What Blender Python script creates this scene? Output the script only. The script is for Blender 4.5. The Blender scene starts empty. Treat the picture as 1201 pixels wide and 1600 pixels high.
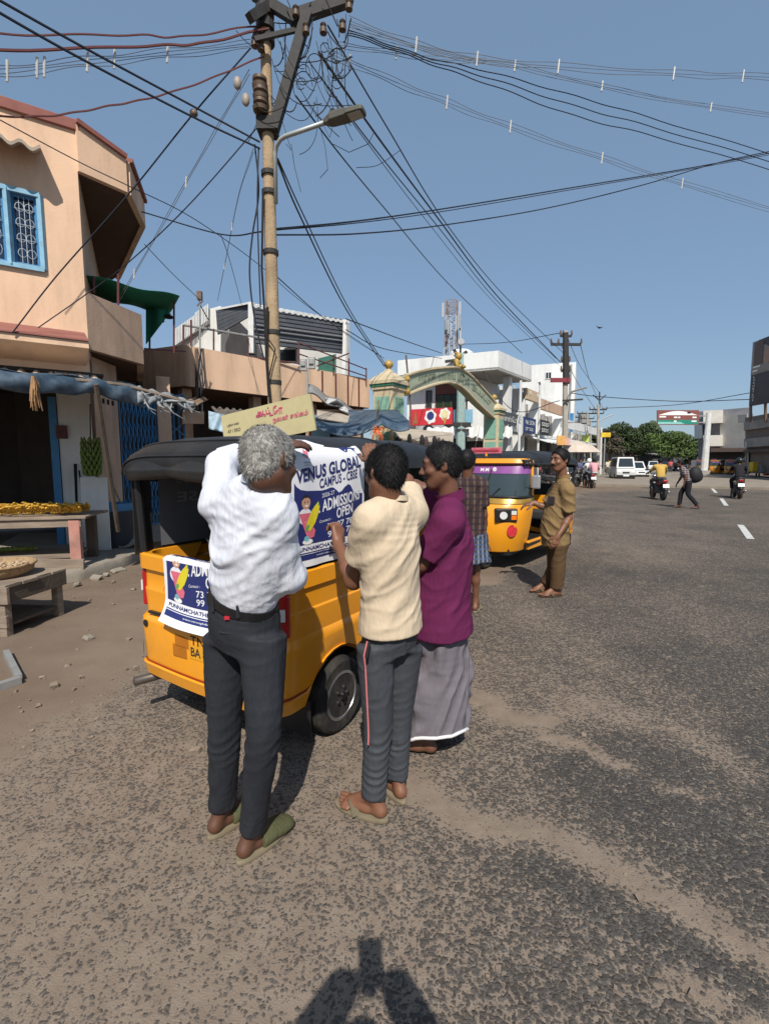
import bpy, bmesh, math, random
import numpy as np
from mathutils import Vector, Matrix
PI = math.pi
R = math.radians
random.seed(7)
RNG = np.random.default_rng(11)
SC = bpy.context.scene
COL = SC.collection
# ---------------------------------------------------------------- camera, sky, sun, exposure
FPX, PITCH, CAMH = 760.0, R(6.0), 1.55
CP, SP = math.cos(PITCH), math.sin(PITCH)
cam_d = bpy.data.cameras.new('camera')
cam_d.sensor_fit = 'VERTICAL'; cam_d.sensor_height = 24.0; cam_d.lens = FPX / 1600 * 24.0
cam_d.clip_start = 0.01; cam_d.clip_end = 3000
cam = bpy.data.objects.new('camera', cam_d); COL.objects.link(cam)
cam.location = (0, 0, CAMH); cam.rotation_euler = (PI / 2 - PITCH, 0, 0)
SC.camera = cam
SUN_EL, SUN_AZ = R(47.8), R(-1.7)          # light travels towards SUN_AZ (0 = away from the camera)
world = bpy.data.worlds.new('World'); SC.world = world; world.use_nodes = True
wn = world.node_tree.nodes; wl = world.node_tree.links; wn.clear()
sky = wn.new('ShaderNodeTexSky'); sky.sky_type = 'NISHITA'; sky.sun_disc = False
sky.sun_elevation = SUN_EL; sky.sun_rotation = PI + SUN_AZ
sky.air_density = 1.0; sky.dust_density = 1.0; sky.ozone_density = 2.0; sky.altitude = 100
bg = wn.new('ShaderNodeBackground'); bg.inputs['Strength'].default_value = 0.115
wo = wn.new('ShaderNodeOutputWorld')
hz_ = wn.new('ShaderNodeMix'); hz_.data_type = 'RGBA'; hz_.inputs['Factor'].default_value = 0.62; hz_.inputs['B'].default_value = (1.75, 2.7, 3.95, 1)   # haze put in as an even blue tint of the sky colour
wl.new(sky.outputs[0], hz_.inputs['A']); wl.new(hz_.outputs['Result'], bg.inputs['Color']); wl.new(bg.outputs[0], wo.inputs['Surface'])
sun_d = bpy.data.lights.new('sun', 'SUN'); sun_d.energy = 4.7; sun_d.angle = R(0.5); sun_d.color = (1.0, 0.95, 0.87)
sun = bpy.data.objects.new('sun', sun_d); COL.objects.link(sun)
sun.rotation_euler = Vector((-math.sin(SUN_AZ) * math.cos(SUN_EL), -math.cos(SUN_AZ) * math.cos(SUN_EL), math.sin(SUN_EL))).to_track_quat('Z', 'Y').to_euler()
vs = SC.view_settings; vs.view_transform = 'Standard'; vs.look = 'None'; vs.exposure = 0.2; vs.gamma = 1.0; vs.use_curve_mapping = False
SC.render.film_transparent = False
# ---------------------------------------------------------------- where things stand, read off the photograph
def ray(px, py):
    x = (px - 600.5) / FPX; y = (800 - py) / FPX
    return Vector((x, CP + y * SP, -SP + y * CP))
def W(px, py, Y):
    d = ray(px, py); t = Y / d.y
    return Vector((d.x * t, Y, CAMH + d.z * t))
def G(px, py, z=0.0):
    d = ray(px, py); t = (z - CAMH) / d.z
    return Vector((d.x * t, d.y * t, z))
def on_plane(px, py, P0, n):
    d = ray(px, py); o = Vector((0, 0, CAMH)); t = (Vector(P0) - o).dot(n) / d.dot(n)
    return o + d * t
# ---------------------------------------------------------------- materials
MATS = {}
def mat(name, col, rough=0.75, var=0.12, scale=6.0, bump=0.0, bscale=None, metal=0.0, spec=0.35, dirt=None, dirt_amt=0.0, dscale=1.5, coat=0.0, alpha=1.0, trans=0.0, emit=0.0, sss=0.0, streak=False, stretch=(1, 1, 1)):
    if name in MATS: return MATS[name]
    m = bpy.data.materials.new(name); m.use_nodes = True
    nt = m.node_tree; n = nt.nodes; l = nt.links
    b = n['Principled BSDF']
    b.inputs['Roughness'].default_value = rough; b.inputs['Metallic'].default_value = metal
    b.inputs['Specular IOR Level'].default_value = spec
    b.inputs['Coat Weight'].default_value = coat
    b.inputs['Transmission Weight'].default_value = trans
    b.inputs['Alpha'].default_value = alpha
    if sss: 
        b.inputs['Subsurface Weight'].default_value = sss; b.inputs['Subsurface Radius'].default_value = (1, .35, .2); b.inputs['Subsurface Scale'].default_value = 0.006
    tc = n.new('ShaderNodeTexCoord'); mp = n.new('ShaderNodeMapping'); l.new(tc.outputs['Object'], mp.inputs[0])
    mp.inputs['Scale'].default_value = stretch
    nz = n.new('ShaderNodeTexNoise'); nz.inputs['Scale'].default_value = scale; nz.inputs['Detail'].default_value = 6; nz.inputs['Roughness'].default_value = 0.6
    l.new(mp.outputs[0], nz.inputs['Vector'])
    cr = n.new('ShaderNodeValToRGB'); l.new(nz.outputs['Fac'], cr.inputs[0])
    c = np.array(col[:3])
    cr.color_ramp.elements[0].position = 0.3; cr.color_ramp.elements[1].position = 0.72
    cr.color_ramp.elements[0].color = (*np.clip(c * (1 - var), 0, 1), 1); cr.color_ramp.elements[1].color = (*np.clip(c * (1 + var), 0, 1), 1)
    last = cr.outputs[0]
    if dirt is not None:
        nd = n.new('ShaderNodeTexNoise'); nd.inputs['Scale'].default_value = dscale; nd.inputs['Detail'].default_value = 8; nd.inputs['Roughness'].default_value = 0.7
        if streak:
            m2 = n.new('ShaderNodeMapping'); m2.inputs['Scale'].default_value = (1, 1, 0.18); l.new(tc.outputs['Object'], m2.inputs[0]); l.new(m2.outputs[0], nd.inputs['Vector'])
        else: l.new(tc.outputs['Object'], nd.inputs['Vector'])
        r2 = n.new('ShaderNodeValToRGB'); r2.color_ramp.elements[0].position = 0.45; r2.color_ramp.elements[1].position = 0.75
        r2.color_ramp.elements[0].color = (0, 0, 0, 1); r2.color_ramp.elements[1].color = (dirt_amt,) * 3 + (1,)
        l.new(nd.outputs['Fac'], r2.inputs[0])
        mx = n.new('ShaderNodeMix'); mx.data_type = 'RGBA'; l.new(r2.outputs[0], mx.inputs['Factor']); l.new(last, mx.inputs['A']); mx.inputs['B'].default_value = (*dirt, 1)
        last = mx.outputs['Result']
    l.new(last, b.inputs['Base Color'])
    if emit: l.new(last, b.inputs['Emission Color']); b.inputs['Emission Strength'].default_value = emit
    if bump:
        nb = n.new('ShaderNodeTexNoise'); nb.inputs['Scale'].default_value = bscale or scale * 4; nb.inputs['Detail'].default_value = 5
        l.new(mp.outputs[0], nb.inputs['Vector'])
        bp = n.new('ShaderNodeBump'); bp.inputs['Strength'].default_value = bump; bp.inputs['Distance'].default_value = 0.02
        l.new(nb.outputs['Fac'], bp.inputs['Height']); l.new(bp.outputs[0], b.inputs['Normal'])
    MATS[name] = m
    return m
# ---------------------------------------------------------------- mesh builder
class MB:
    def __init__(s): s.v = []; s.f = []; s.smooth = False
    def add(s, vs, fs):
        o = len(s.v); s.v.extend([tuple(p) for p in vs]); s.f.extend([tuple(i + o for i in f) for f in fs]); return s
    def box(s, c, d, M=None, rz=0.0):
        x, y, z = d[0] / 2, d[1] / 2, d[2] / 2
        vs = [Vector(p) for p in ((-x, -y, -z), (x, -y, -z), (x, y, -z), (-x, y, -z), (-x, -y, z), (x, -y, z), (x, y, z), (-x, y, z))]
        if rz: M = Matrix.Rotation(rz, 3, 'Z')
        if M is not None: vs = [M @ p for p in vs]
        c = Vector(c)
        return s.add([p + c for p in vs], [(0, 3, 2, 1), (4, 5, 6, 7), (0, 1, 5, 4), (1, 2, 6, 5), (2, 3, 7, 6), (3, 0, 4, 7)])
    def hexa(s, a, b):
        """a, b: two quads (4 points each) joined into a solid"""
        return s.add(list(a) + list(b), [(3, 2, 1, 0), (4, 5, 6, 7), (0, 1, 5, 4), (1, 2, 6, 5), (2, 3, 7, 6), (3, 0, 4, 7)])
    def slab(s, q, off):
        off = Vector(off); return s.prism3(q, off)
    def prism3(s, q, off):
        off = Vector(off); q = [Vector(p) for p in q]; n = len(q)
        return s.add(q + [p + off for p in q], [tuple(range(n))[::-1], tuple(range(n, 2 * n))] + [(i, (i + 1) % n, (i + 1) % n + n, i + n) for i in range(n)])
    def bar(s, a, b, w, h=None, up=(0, 0, 1)):
        a, b = Vector(a), Vector(b); h = h or w; d = (b - a).normalized(); up = Vector(up)
        if abs(d.dot(up)) > 0.98: up = Vector((1, 0, 0)) if abs(d.x) < .9 else Vector((0, 1, 0))
        sd = d.cross(up).normalized() * (w / 2); u = sd.cross(d).normalized() * (h / 2)
        return s.hexa([a - sd - u, a + sd - u, a + sd + u, a - sd + u], [b - sd - u, b + sd - u, b + sd + u, b - sd + u])
    def tube(s, pts, r, n=6, cap=True):
        pts = [Vector(p) for p in pts]; m = len(pts); rs = r if hasattr(r, '__len__') else [r] * m
        prev = None; base = len(s.v)
        for i, p in enumerate(pts):
            d = (pts[min(i + 1, m - 1)] - pts[max(i - 1, 0)])
            d = d.normalized() if d.length > 1e-9 else Vector((0, 0, 1))
            if prev is None:
                u = d.orthogonal().normalized()
            else:
                u = prev - d * prev.dot(d)
                u = u.normalized() if u.length > 1e-6 else d.orthogonal().normalized()
            prev = u; w = d.cross(u)
            for k in range(n):
                a = 2 * PI * k / n; s.v.append(tuple(p + (u * math.cos(a) + w * math.sin(a)) * rs[i]))
        for i in range(m - 1):
            for k in range(n):
                a = base + i * n + k; b = base + i * n + (k + 1) % n
                s.f.append((a, b, b + n, a + n))
        if cap:
            s.f.append(tuple(base + k for k in range(n))[::-1]); s.f.append(tuple(base + (m - 1) * n + k for k in range(n)))
        return s
    def cyl(s, a, b, r, r2=None, n=16): return s.tube([a, b], [r, r if r2 is None else r2], n)
    def lathe(s, prof, c=(0, 0, 0), n=20, axis='Z'):
        """prof: list of (radius, height)"""
        base = len(s.v); c = Vector(c)
        for (r, h) in prof:
            for k in range(n):
                a = 2 * PI * k / n; x, y = r * math.cos(a), r * math.sin(a)
                p = (x, y, h) if axis == 'Z' else ((x, h, y) if axis == 'Y' else (h, x, y))
                s.v.append(tuple(c + Vector(p)))
        for i in range(len(prof) - 1):
            for k in range(n):
                a = base + i * n + k; b = base + i * n + (k + 1) % n
                s.f.append((a, b, b + n, a + n))
        s.f.append(tuple(base + k for k in range(n))[::-1]); s.f.append(tuple(base + (len(prof) - 1) * n + k for k in range(n)))
        return s
    def rings(s, rings, close=True, cap=True):
        n = len(rings[0]); base = len(s.v)
        for r in rings: s.v.extend([tuple(p) for p in r])
        for i in range(len(rings) - 1):
            for k in range(n if close else n - 1):
                a = base + i * n + k; b = base + i * n + (k + 1) % n
                s.f.append((a, b, b + n, a + n))
        if cap and close:
            s.f.append(tuple(base + k for k in range(n))[::-1]); s.f.append(tuple(base + (len(rings) - 1) * n + k for k in range(n)))
        return s
    def grid(s, fn, nu, nv, thick=None):
        P = [[Vector(fn(i / nu, j / nv)) for j in range(nv + 1)] for i in range(nu + 1)]
        base = len(s.v)
        for r in P: s.v.extend([tuple(p) for p in r])
        fs = [(base + i * (nv + 1) + j, base + (i + 1) * (nv + 1) + j, base + (i + 1) * (nv + 1) + j + 1, base + i * (nv + 1) + j + 1) for i in range(nu) for j in range(nv)]
        s.f.extend(fs)
        if thick:
            off = Vector(thick); b2 = len(s.v); N = (nu + 1) * (nv + 1)
            for r in P: s.v.extend([tuple(p + off) for p in r])
            s.f.extend([tuple(i + N for i in f)[::-1] for f in fs])
            ring = [i * (nv + 1) for i in range(nu + 1)] + [nu * (nv + 1) + j for j in range(1, nv + 1)] + [i * (nv + 1) + nv for i in range(nu - 1, -1, -1)] + [j for j in range(nv - 1, 0, -1)]
            for a, b in zip(ring, ring[1:] + ring[:1]): s.f.append((base + a, base + a + N, base + b + N, base + b))
        return s
    def ball(s, c, r, n=12, m=8):
        rr = r if hasattr(r, '__len__') else (r, r, r); c = Vector(c); base = len(s.v)
        for i in range(m + 1):
            th = PI * i / m; th = min(max(th, 0.02), PI - 0.02)
            for k in range(n):
                a = 2 * PI * k / n
                s.v.append(tuple(c + Vector((rr[0] * math.sin(th) * math.cos(a), rr[1] * math.sin(th) * math.sin(a), rr[2] * math.cos(th)))))
        for i in range(m):
            for k in range(n):
                a = base + i * n + k; b = base + i * n + (k + 1) % n
                s.f.append((a, a + n, b + n, b))
        s.f.append(tuple(base + k for k in range(n))); s.f.append(tuple(base + m * n + k for k in range(n))[::-1])
        return s
    def xf(s, M):
        s.v = [tuple(M @ Vector(p)) for p in s.v]; return s
    def map(s, fn):
        s.v = [tuple(fn(*p)) for p in s.v]; return s
INV = {}
def link_mesh(name, me, m, parent=None, world=False, smooth=False):
    if m is not None:
        for x in (m if isinstance(m, (list, tuple)) else [m]): me.materials.append(x)
    if smooth:
        me.polygons.foreach_set('use_smooth', [True] * len(me.polygons))
    o = bpy.data.objects.new(name, me); COL.objects.link(o)
    if parent is not None:
        o.parent = parent
        if world:
            if parent.name in INV: me.transform(INV[parent.name])
            r = parent.name
            INV[o.name] = INV.get(r, Matrix())
    return o
def obj(name, mb, m, parent=None, world=True, smooth=False, bevel=0.0, auto=None, kind=None):
    """link a builder as ONE mesh object; top-level ones get their origin at the middle of their base"""
    me = bpy.data.meshes.new(name)
    v = np.array(mb.v, dtype=float); loc = Vector((0, 0, 0))
    if parent is None:
        lo, hi = v.min(0), v.max(0); loc = Vector(((lo[0] + hi[0]) / 2, (lo[1] + hi[1]) / 2, lo[2])); v = v - np.array(loc)
    me.from_pydata(v.tolist(), [], mb.f); me.update()
    if smooth and auto:
        me.polygons.foreach_set('use_smooth', [True] * len(me.polygons))
        me.set_sharp_from_angle(angle=R(auto)); smooth = False
    o = link_mesh(name, me, m, parent, world, smooth)
    if parent is None: o.location = loc; INV[o.name] = Matrix.Translation(-loc)
    if bevel:
        b = o.modifiers.new('bevel', 'BEVEL'); b.width = bevel; b.segments = 2; b.limit_method = 'ANGLE'; b.angle_limit = R(40)
    if kind: o['kind'] = kind
    return o
def tag(o, label, cat, group=None):
    o['label'] = label; o['category'] = cat
    if group: o['group'] = group
    return o
def thing(name, label, cat, loc=(0, 0, 0), rz=0.0, group=None):
    o = bpy.data.objects.new(name, None); COL.objects.link(o); o.empty_display_size = 0.1
    o.location = loc; o.rotation_euler = (0, 0, rz)
    INV[o.name] = (Matrix.Translation(Vector(loc)) @ Matrix.Rotation(rz, 4, 'Z')).inverted()
    return tag(o, label, cat, group)
def structure(name, mb, m, **k):
    o = obj(name, mb, m, **k); o['kind'] = 'structure'; return o
def copy_tree(o, parent=None):
    c = o.copy(); COL.objects.link(c); c.parent = parent
    INV[c.name] = INV.get(o.name, Matrix())
    for ch in list(o.children): copy_tree(ch, c)
    return c
def pieces(name, items, m, parent, world=True):
    """alike pieces: one mesh object each, sharing mesh data when given as (mesh, matrix) pairs"""
    for mb in items: obj(name, mb, m, parent, world)
# ---------------------------------------------------------------- lettering (flat meshes with a little thickness)
def text2d(body, h, w=None, bold=0.0, align='LEFT', thick=0.0):
    cu = bpy.data.curves.new('txt', 'FONT'); cu.body = body; cu.align_x = 'LEFT'; cu.size = 1.0
    cu.offset = bold; cu.resolution_u = 3
    o = bpy.data.objects.new('txt', cu); COL.objects.link(o)
    me = bpy.data.meshes.new_from_object(o.evaluated_get(bpy.context.evaluated_depsgraph_get()))
    v = np.array([x.co[:2] for x in me.vertices]) if len(me.vertices) else np.zeros((0, 2))
    f = [tuple(p.vertices) for p in me.polygons]
    bpy.data.objects.remove(o); bpy.data.curves.remove(cu); bpy.data.meshes.remove(me)
    if len(v) == 0: return v, f
    lo, hi = v.min(0), v.max(0); v = v - lo; s = h / max(hi[1] - lo[1], 1e-6)
    sx = (w / max(hi[0] - lo[0], 1e-6)) if w else s
    v = v * np.array([sx, s])
    return v, f
def text_on(body, fn, u, v, h, w=None, bold=0.0, rot=0.0):
    """lettering placed through fn(u, v) -> world point"""
    tv, tf = text2d(body, h, w, bold); mb = MB(); c, s_ = math.cos(rot), math.sin(rot)
    mb.add([fn(u + x * c - y * s_, v + x * s_ + y * c) for x, y in tv], tf)
    return mb
def frame_fn(P0, ux, uy, off=(0, 0, 0)):
    P0, ux, uy, off = Vector(P0), Vector(ux), Vector(uy), Vector(off)
    return lambda a, b: P0 + ux * a + uy * b + off
# ---------------------------------------------------------------- noise for shaping (numpy)
def _h(ix, iy, iz, seed):
    n = (ix * 374761393 + iy * 668265263 + iz * 2147483647 + seed * 974634777) & 0x7fffffff
    n = (n ^ (n >> 13)) * 1274126177 & 0x7fffffff
    n = (n ^ (n >> 16))
    return (n & 0xffff) / 65535.0
def vnoise(p, seed=0):
    p = np.asarray(p, dtype=float); i = np.floor(p).astype(np.int64); f = p - i; u = f * f * (3 - 2 * f)
    out = 0
    for dx in (0, 1):
        for dy in (0, 1):
            for dz in (0, 1):
                w = (u[:, 0] if dx else 1 - u[:, 0]) * (u[:, 1] if dy else 1 - u[:, 1]) * (u[:, 2] if dz else 1 - u[:, 2])
                out = out + w * _h(i[:, 0] + dx, i[:, 1] + dy, i[:, 2] + dz, seed)
    return out
def fbm(p, o=4, seed=0):
    a, s, t = 1.0, 0.0, 0.0; p = np.asarray(p, dtype=float)
    for k in range(o):
        s = s + a * vnoise(p * (2 ** k), seed + k * 17); t += a; a *= 0.5
    return s / t
# ================================================================ ground: dusty chip-seal road and bare earth shoulder
def spaced(lo, a, b, hi, step, grow):
    xs = list(np.arange(a, b + 1e-6, step)); d = step; x = b
    while x < hi: d *= grow; x += d; xs.append(x)
    d = step; x = a; pre = []
    while x > lo: d *= grow; x -= d; pre.append(x)
    return np.array(pre[::-1] + xs)
gx = spaced(-1300, -4.5, 6.0, 1300, 0.06, 1.09)
gy = spaced(-60, 0.6, 7.5, 1900, 0.05, 1.07)
GX, GY = np.meshgrid(gx, gy, indexing='ij')
def project_np(X, Y, Z=0.0):
    dep = np.maximum(Y * CP + (CAMH - Z) * SP, 0.05); up = Y * SP - (CAMH - Z) * CP
    return 600.5 + FPX * X / dep, 800 - FPX * up / dep
pX, pY = project_np(GX.ravel(), GY.ravel())
pY = np.where(GY.ravel() < 0.2, 2600, pY)
P3 = np.stack([GX.ravel(), GY.ravel(), np.zeros(GX.size)], 1)
nz1 = fbm(P3 * 0.9, 4, 3); nz2 = fbm(P3 * 3.1, 4, 9)
xb = np.interp(pY, [721, 728, 735, 745, 752, 766, 770, 780, 860, 905, 930, 960, 1010, 1075, 1130, 1250, 1700, 2600],
               [975, 978, 985, 1000, 1010, 1003, 905, 902, 880, 800, 700, 480, 330, 230, 60, -200, -900, -2500])
wid = np.interp(pY, [725, 760, 850, 1000, 1200], [6, 12, 40, 110, 220])
dirt = np.clip(0.5 + (xb - pX) / wid + (nz1 - 0.5) * 1.6 + (nz2 - .5) * .6, 0, 1)
dirt = dirt * dirt * (3 - 2 * dirt)
def seg_dist(px, py, pts):
    best = np.full(px.shape, 1e9)
    for (x0, y0), (x1, y1) in zip(pts[:-1], pts[1:]):
        dx, dy = x1 - x0, y1 - y0; t = np.clip(((px - x0) * dx + (py - y0) * dy) / (dx * dx + dy * dy), 0, 1)
        best = np.minimum(best, np.hypot(px - x0 - t * dx, (py - y0 - t * dy) * 1.4))
    return best
wob = (nz2 - .5)
dust = np.interp(pY, [740, 800, 900, 1000, 1150, 1350, 1600], [.20, .22, .23, .25, .31, .36, .36])
dust = dust + np.clip((750 - pX) / 900, -0.3, 0.25) * np.clip((pY - 850) / 300, 0, 1) + (nz1 - .5) * .45 + (nz2 - .5) * .22
def streak(pts, w, amp):
    global dust
    d = seg_dist(pX + wob * w * 3, pY + wob * w * 2, pts); dust = dust + amp * np.exp(-(d / w) ** 2)
streak([(600, 1200), (700, 1268), (770, 1288), (840, 1294), (900, 1325), (1000, 1385), (1100, 1440), (1200, 1500), (1350, 1585)], 26, 0.74)
streak([(722, 1085), (760, 1092), (785, 1120), (845, 1120)], 17, 0.81)
streak([(845, 1148), (905, 1160), (945, 1188), (980, 1195)], 11, 0.81)
streak([(1020, 1226), (1070, 1236), (1100, 1245)], 8, 0.68)
streak([(880, 1096), (1000, 1120), (1085, 1150), (1150, 1200)], 28, 0.43)
streak([(1060, 1540), (1160, 1590), (1300, 1680)], 24, 0.54)
streak([(820, 1345), (950, 1410), (1060, 1470), (1200, 1560)], 30, -0.38)
streak([(900, 1210), (1050, 1300), (1250, 1400)], 60, -0.22)
streak([(950, 830), (1010, 900), (1201, 1060)], 40, 0.09)
streak([(760, 900), (900, 1010), (1120, 1120)], 30, 0.16)
dust = np.clip(dust + dirt * 0.55, 0, 1)
zz = (nz2 - .5) * .03 * dirt + (nz1 - .5) * .04 * dirt
vs_ = np.stack([GX.ravel(), GY.ravel(), zz], 1)
nx_, ny_ = len(gx), len(gy)
ii, jj = np.meshgrid(np.arange(nx_ - 1), np.arange(ny_ - 1), indexing='ij')
a_ = (ii * ny_ + jj).ravel(); quads = np.stack([a_, a_ + ny_, a_ + ny_ + 1, a_ + 1], 1)
fd = dirt[quads].mean(1)
def ground_material():
    m = bpy.data.materials.new('dusty_chip_seal'); m.use_nodes = True; nt = m.node_tree; n = nt.nodes; l = nt.links; b = n['Principled BSDF']
    b.inputs['Roughness'].default_value = .92; b.inputs['Specular IOR Level'].default_value = .2
    tc = n.new('ShaderNodeTexCoord'); geo = tc.outputs['Object']
    def attr(nm): a = n.new('ShaderNodeAttribute'); a.attribute_name = nm; return a.outputs['Fac']
    def math_(op, a, b_=0.0, clamp=False):
        k = n.new('ShaderNodeMath'); k.operation = op; k.use_clamp = clamp
        for i, v in enumerate((a, b_)):
            if hasattr(v, 'links') or not isinstance(v, (int, float)): l.new(v, k.inputs[i])
            else: k.inputs[i].default_value = v
        return k.outputs[0]
    def noise(sc, det=5, rough=.6, vec=geo):
        k = n.new('ShaderNodeTexNoise'); k.inputs['Scale'].default_value = sc; k.inputs['Detail'].default_value = det; k.inputs['Roughness'].default_value = rough; l.new(vec, k.inputs['Vector']); return k
    def mixc(f, a, c):
        k = n.new('ShaderNodeMix'); k.data_type = 'RGBA'
        l.new(f, k.inputs['Factor'])
        for s, v in (('A', a), ('B', c)):
            if isinstance(v, tuple): k.inputs[s].default_value = (*v, 1)
            else: l.new(v, k.inputs[s])
        return k.outputs['Result']
    # warped cells = the stones of the chip seal
    nw = noise(38, 2); wv = n.new('ShaderNodeVectorMath'); wv.operation = 'MULTIPLY_ADD'
    l.new(nw.outputs['Color'], wv.inputs[0]); wv.inputs[1].default_value = (.03, .03, .03); l.new(geo, wv.inputs[2])
    vo = n.new('ShaderNodeTexVoronoi'); vo.inputs['Scale'].default_value = 78; vo.inputs['Randomness'].default_value = 1; l.new(wv.outputs[0], vo.inputs['Vector'])
    vo2 = n.new('ShaderNodeTexVoronoi'); vo2.inputs['Scale'].default_value = 120; l.new(wv.outputs[0], vo2.inputs['Vector'])
    dist = vo.outputs['Distance']
    sx = n.new('ShaderNodeSeparateColor'); l.new(vo.outputs['Color'], sx.inputs[0])
    nb = noise(9, 6, .65); nf = noise(160, 3); big = noise(.7, 5, .6)
    stone_h = math_('SUBTRACT', math_('ADD', .92, math_('MULTIPLY', math_('SUBTRACT', sx.outputs[0], .5), .75)), math_('MULTIPLY', dist, .85))
    lvl = math_('ADD', attr('dust'), math_('MULTIPLY', math_('SUBTRACT', nb.outputs['Fac'], .5), .34))
    lvl = math_('ADD', lvl, math_('MULTIPLY', math_('SUBTRACT', nf.outputs['Fac'], .5), .25))
    sand = math_('ADD', math_('MULTIPLY', math_('SUBTRACT', lvl, stone_h), 4.5), 1.0, True)
    sand = math_('MAXIMUM', sand, math_('MULTIPLY', lvl, .42), True)
    # stone colours
    r = n.new('ShaderNodeValToRGB'); l.new(sx.outputs[1], r.inputs[0])
    r.color_ramp.elements[0].color = (.048, .042, .037, 1); r.color_ramp.elements[1].color = (.105, .096, .088, 1)
    e = r.color_ramp.elements.new(.8); e.color = (.070, .064, .058, 1)
    r3 = n.new('ShaderNodeValToRGB'); l.new(vo2.outputs['Distance'], r3.inputs[0]); r3.color_ramp.elements[0].color = (.7, .7, .7, 1); r3.color_ramp.elements[1].color = (1.25, 1.25, 1.25, 1)
    mm = n.new('ShaderNodeMix'); mm.data_type = 'RGBA'; mm.blend_type = 'MULTIPLY'; mm.inputs['Factor'].default_value = 1; l.new(r.outputs[0], mm.inputs['A']); l.new(r3.outputs[0], mm.inputs['B'])
    rs = n.new('ShaderNodeValToRGB'); l.new(nb.outputs['Fac'], rs.inputs[0])
    rs.color_ramp.elements[0].position = .3; rs.color_ramp.elements[1].position = .7
    rs.color_ramp.elements[0].color = (.175, .134, .102, 1); rs.color_ramp.elements[1].color = (.235, .186, .143, 1)
    re_ = n.new('ShaderNodeValToRGB'); l.new(big.outputs['Fac'], re_.inputs[0]); re_.color_ramp.elements[0].position = .35; re_.color_ramp.elements[1].position = .65
    re_.color_ramp.elements[0].color = (.145, .104, .074, 1); re_.color_ramp.elements[1].color = (.205, .155, .112, 1)
    sandc = mixc(attr('dirt'), rs.outputs[0], re_.outputs[0])
    l.new(mixc(sand, mm.outputs['Result'], sandc), b.inputs['Base Color'])
    hgt = math_('MAXIMUM', stone_h, math_('ADD', lvl, math_('MULTIPLY', nf.outputs['Fac'], .25)))
    bp = n.new('ShaderNodeBump'); bp.inputs['Strength'].default_value = .75; bp.inputs['Distance'].default_value = .009
    l.new(hgt, bp.inputs['Height']); l.new(bp.outputs[0], b.inputs['Normal'])
    return m
GM = ground_material()
def ground_piece(name, q):
    used, inv = np.unique(q.ravel(), return_inverse=True)
    me = bpy.data.meshes.new(name); me.from_pydata(vs_[used].tolist(), [], inv.reshape(-1, 4).tolist()); me.update()
    for nm, arr in (('dust', dust), ('dirt', dirt)):
        at = me.attributes.new(nm, 'FLOAT', 'POINT'); at.data.foreach_set('value', arr[used].astype(np.float32))
    me.polygons.foreach_set('use_smooth', [True] * len(me.polygons))
    o = link_mesh(name, me, GM); o['kind'] = 'structure'; return o
ground_piece('road', quads[fd < 0.5]); ground_piece('earth_shoulder', quads[fd >= 0.5])
WHITE_PAINT = mat('road_paint', (.55, .54, .5), .8, .2, 30, dirt=(.12, .11, .1), dirt_amt=.6, dscale=6)
for (xa, ya, xb_, yb_, w) in ((1156, 820, 1172, 842, .13), (1126, 779, 1134, 790, .13), (1112, 763.5, 1118, 770, .13), (1101, 752.5, 1105, 757.5, .13), (1093, 745, 1096, 748, .13)):
    A, B = G(xa, ya, .006), G(xb_, yb_, .006); d = (B - A).normalized(); s_ = Vector((d.y, -d.x, 0)) * w / 2
    structure('road_marking', MB().add([A - s_, A + s_, B + s_, B - s_], [(0, 1, 2, 3)]), WHITE_PAINT)
CONC = mat('old_concrete', (.27, .235, .19), .9, .22, 5, bump=.35, bscale=40, dirt=(.12, .095, .07), dirt_amt=.7, dscale=2.5)
KERBM = mat('kerb_concrete', (.30, .28, .25), .9, .18, 3, bump=.2, bscale=30)
# far kerb and footpath on the right-hand side of the road
kp = [G(1004, 726), G(1035, 730.5), G(1075, 734.5), G(1130, 740.5), G(1201, 750), G(1300, 768)]
kp = [Vector((p.x, p.y, 0)) for p in kp]
kb = MB()
for a, b in zip(kp[:-1], kp[1:]):
    d = (b - a).normalized(); nrm = Vector((-d.y, d.x, 0))
    if nrm.y < 0: nrm = -nrm
    kb.prism3([a, b, b + nrm * .25, a + nrm * .25][::1], (0, 0, .16))
structure('kerb', kb, KERBM)
fpth = MB()
for a, b in zip(kp[:-1], kp[1:]):
    d = (b - a).normalized(); nrm = Vector((-d.y, d.x, 0))
    if nrm.y < 0: nrm = -nrm
    fpth.prism3([a + nrm * .25, b + nrm * .25, b + nrm * 14, a + nrm * 14], (0, 0, .13))
structure('footpath', fpth, mat('footpath_dust', (.24, .2, .155), .95, .2, 1.5, bump=.2))
# loose stones on the bare earth
gr = MB(); ok = 0
for k in range(0, 520, 2):
    px = random.uniform(-60, 480); py = random.uniform(890, 1180)
    if k > 400: px = random.uniform(300, 1250); py = random.uniform(960, 1560)
    p = G(px, py); s = random.choice([.004, .005, .007, .009, .012, .02]) * (1 if k < 400 else .6) * random.uniform(.7, 1.2)
    M = Matrix.Rotation(random.uniform(0, 6), 3, 'Z') @ Matrix.Rotation(random.uniform(-.4, .4), 3, 'X')
    vv = [M @ Vector((sx * s * random.uniform(.6, 1.4), sy * s * random.uniform(.5, 1.1), sz * s * .6)) + p + Vector((0, 0, s * .4)) for sz in (-1, 1) for sx, sy in ((-1, -1), (1, -1), (1, 1), (-1, 1))]
    gr.add(vv, [(3, 2, 1, 0), (4, 5, 6, 7), (0, 1, 5, 4), (1, 2, 6, 5), (2, 3, 7, 6), (3, 0, 4, 7)])
obj('gravel', gr, mat('loose_stone', (.22, .17, .13), .9, .3, 20), kind='stuff')
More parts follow.
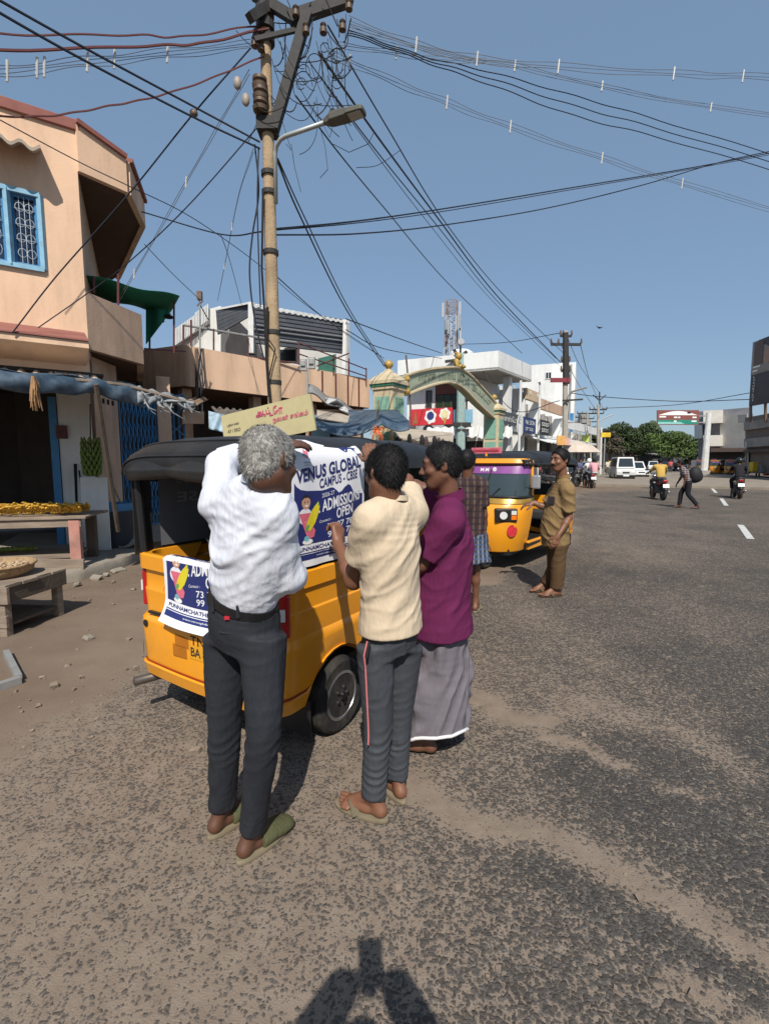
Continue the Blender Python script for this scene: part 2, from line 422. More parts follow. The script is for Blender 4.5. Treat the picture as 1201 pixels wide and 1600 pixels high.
# ================================================================ left-hand row of houses
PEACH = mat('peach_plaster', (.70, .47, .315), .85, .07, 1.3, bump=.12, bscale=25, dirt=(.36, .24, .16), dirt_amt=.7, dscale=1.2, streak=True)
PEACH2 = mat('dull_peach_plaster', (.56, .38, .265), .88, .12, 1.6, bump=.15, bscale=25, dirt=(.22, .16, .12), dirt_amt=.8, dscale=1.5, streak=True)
REDC = mat('red_oxide_coping', (.25, .095, .075), .8, .15, 4)
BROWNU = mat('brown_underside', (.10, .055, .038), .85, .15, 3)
WHITEW = mat('whitewash', (.68, .67, .63), .85, .08, 2, bump=.08, bscale=30, dirt=(.36, .33, .29), dirt_amt=.45, dscale=1.2, streak=True)
BLUEP = mat('blue_enamel', (.06, .22, .43), .45, .15, 8, dirt=(.1, .12, .14), dirt_amt=.4, dscale=5)
BLUEL = mat('pale_blue_paint', (.22, .42, .55), .55, .15, 8, dirt=(.2, .2, .2), dirt_amt=.3, dscale=5)
DARK = mat('dark_interior', (.018, .016, .015), .9, .2, 4)
ROOMW = mat('shaded_room_wall', (.05, .042, .036), .9, .2, 3)  # shade inside shops and hall is put into this dark wall colour
GLASSD = mat('dark_pane', (.02, .028, .035), .12, .1, 3, spec=.6)
STEEL = mat('rusty_steel', (.16, .11, .085), .6, .3, 12, metal=.3)
BSTEEL = mat('maroon_pipe', (.12, .04, .04), .6, .2, 9)
GREYP = mat('grey_pipe', (.32, .32, .31), .5, .15, 9, metal=.4)
ASB = mat('asbestos_sheet', (.40, .34, .27), .92, .2, 6, bump=.2, bscale=50, dirt=(.16, .12, .09), dirt_amt=.7, dscale=3)
TARPB = mat('blue_tarpaulin', (.04, .07, .105), .5, .25, 5, bump=.3, bscale=9, dirt=(.22, .24, .26), dirt_amt=.45, dscale=2.5)
TARPG = mat('green_shade_net', (.012, .15, .085), .8, .12, 30)
WOOD = mat('weathered_plank', (.26, .20, .15), .85, .25, 3, bump=.3, bscale=20, stretch=(1, 1, 6), dirt=(.1, .08, .06), dirt_amt=.5)
DWOOD = mat('dark_plank', (.10, .075, .055), .85, .25, 3, bump=.3, bscale=20)
u1 = Vector((math.sin(R(57)), math.cos(R(57)), 0)); n1 = Vector((u1.y, -u1.x, 0))
A1 = W(140, 565, 8.5); A1.z = 0
def F1(px, py, off=0.0):
    """point of the corner house's front plane under a photo pixel"""
    return on_plane(px, py, A1 + n1 * off, n1)
def f1(s, z, off=0.0): return A1 + u1 * s + n1 * off + Vector((0, 0, z))
def s1(px, py): p = F1(px, py); return (p - A1).dot(u1), p.z
# ---- corner house
B1 = thing('corner_house', 'two storey peach house with blue grilled window and red roof edge', 'house', A1)
sL = -5.2; zroof = s1(118, 205)[1]; zfl = 3.05
wsA, wz1 = s1(0, 292); wsB, wz0 = s1(70, 423); wsA -= .55
# upper wall built round the window opening, ground floor left open as a shop
wall = MB()
T = .23
def wseg(s0, s1_, z0, z1, mb=wall, t=T):
    mb.prism3([f1(s0, z0), f1(s1_, z0), f1(s1_, z1), f1(s0, z1)], -n1 * t)
wseg(sL, wsA, zfl, zroof); wseg(wsB, 0, zfl, zroof); wseg(wsA, wsB, zfl, wz0); wseg(wsA, wsB, wz1, zroof)
obj('upper_wall', wall, PEACH, B1)
# side wall running back from the corner, behind the balcony
bk = Vector((-.45, .89, 0)).normalized()
def side(z0, z1, L, mb): mb.prism3([A1 + Vector((0, 0, z0)) - n1 * .001, A1 + bk * L + Vector((0, 0, z0)), A1 + bk * L + Vector((0, 0, z1)), A1 + Vector((0, 0, z1)) - n1 * .001], Vector((-bk.y, bk.x, 0)) * .2)
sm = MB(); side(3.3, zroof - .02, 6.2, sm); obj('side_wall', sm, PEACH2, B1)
cp = MB(); cp.prism3([f1(sL, zroof, .05), f1(.06, zroof, .05), f1(.06, zroof + .16, .05), f1(sL, zroof + .16, .05)], -n1 * .4); obj('roof_coping', cp, REDC, B1, bevel=.01)
# cantilevered roof slab over the balcony with cut corner
zs = 6.28
q = [W(119, 265, 8.52), W(195, 300, 9.16), W(219, 352, 10.34), W(181, 434, 13.2)]
q = [Vector((p.x, p.y, zs)) for p in q]; qb = q + [A1 + bk * 6 + Vector((0, 0, zs))]
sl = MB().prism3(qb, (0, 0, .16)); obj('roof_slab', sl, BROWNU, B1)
fas = MB()
tops = [zroof + .1, zs + .52, zs + .42, zs + .3]
for (a, b, ta, tb) in zip(q[:-1], q[1:], tops[:-1], tops[1:]):
    d = (b - a); nn = Vector((d.y, -d.x, 0)).normalized() * .1
    a2, b2 = a + nn * .02, b + nn * .02
    fas.hexa([a2 - Vector((0, 0, .03)), b2 - Vector((0, 0, .03)), b2 + nn - Vector((0, 0, .03)), a2 + nn - Vector((0, 0, .03))], [Vector((a2.x, a2.y, ta)), Vector((b2.x, b2.y, tb)), Vector((b2.x, b2.y, tb)) + nn, Vector((a2.x, a2.y, ta)) + nn])
obj('slab_fascia', fas, PEACH, B1)
fc = MB()
for (a, b, ta, tb) in zip(q[:2], q[1:3], tops[:2], tops[1:3]):
    d = (b - a); nn = Vector((d.y, -d.x, 0)).normalized()
    fc.bar(Vector((a.x, a.y, ta + .03)) + nn * .07, Vector((b.x, b.y, tb + .03)) + nn * .07, .17, .07)
obj('fascia_coping', fc, REDC, B1)
# balcony parapet
bd = Vector((.21, .978, 0)).normalized(); bl = 1.36; bn = Vector((bd.y, -bd.x, 0))
bp_ = MB().prism3([A1 + bn * .003 + Vector((0, 0, 3.44)), A1 + bd * bl + Vector((0, 0, 3.44)), A1 + bd * bl + Vector((0, 0, 4.38)), A1 + bn * .003 + Vector((0, 0, 4.38))], -bn * .12)
E1 = A1 + bd * bl
bp_.prism3([E1 + Vector((0, 0, 3.44)), E1 + bk * 2.6 + Vector((0, 0, 3.44)), E1 + bk * 2.6 + Vector((0, 0, 4.38)), E1 + Vector((0, 0, 4.38))], Vector((-bk.y, bk.x, 0)) * .12)
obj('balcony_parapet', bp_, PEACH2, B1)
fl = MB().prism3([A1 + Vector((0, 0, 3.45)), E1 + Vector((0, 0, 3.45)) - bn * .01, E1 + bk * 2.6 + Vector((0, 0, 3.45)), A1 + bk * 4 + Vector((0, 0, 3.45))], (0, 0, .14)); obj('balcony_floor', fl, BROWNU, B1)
# window
win = MB()
fw = .07
for (a, b) in (((wsA, wz0), (wsA, wz1)), ((wsB, wz0), (wsB, wz1)), ((wsA, wz0), (wsB, wz0)), ((wsA, wz1), (wsB, wz1))):
    win.bar(f1(a[0], a[1], .02), f1(b[0], b[1], .02), fw, fw)
wmid = s1(14, 350)[0]; win.bar(f1(wmid, wz0, .021), f1(wmid, wz1, .021), fw * 1.2, fw * .9)
wf = obj('window', win, BLUEL, B1)
obj('pane', MB().prism3([f1(wsA, wz0, -.09), f1(wsB, wz0, -.09), f1(wsB, wz1, -.09), f1(wsA, wz1, -.09)], -n1 * .01), mat('blue_glass', (.015, .035, .07), .15, .2, 4, spec=.6), wf)
sash = MB()
for (a, b) in ((wsA + .05, wmid - .05), (wmid + .05, wsB - .05)):
    for z in (wz0 + .05, wz1 - .05): sash.bar(f1(a, z, -.05), f1(b, z, -.05), .05, .05)
    for s in (a, b): sash.bar(f1(s, wz0 + .05, -.05), f1(s, wz1 - .05, -.05), .05, .05)
obj('sash', sash, BLUEP, wf)
gl = MB()
for (a, b) in ((wsA + .08, wmid - .08), (wmid + .08, wsB - .08)):
    for k in range(1, 4):
        s = a + (b - a) * k / 4; gl.tube([f1(s, wz0 + .06, -.02), f1(s, wz1 - .06, -.02)], .006, 5)
    for zc in np.linspace(wz0 + .22, wz1 - .22, 4):
        for sc in (a + (b - a) * .27, a + (b - a) * .73):
            rr = min((b - a) * .22, .15)
            gl.tube([f1(sc + rr * math.cos(t), zc + rr * 1.15 * math.sin(t), -.02) for t in np.linspace(0, 2 * PI, 15)], .006, 5)
        gl.tube([f1(a, zc + .2, -.02), f1(b, zc + .2, -.02)], .006, 5)
obj('grille', gl, mat('silver_grille', (.35, .38, .42), .5, .1, 9, metal=.4), wf)
# corrugated sun-shade over the window
def corr(P0, ux, L, out, drop, amp=.035, wl=.22, t=.015):
    """corrugated sheet: along ux for L, reaching out and down"""
    return MB().grid(lambda a, b: Vector(P0) + Vector(ux) * (a * L) + Vector(out) * b + Vector((0, 0, -drop * b + amp * math.sin(a * L / wl * 2 * PI))), int(L / wl * 8), 3, thick=(0, 0, -t))
ssB, ssz = s1(80, 262)
obj('window_shade', corr(f1(wsA - .5, ssz + .22, 0), u1, ssB - wsA + .38, n1 * .42, .16, .04, .26, .05), ASB, B1)
# chajja ledge over the shop front
c0, c1 = s1(0, 500), s1(127, 532)
zo = F1(112, 531, .62).z; zl2 = F1(112, 541, .62).z; zo0 = zo + .05
lg = MB().hexa([f1(sL, zo + .28, 0), f1(-.05, zo + .24, 0), f1(-.05, zl2 - .18, 0), f1(sL, zl2 - .18, 0)], [f1(sL, zo, .75), f1(-.02, zo, .6), f1(-.02, zl2, .6), f1(sL, zl2, .75)])
obj('shop_ledge', lg, PEACH, B1)
lt = MB().hexa([f1(sL, zo + .31, 0.0), f1(-.05, zo + .27, 0.0), f1(-.05, zo + .25, 0.0), f1(sL, zo + .29, 0.0)], [f1(sL, zo + .028, .78), f1(-.02, zo + .028, .63), f1(-.02, zo + .005, .63), f1(sL, zo + .005, .78)])
obj('ledge_coping', lt, REDC, B1)
obj('ledge_sheet', corr(f1(-3.6, 2.98, .05), u1, 3.75, n1 * .85, .22, .03, .2, .02), ASB, B1)
# ground floor: shop opening, white pier, peach pier
gwl = MB(); sP = s1(94, 700)[0]; wseg(sP, -.02, .12, 3.02, gwl, .25); obj('white_pier', gwl, WHITEW, B1)
dp = MB().box(f1(sP - .07, 1.35, -.03), (.11, .11, 2.5), rz=-R(57) + PI / 2); obj('door_post', dp, BLUEP, B1)
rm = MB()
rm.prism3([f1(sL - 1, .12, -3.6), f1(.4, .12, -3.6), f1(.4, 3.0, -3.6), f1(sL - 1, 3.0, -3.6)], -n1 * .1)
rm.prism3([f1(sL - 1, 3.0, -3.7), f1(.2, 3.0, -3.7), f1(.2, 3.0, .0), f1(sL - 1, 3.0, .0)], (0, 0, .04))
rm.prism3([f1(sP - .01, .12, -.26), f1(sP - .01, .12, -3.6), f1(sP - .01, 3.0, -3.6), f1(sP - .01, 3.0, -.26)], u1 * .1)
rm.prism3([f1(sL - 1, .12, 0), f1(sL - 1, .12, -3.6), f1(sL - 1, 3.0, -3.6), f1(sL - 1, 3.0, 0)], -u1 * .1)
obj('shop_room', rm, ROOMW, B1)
pier = MB(); p0 = W(152, 700, 9.0); p1 = W(188, 700, 9.9); p0.z = p1.z = .12
pn = Vector(((p1 - p0).y, -(p1 - p0).x, 0)).normalized()
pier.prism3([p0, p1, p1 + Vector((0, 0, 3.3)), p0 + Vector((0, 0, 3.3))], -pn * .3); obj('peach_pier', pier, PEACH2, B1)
for i in range(4):
    for j in range(3):
        vb = MB(); vb.box(p0.lerp(p1, .15 + i * .2) + Vector((0, 0, 2.55 + j * .17)) + pn * .012, (.05, .02, .09), rz=math.atan2((p1 - p0).y, (p1 - p0).x))
        obj('vent_hole', vb, DARK, B1)
# collapsible gate
g0 = W(190, 700, 10.0); g1 = W(262, 700, 11.4); g0.z = g1.z = .12; gh = 2.75; gd = (g1 - g0); gL = gd.length; gd.normalize()
GT = thing('collapsible_gate', 'blue folding lattice gate closed under the balcony', 'gate', g0)
gn = Vector((gd.y, -gd.x, 0))
for k in range(13):
    a = g0 + gd * (gL * k / 12); obj('upright', MB().bar(a, a + Vector((0, 0, gh)), .03, .022), BLUEP, GT)
cell = gL / 12
for row in range(5):
    z0 = .25 + row * .52
    for k in range(12):
        a = g0 + gd * (cell * k) + gn * .022
        lx = MB().bar(a + Vector((0, 0, z0)), a + gd * cell + Vector((0, 0, z0 + .4)), .02, .008)
        lx.bar(a + gd * cell + Vector((0, 0, z0)) + gn * .01, a + Vector((0, 0, z0 + .4)) + gn * .01, .02, .008)
        obj('lattice', lx, BLUEP, GT)
obj('top_rail', MB().bar(g0 + Vector((0, 0, gh + .03)), g1 + Vector((0, 0, gh + .03)), .07, .08), BLUEP, GT)
obj('bottom_rail', MB().bar(g0 + Vector((0, 0, .02)), g1 + Vector((0, 0, .02)), .06, .05), BLUEP, GT)
gb = MB().prism3([g0 - gn * 2.5, g1 - gn * 2.5, g1 - gn * 2.5 + Vector((0, 0, 3.4)), g0 - gn * 2.5 + Vector((0, 0, 3.4))], -gn * .1)
gb.prism3([g0, g0 - gn * 2.5, g0 - gn * 2.5 + Vector((0, 0, 3.4)), g0 + Vector((0, 0, 3.4))], -gd * .08)
obj('hall_wall', gb, ROOMW, B1)
pp = MB(); q0 = W(256, 650, 11.2); q0.z = .12; pp.box(q0 + Vector((0, 0, 1.65)), (.28, .28, 3.3), rz=R(30)); obj('pillar', pp, PEACH2, B1)
q1 = W(271, 650, 11.6)
SG = thing('side_gate', 'narrow blue folding gate right of the peach pillar', 'gate', Vector((q1.x, q1.y, .12)))
for k in range(4):
    a = Vector((q1.x - .12 + k * .09, q1.y + k * .08, .12)); obj('upright', MB().bar(a, a + Vector((0, 0, 3.0)), .035), BLUEP, SG)
for z in np.arange(.4, 2.9, .35):
    a = Vector((q1.x - .12, q1.y - .02, z)); obj('lattice', MB().bar(a, a + Vector((.27, .24, .3)), .018).bar(a + Vector((0, 0, .3)), a + Vector((.27, .24, 0)), .018), BLUEP, SG)
# green shade net over the balcony
net_c = [W(134, 430, 8.9), W(281, 463, 10.6), W(262, 492, 11.4), W(137, 462, 10.3)]
NT = thing('shade_net', 'green shade net stretched on posts over the balcony', 'shade net', Vector((-4.6, 9.6, 4.38)))
ng = MB().grid(lambda a, b: (net_c[0].lerp(net_c[1], a)).lerp(net_c[3].lerp(net_c[2], a), b) + Vector((0, 0, -.10 * math.sin(PI * a) * math.sin(PI * b) + .03 * math.sin(9 * a + 3 * b))), 14, 8, thick=(0, 0, -.008))
obj('net', ng, TARPG, NT, smooth=True)
fold = MB().grid(lambda a, b: W(228 + 34 * a, 470 + 6 * a + (8 + 60 * b * (1 - a * .85)), 10.8 + .1 * math.sin(8 * a)), 8, 5, thick=(.01, .0, .0)); obj('hanging_fold', fold, TARPG, NT, smooth=True)
for (px, y0, y1, Y) in ((147, 432, 458, 9.0), (185, 428, 478, 9.4), (272, 468, 552, 10.75), (234, 480, 545, 11.2)):
    obj('post', MB().tube([W(px, y1, Y), W(px, y0, Y)], .022, 6), BSTEEL, NT)
obj('rail', MB().tube([W(226, 545, 10.3), W(290, 549, 11.8)], .02, 6), BSTEEL, NT)
fn_c = W(256, 498, 10.9)
FX = thing('spot_lamp', 'pair of dark flood lamps hanging from the net post', 'lamp', fn_c)
for dx in (-.07, .08):
    m_ = MB().lathe([(.02, .05), (.09, .02), (.1, -.01), (.085, -.03)], (fn_c.x + dx * 1.3, fn_c.y, fn_c.z + dx * .5), 14); obj('lamp_head', m_, DARK, FX, smooth=True, auto=40)
obj('bracket', MB().tube([fn_c + Vector((-.1, 0, 0)), fn_c + Vector((.16, 0, .1))], .012, 5), DARK, FX)
# ---- plinth in front of the shop (broken concrete edge)
pl_out = [G(-160, 955, .0), G(40, 925, 0), G(130, 905, 0), G(200, 884, 0), G(300, 840, 0), G(360, 815, 0)]
pb = MB(); ns = 46
def pl_at(t):
    x = t * (len(pl_out) - 1); i = min(int(x), len(pl_out) - 2); p = pl_out[i].lerp(pl_out[i + 1], x - i); return p
rows = []
for i in range(ns + 1):
    t = i / ns; p = pl_at(t); j = random.uniform(-.05, .05); j2 = random.uniform(-.03, .03)
    rows.append([p + Vector((0, -.06 + j, 0)), p + Vector((0, -.02 + j2, .06)), p + Vector((0, .02 + j2, .115 + j2 * .4)), p + Vector((0, .12, .14 + j2 * .2)), Vector((p.x * 1.3 - .6, max(p.y + 2.2, 9.5), .14))])
pb.rings(rows, close=False, cap=False); structure('shop_plinth', pb, CONC, smooth=True, auto=50)
for k, (px, py, s) in enumerate(((150, 905, .12), (185, 893, .16), (140, 1000, .09), (205, 876, .2), (120, 915, .1), (165, 900, .07))):
    p = G(px, py); M = Matrix.Rotation(k * 1.3, 3, 'Z') @ Matrix.Rotation(.25, 3, 'X')
    bsl = MB().box((0, 0, 0), (s * 1.2, s * .8, .05)); bsl.v = [tuple(M @ Vector((x * random.uniform(.55, 1.15), y * random.uniform(.6, 1.2), z * random.uniform(.5, 1.1))) + p + Vector((0, 0, .02))) for x, y, z in bsl.v]
    o = obj('broken_slab', bsl, CONC, bevel=.006)
    tag(o, ['small broken concrete chip beside the plinth corner', 'broken concrete piece lying along the plinth edge', 'flat pale stone chip lying alone on the earth', 'largest broken slab beside the yellow vehicle at the plinth', 'concrete chip near the bench leg at the plinth', 'smallest concrete chip along the plinth edge'][k], 'rubble', 'rubble along the plinth')
# ---- blue tarpaulin awning of the fruit shop
tl0, tl1, tl2 = W(-60, 572, 5.0), W(190, 598, 6.3), W(305, 628, 7.1)
tp = [tl0, W(60, 583, 5.5), W(130, 590, 5.95), tl1, W(240, 610, 6.7), tl2]
def tpos(a):
    x = a * (len(tp) - 1); i = min(int(x), len(tp) - 2); return tp[i].lerp(tp[i + 1], x - i)
AW = thing('tarp_awning', 'blue tarpaulin awning with frayed pale end over the fruit shop', 'awning', Vector((-4.5, 6.2, 2.2)))
def aw_roof(a, b):
    p = tpos(a); e = f1(-3.6 + 4.6 * a, 2.86 - .1 * a, .12)
    return p.lerp(e, b) + Vector((0, 0, -.10 * math.sin(PI * b) + .02 * math.sin(23 * a + 5 * b)))
obj('roof_sheet', MB().grid(aw_roof, 34, 10, thick=(0, 0, -.006)), TARPB, AW, smooth=True)
def aw_front(a, b):
    p = tpos(a); h = (.17 + .05 * math.sin(7 * a) + .14 * max(0, math.sin((a - .45) * 6)) * (1 if a < .85 else .3)) * (1 - .45 * max(0, a - .7) / .3)
    out = .05 * math.sin(PI * b) + .015 * math.sin(40 * a + 4 * b)
    return p + Vector((.3 * out, -out, -h * b + .012 * math.sin(31 * a)))
obj('front_roll', MB().grid(lambda a, b: aw_front(a * .72, b), 60, 8, thick=(0, .012, 0)), TARPB, AW, smooth=True)
FRAY = mat('frayed_tarp', (.27, .28, .28), .85, .35, 9, bump=.5, bscale=18, dirt=(.08, .12, .17), dirt_amt=.6, dscale=5)
obj('frayed_end', MB().grid(lambda a, b: aw_front(.70 + a * .30, b * .8) + Vector((.0, -.02 - .03 * math.sin(17 * a * b + 9 * a), .02 * math.sin(25 * a + 11 * b))), 34, 10, thick=(0, .015, .004)), FRAY, AW, smooth=True)
st = MB()
for k in range(26):
    p = aw_front(random.uniform(.7, .98), random.uniform(.1, .7)); q_ = p + Vector((random.uniform(-.15, .25), random.uniform(-.06, .06), random.uniform(-.28, .02)))
    st.tube([p, p.lerp(q_, .5) + Vector((0, -.03, -.04)), q_], [.012, .009, .003], 4)
obj('torn_strip', st, FRAY, AW)
obj('pole', MB().tube([W(150, 600, 6.0), W(185, 830, 6.9)], .03, 6), DWOOD, AW)
obj('stay', MB().tube([tl0 + Vector((0, .02, -.02)), tl1 + Vector((0, .02, -.02)), tl2 + Vector((0, .02, -.03))], .025, 6), WOOD, AW)
# ---- dried flower bundle, calendar, hanging banana stem
DRY = mat('dried_stems', (.30, .17, .08), .9, .35, 30)
db = MB(); c = W(52, 588, 5.25)
for k in range(70):
    a = random.uniform(0, 2 * PI); r = random.uniform(0, .05); L = random.uniform(.12, .36)
    db.tube([c + Vector((r * .3 * math.cos(a), r * .3 * math.sin(a), 0)), c + Vector((r * math.cos(a) + .01, r * math.sin(a), -L * .6)), c + Vector((r * 1.5 * math.cos(a) + .05 * L, r * 1.4 * math.sin(a), -L))], [.006, .009, .003], 4)
tag(obj('dried_bundle', db, DRY), 'dried brown flower bundle hanging from the tarpaulin edge', 'dried bundle')
tag(obj('wall_board', MB().box(F1(97, 675, .03), (.16, .03, .22), rz=R(33)), mat('faded_red_board', (.13, .05, .05), .7, .4, 12)), 'small dark red board fixed on the white pier', 'board')
BGREEN = mat('green_banana', (.13, .19, .035), .5, .25, 8, dirt=(.05, .05, .02), dirt_amt=.4, dscale=9)
BYEL = mat('ripe_banana', (.62, .36, .05), .5, .25, 7, dirt=(.12, .06, .02), dirt_amt=.45, dscale=14)
def banana(mb, p, d, up, L=.16, r=.017):
    d = d.normalized(); up = (up - d * up.dot(d)).normalized(); pts = []; rs = []
    for k in range(6):
        t = k / 5; pts.append(p + d * (L * t) + up * (.035 * math.sin(PI * t) * L / .16)); rs.append(r * (.35, .85, 1, 1, .8, .25)[k])
    mb.tube(pts, rs, 6)
hb = W(143, 712, 7.2)
HB = thing('hanging_banana_stem', 'green banana stem hanging by a cord in front of the white pier', 'banana stem', hb)
obj('cord', MB().tube([hb + Vector((0, .05, .75)), hb + Vector((0, 0, .2))], .008, 5), DARK, HB)
obj('stalk', MB().tube([hb + Vector((0, 0, .25)), hb + Vector((0, 0, -.3))], [.02, .012], 6), BGREEN, HB)
for t in range(8):
    mb = MB(); z = .16 - t * .065
    for k in range(11):
        a = 2 * PI * k / 11 + t * .3; r = .045 + .012 * math.sin(PI * t / 7); banana(mb, hb + Vector((r * math.cos(a), r * math.sin(a), z)), Vector((math.cos(a) * .55, math.sin(a) * .55, .85)), Vector((math.cos(a), math.sin(a), 0)), .13, .021)
    obj('banana_hand', mb, BGREEN, HB, smooth=True)
# ---- banana table
def plank_table(name, label, c, rz, L, Wd, H, planks, legm, extra=None, topm=None):
    t = thing(name, label, 'table', c, rz)
    for k in range(planks):
        y = -Wd / 2 + (k + .5) * Wd / planks
        obj('plank', MB().box((random.uniform(-.02, .02), y, H - .015 + random.uniform(-.004, .004)), (L * random.uniform(.98, 1.0), Wd / planks * .96, .03)), topm or WOOD, t, False, bevel=.003)
    return t
ctab = Vector((-5.25, 6.5, -0.04)); rzt = R(14)
BT = plank_table('banana_table', 'wooden plank table piled with ripe bananas by the shop', ctab, rzt, 2.5, .95, .86, 5, WOOD)
legm = [mat('pink_painted_post', (.42, .20, .16), .8, .3, 5, dirt=(.3, .22, .17), dirt_amt=.7, dscale=4), DWOOD, WOOD, DWOOD]
for k, (x, y) in enumerate(((1.1, -.4), (1.05, .38), (-1.1, -.4), (-1.1, .38))):
    obj('leg', MB().box((x, y, .41), (.13, .1, .82)), legm[k], BT, False, bevel=.006)
obj('apron', MB().box((-.02, -.425, .78), (2.4, .035, .1)), WOOD, BT, False)
obj('lower_board', MB().box((0, -.47, .26), (2.4, .05, .2), Matrix.Rotation(R(3), 3, 'Y')), WOOD, BT, False, bevel=.004)
obj('lower_board', MB().box((-.1, .1, .3), (2.2, .7, .03)), WOOD, BT, False)
Mt = Matrix.Translation(ctab) @ Matrix.Rotation(rzt, 4, 'Z')
for k in range(34):
    mb = MB(); c = Vector((-1.15 + (k % 17) * .14 + random.uniform(-.03, .03), -.26 + (k // 17) * .24 + random.uniform(-.04, .04), .875)); a0 = random.uniform(-.5, .5) - .3
    for j in range(7):
        a = a0 + (j - 3) * .2; banana(mb, c + Vector((.018 * (j - 3), .0, .03 + .02 * (j % 2))), Vector((math.sin(a) * .6, -.75, .42 + .1 * (j % 3))), Vector((0, .3, 1)), random.uniform(.14, .18), .019)
    mb.tube([c + Vector((-.06, .0, .03)), c + Vector((.06, .0, .04))], .018, 5)
    mb.xf(Mt); o = obj('banana_bunch', mb, BYEL, smooth=True)
    tag(o, 'ripe yellow banana bunch in the %s row of the pile on the plank table' % ('front' if k < 17 else 'back'), 'bananas', 'banana bunches in the %s row on the table' % ('front' if k < 17 else 'back'))
for k in range(5):
    mb = MB(); c = Vector((-.3 + k * .17, .02, .33))
    for j in range(6): banana(mb, c + Vector((.02 * (j - 3), 0, .02)), Vector((math.sin((j - 3) * .3), -.7, .3)), Vector((0, 0, 1)), .17, .018)
    mb.xf(Mt); tag(obj('banana_bunch', mb, BGREEN, smooth=True), 'green banana bunch on the lower shelf of the table', 'bananas', 'green bananas under the table')
# ---- front bench with flat basket
cb = Vector((-3.92, 4.55, 0)); rzb = R(-6)
FB = plank_table('front_bench', 'low weathered wooden bench carrying a flat basket of snacks', cb, rzb, 1.35, .72, .47, 4, WOOD)
for k, (x, y) in enumerate(((.6, -.3), (.6, .3), (-.6, -.3), (-.6, .3))): obj('leg', MB().box((x, y, .22), (.07, .07, .44)), WOOD, FB, False, bevel=.004)
obj('apron', MB().box((0, -.345, .38), (1.38, .03, .15)), WOOD, FB, False, bevel=.003)
obj('apron', MB().box((.655, 0, .38), (.03, .7, .14)), DWOOD, FB, False)
obj('lower_board', MB().box((0, -.33, .14), (1.3, .03, .11)), WOOD, FB, False, bevel=.003)
obj('lower_board', MB().box((0, .0, .1), (1.25, .5, .025)), DWOOD, FB, False)
Mb = Matrix.Translation(cb) @ Matrix.Rotation(rzb, 4, 'Z')
BSK = mat('woven_basket', (.33, .22, .12), .85, .3, 40, bump=.4, bscale=60)
def basket(c, r, label):
    t = thing('flat_basket', label, 'basket', c)
    obj('basket_wall', MB().lathe([(r * .75, 0), (r * .95, .05), (r, .11), (r * .96, .11), (r * .9, .055), (r * .7, .02)], c, 26), BSK, t, smooth=True, auto=40)
    obj('rim', MB().tube([c + Vector((r * math.cos(a), r * math.sin(a), .11)) for a in np.linspace(0, 2 * PI, 29)], .014, 6), BSK, t, smooth=True)
    sn = MB()
    for k in range(130):
        a = random.uniform(0, 2 * PI); q = r * .86 * math.sqrt(random.random()); p = c + Vector((q * math.cos(a), q * math.sin(a), .075 + .03 * (1 - q / r) + random.uniform(0, .012)))
        d = Vector((random.uniform(-1, 1), random.uniform(-1, 1), random.uniform(-.2, .2))).normalized() * .02
        sn.tube([p - d, p, p + d], [.005, .012, .005], 5)
    o = obj('groundnut_pile', sn, mat('groundnut', (.42, .30, .19), .85, .3, 30), t, smooth=True); o['kind'] = 'stuff'
    obj('lining', MB().lathe([(.01, .07), (r * .6, .062), (r * .88, .055)], c, 20), mat('groundnut', (.4, .3, .2)), t)
basket(Mb @ Vector((.28, -.02, .472)), .3, 'flat woven basket of groundnuts on the bench corner')
basket(Mb @ Vector((-.42, .06, .472)), .28, 'flat woven basket of groundnuts cut by the photo edge')
tag(obj('steel_channel', MB().bar(G(-70, 1095, .03), G(32, 1062, .03), .05, .05).bar(G(10, 1020, .03), G(30, 1060, .03), .04, .05), GREYP), 'grey metal frame bar lying on the earth at the left', 'metal bar')
# ---- bucket, broom handles, sacks beside the pier
bk0 = W(183, 850, 8.0); bk0.z = .14
BU = thing('plastic_drum', 'dark drum with a blue rim standing behind the plinth', 'drum', bk0)
obj('barrel', MB().lathe([(.24, 0), (.27, .4), (.28, .62)], bk0, 20), mat('dark_plastic', (.03, .035, .045), .5), BU, smooth=True, auto=40)
obj('rim', MB().lathe([(.285, .6), (.30, .62), (.30, .72), (.27, .72), (.27, .64)], bk0, 20), BLUEP, BU, smooth=True, auto=40)
for k, (x0, y0, x1, y1, lab) in enumerate(((118, 725, 122, 840, 'black umbrella leaning on the white pier'), (124, 735, 138, 835, 'thin black stick leaning beside the umbrella'), (170, 745, 192, 792, 'pale wooden stick leaning towards the drum'))):
    tag(obj('leaning_stick', MB().tube([W(x0, y0, 8.3), W(x1, y1, 8.0)], [.025, .015] if k == 0 else .013, 6), DARK if k < 2 else WOOD), lab, 'stick')
wbx = W(150, 800, 7.6)
tag(obj('white_board_sheet', MB().box(Vector((wbx.x, wbx.y, .72)), (.38, .03, 1.15), rz=R(10)), WHITEW), 'white sheet board standing against the peach pier', 'board')
sp = W(205, 865, 8.0); sp.z = .14
tag(obj('sack_cloth', MB().grid(lambda a, b: sp + Vector((-.3 + .7 * a, -.2 + .35 * b, .03 + .05 * math.sin(7 * a + 2) * math.sin(5 * b + 1) + .04)), 14, 8, thick=(0, 0, -.03)), mat('sackcloth', (.33, .28, .23), .95, .25, 20), smooth=True), 'crumpled pale sack lying flat on the plinth', 'sack')
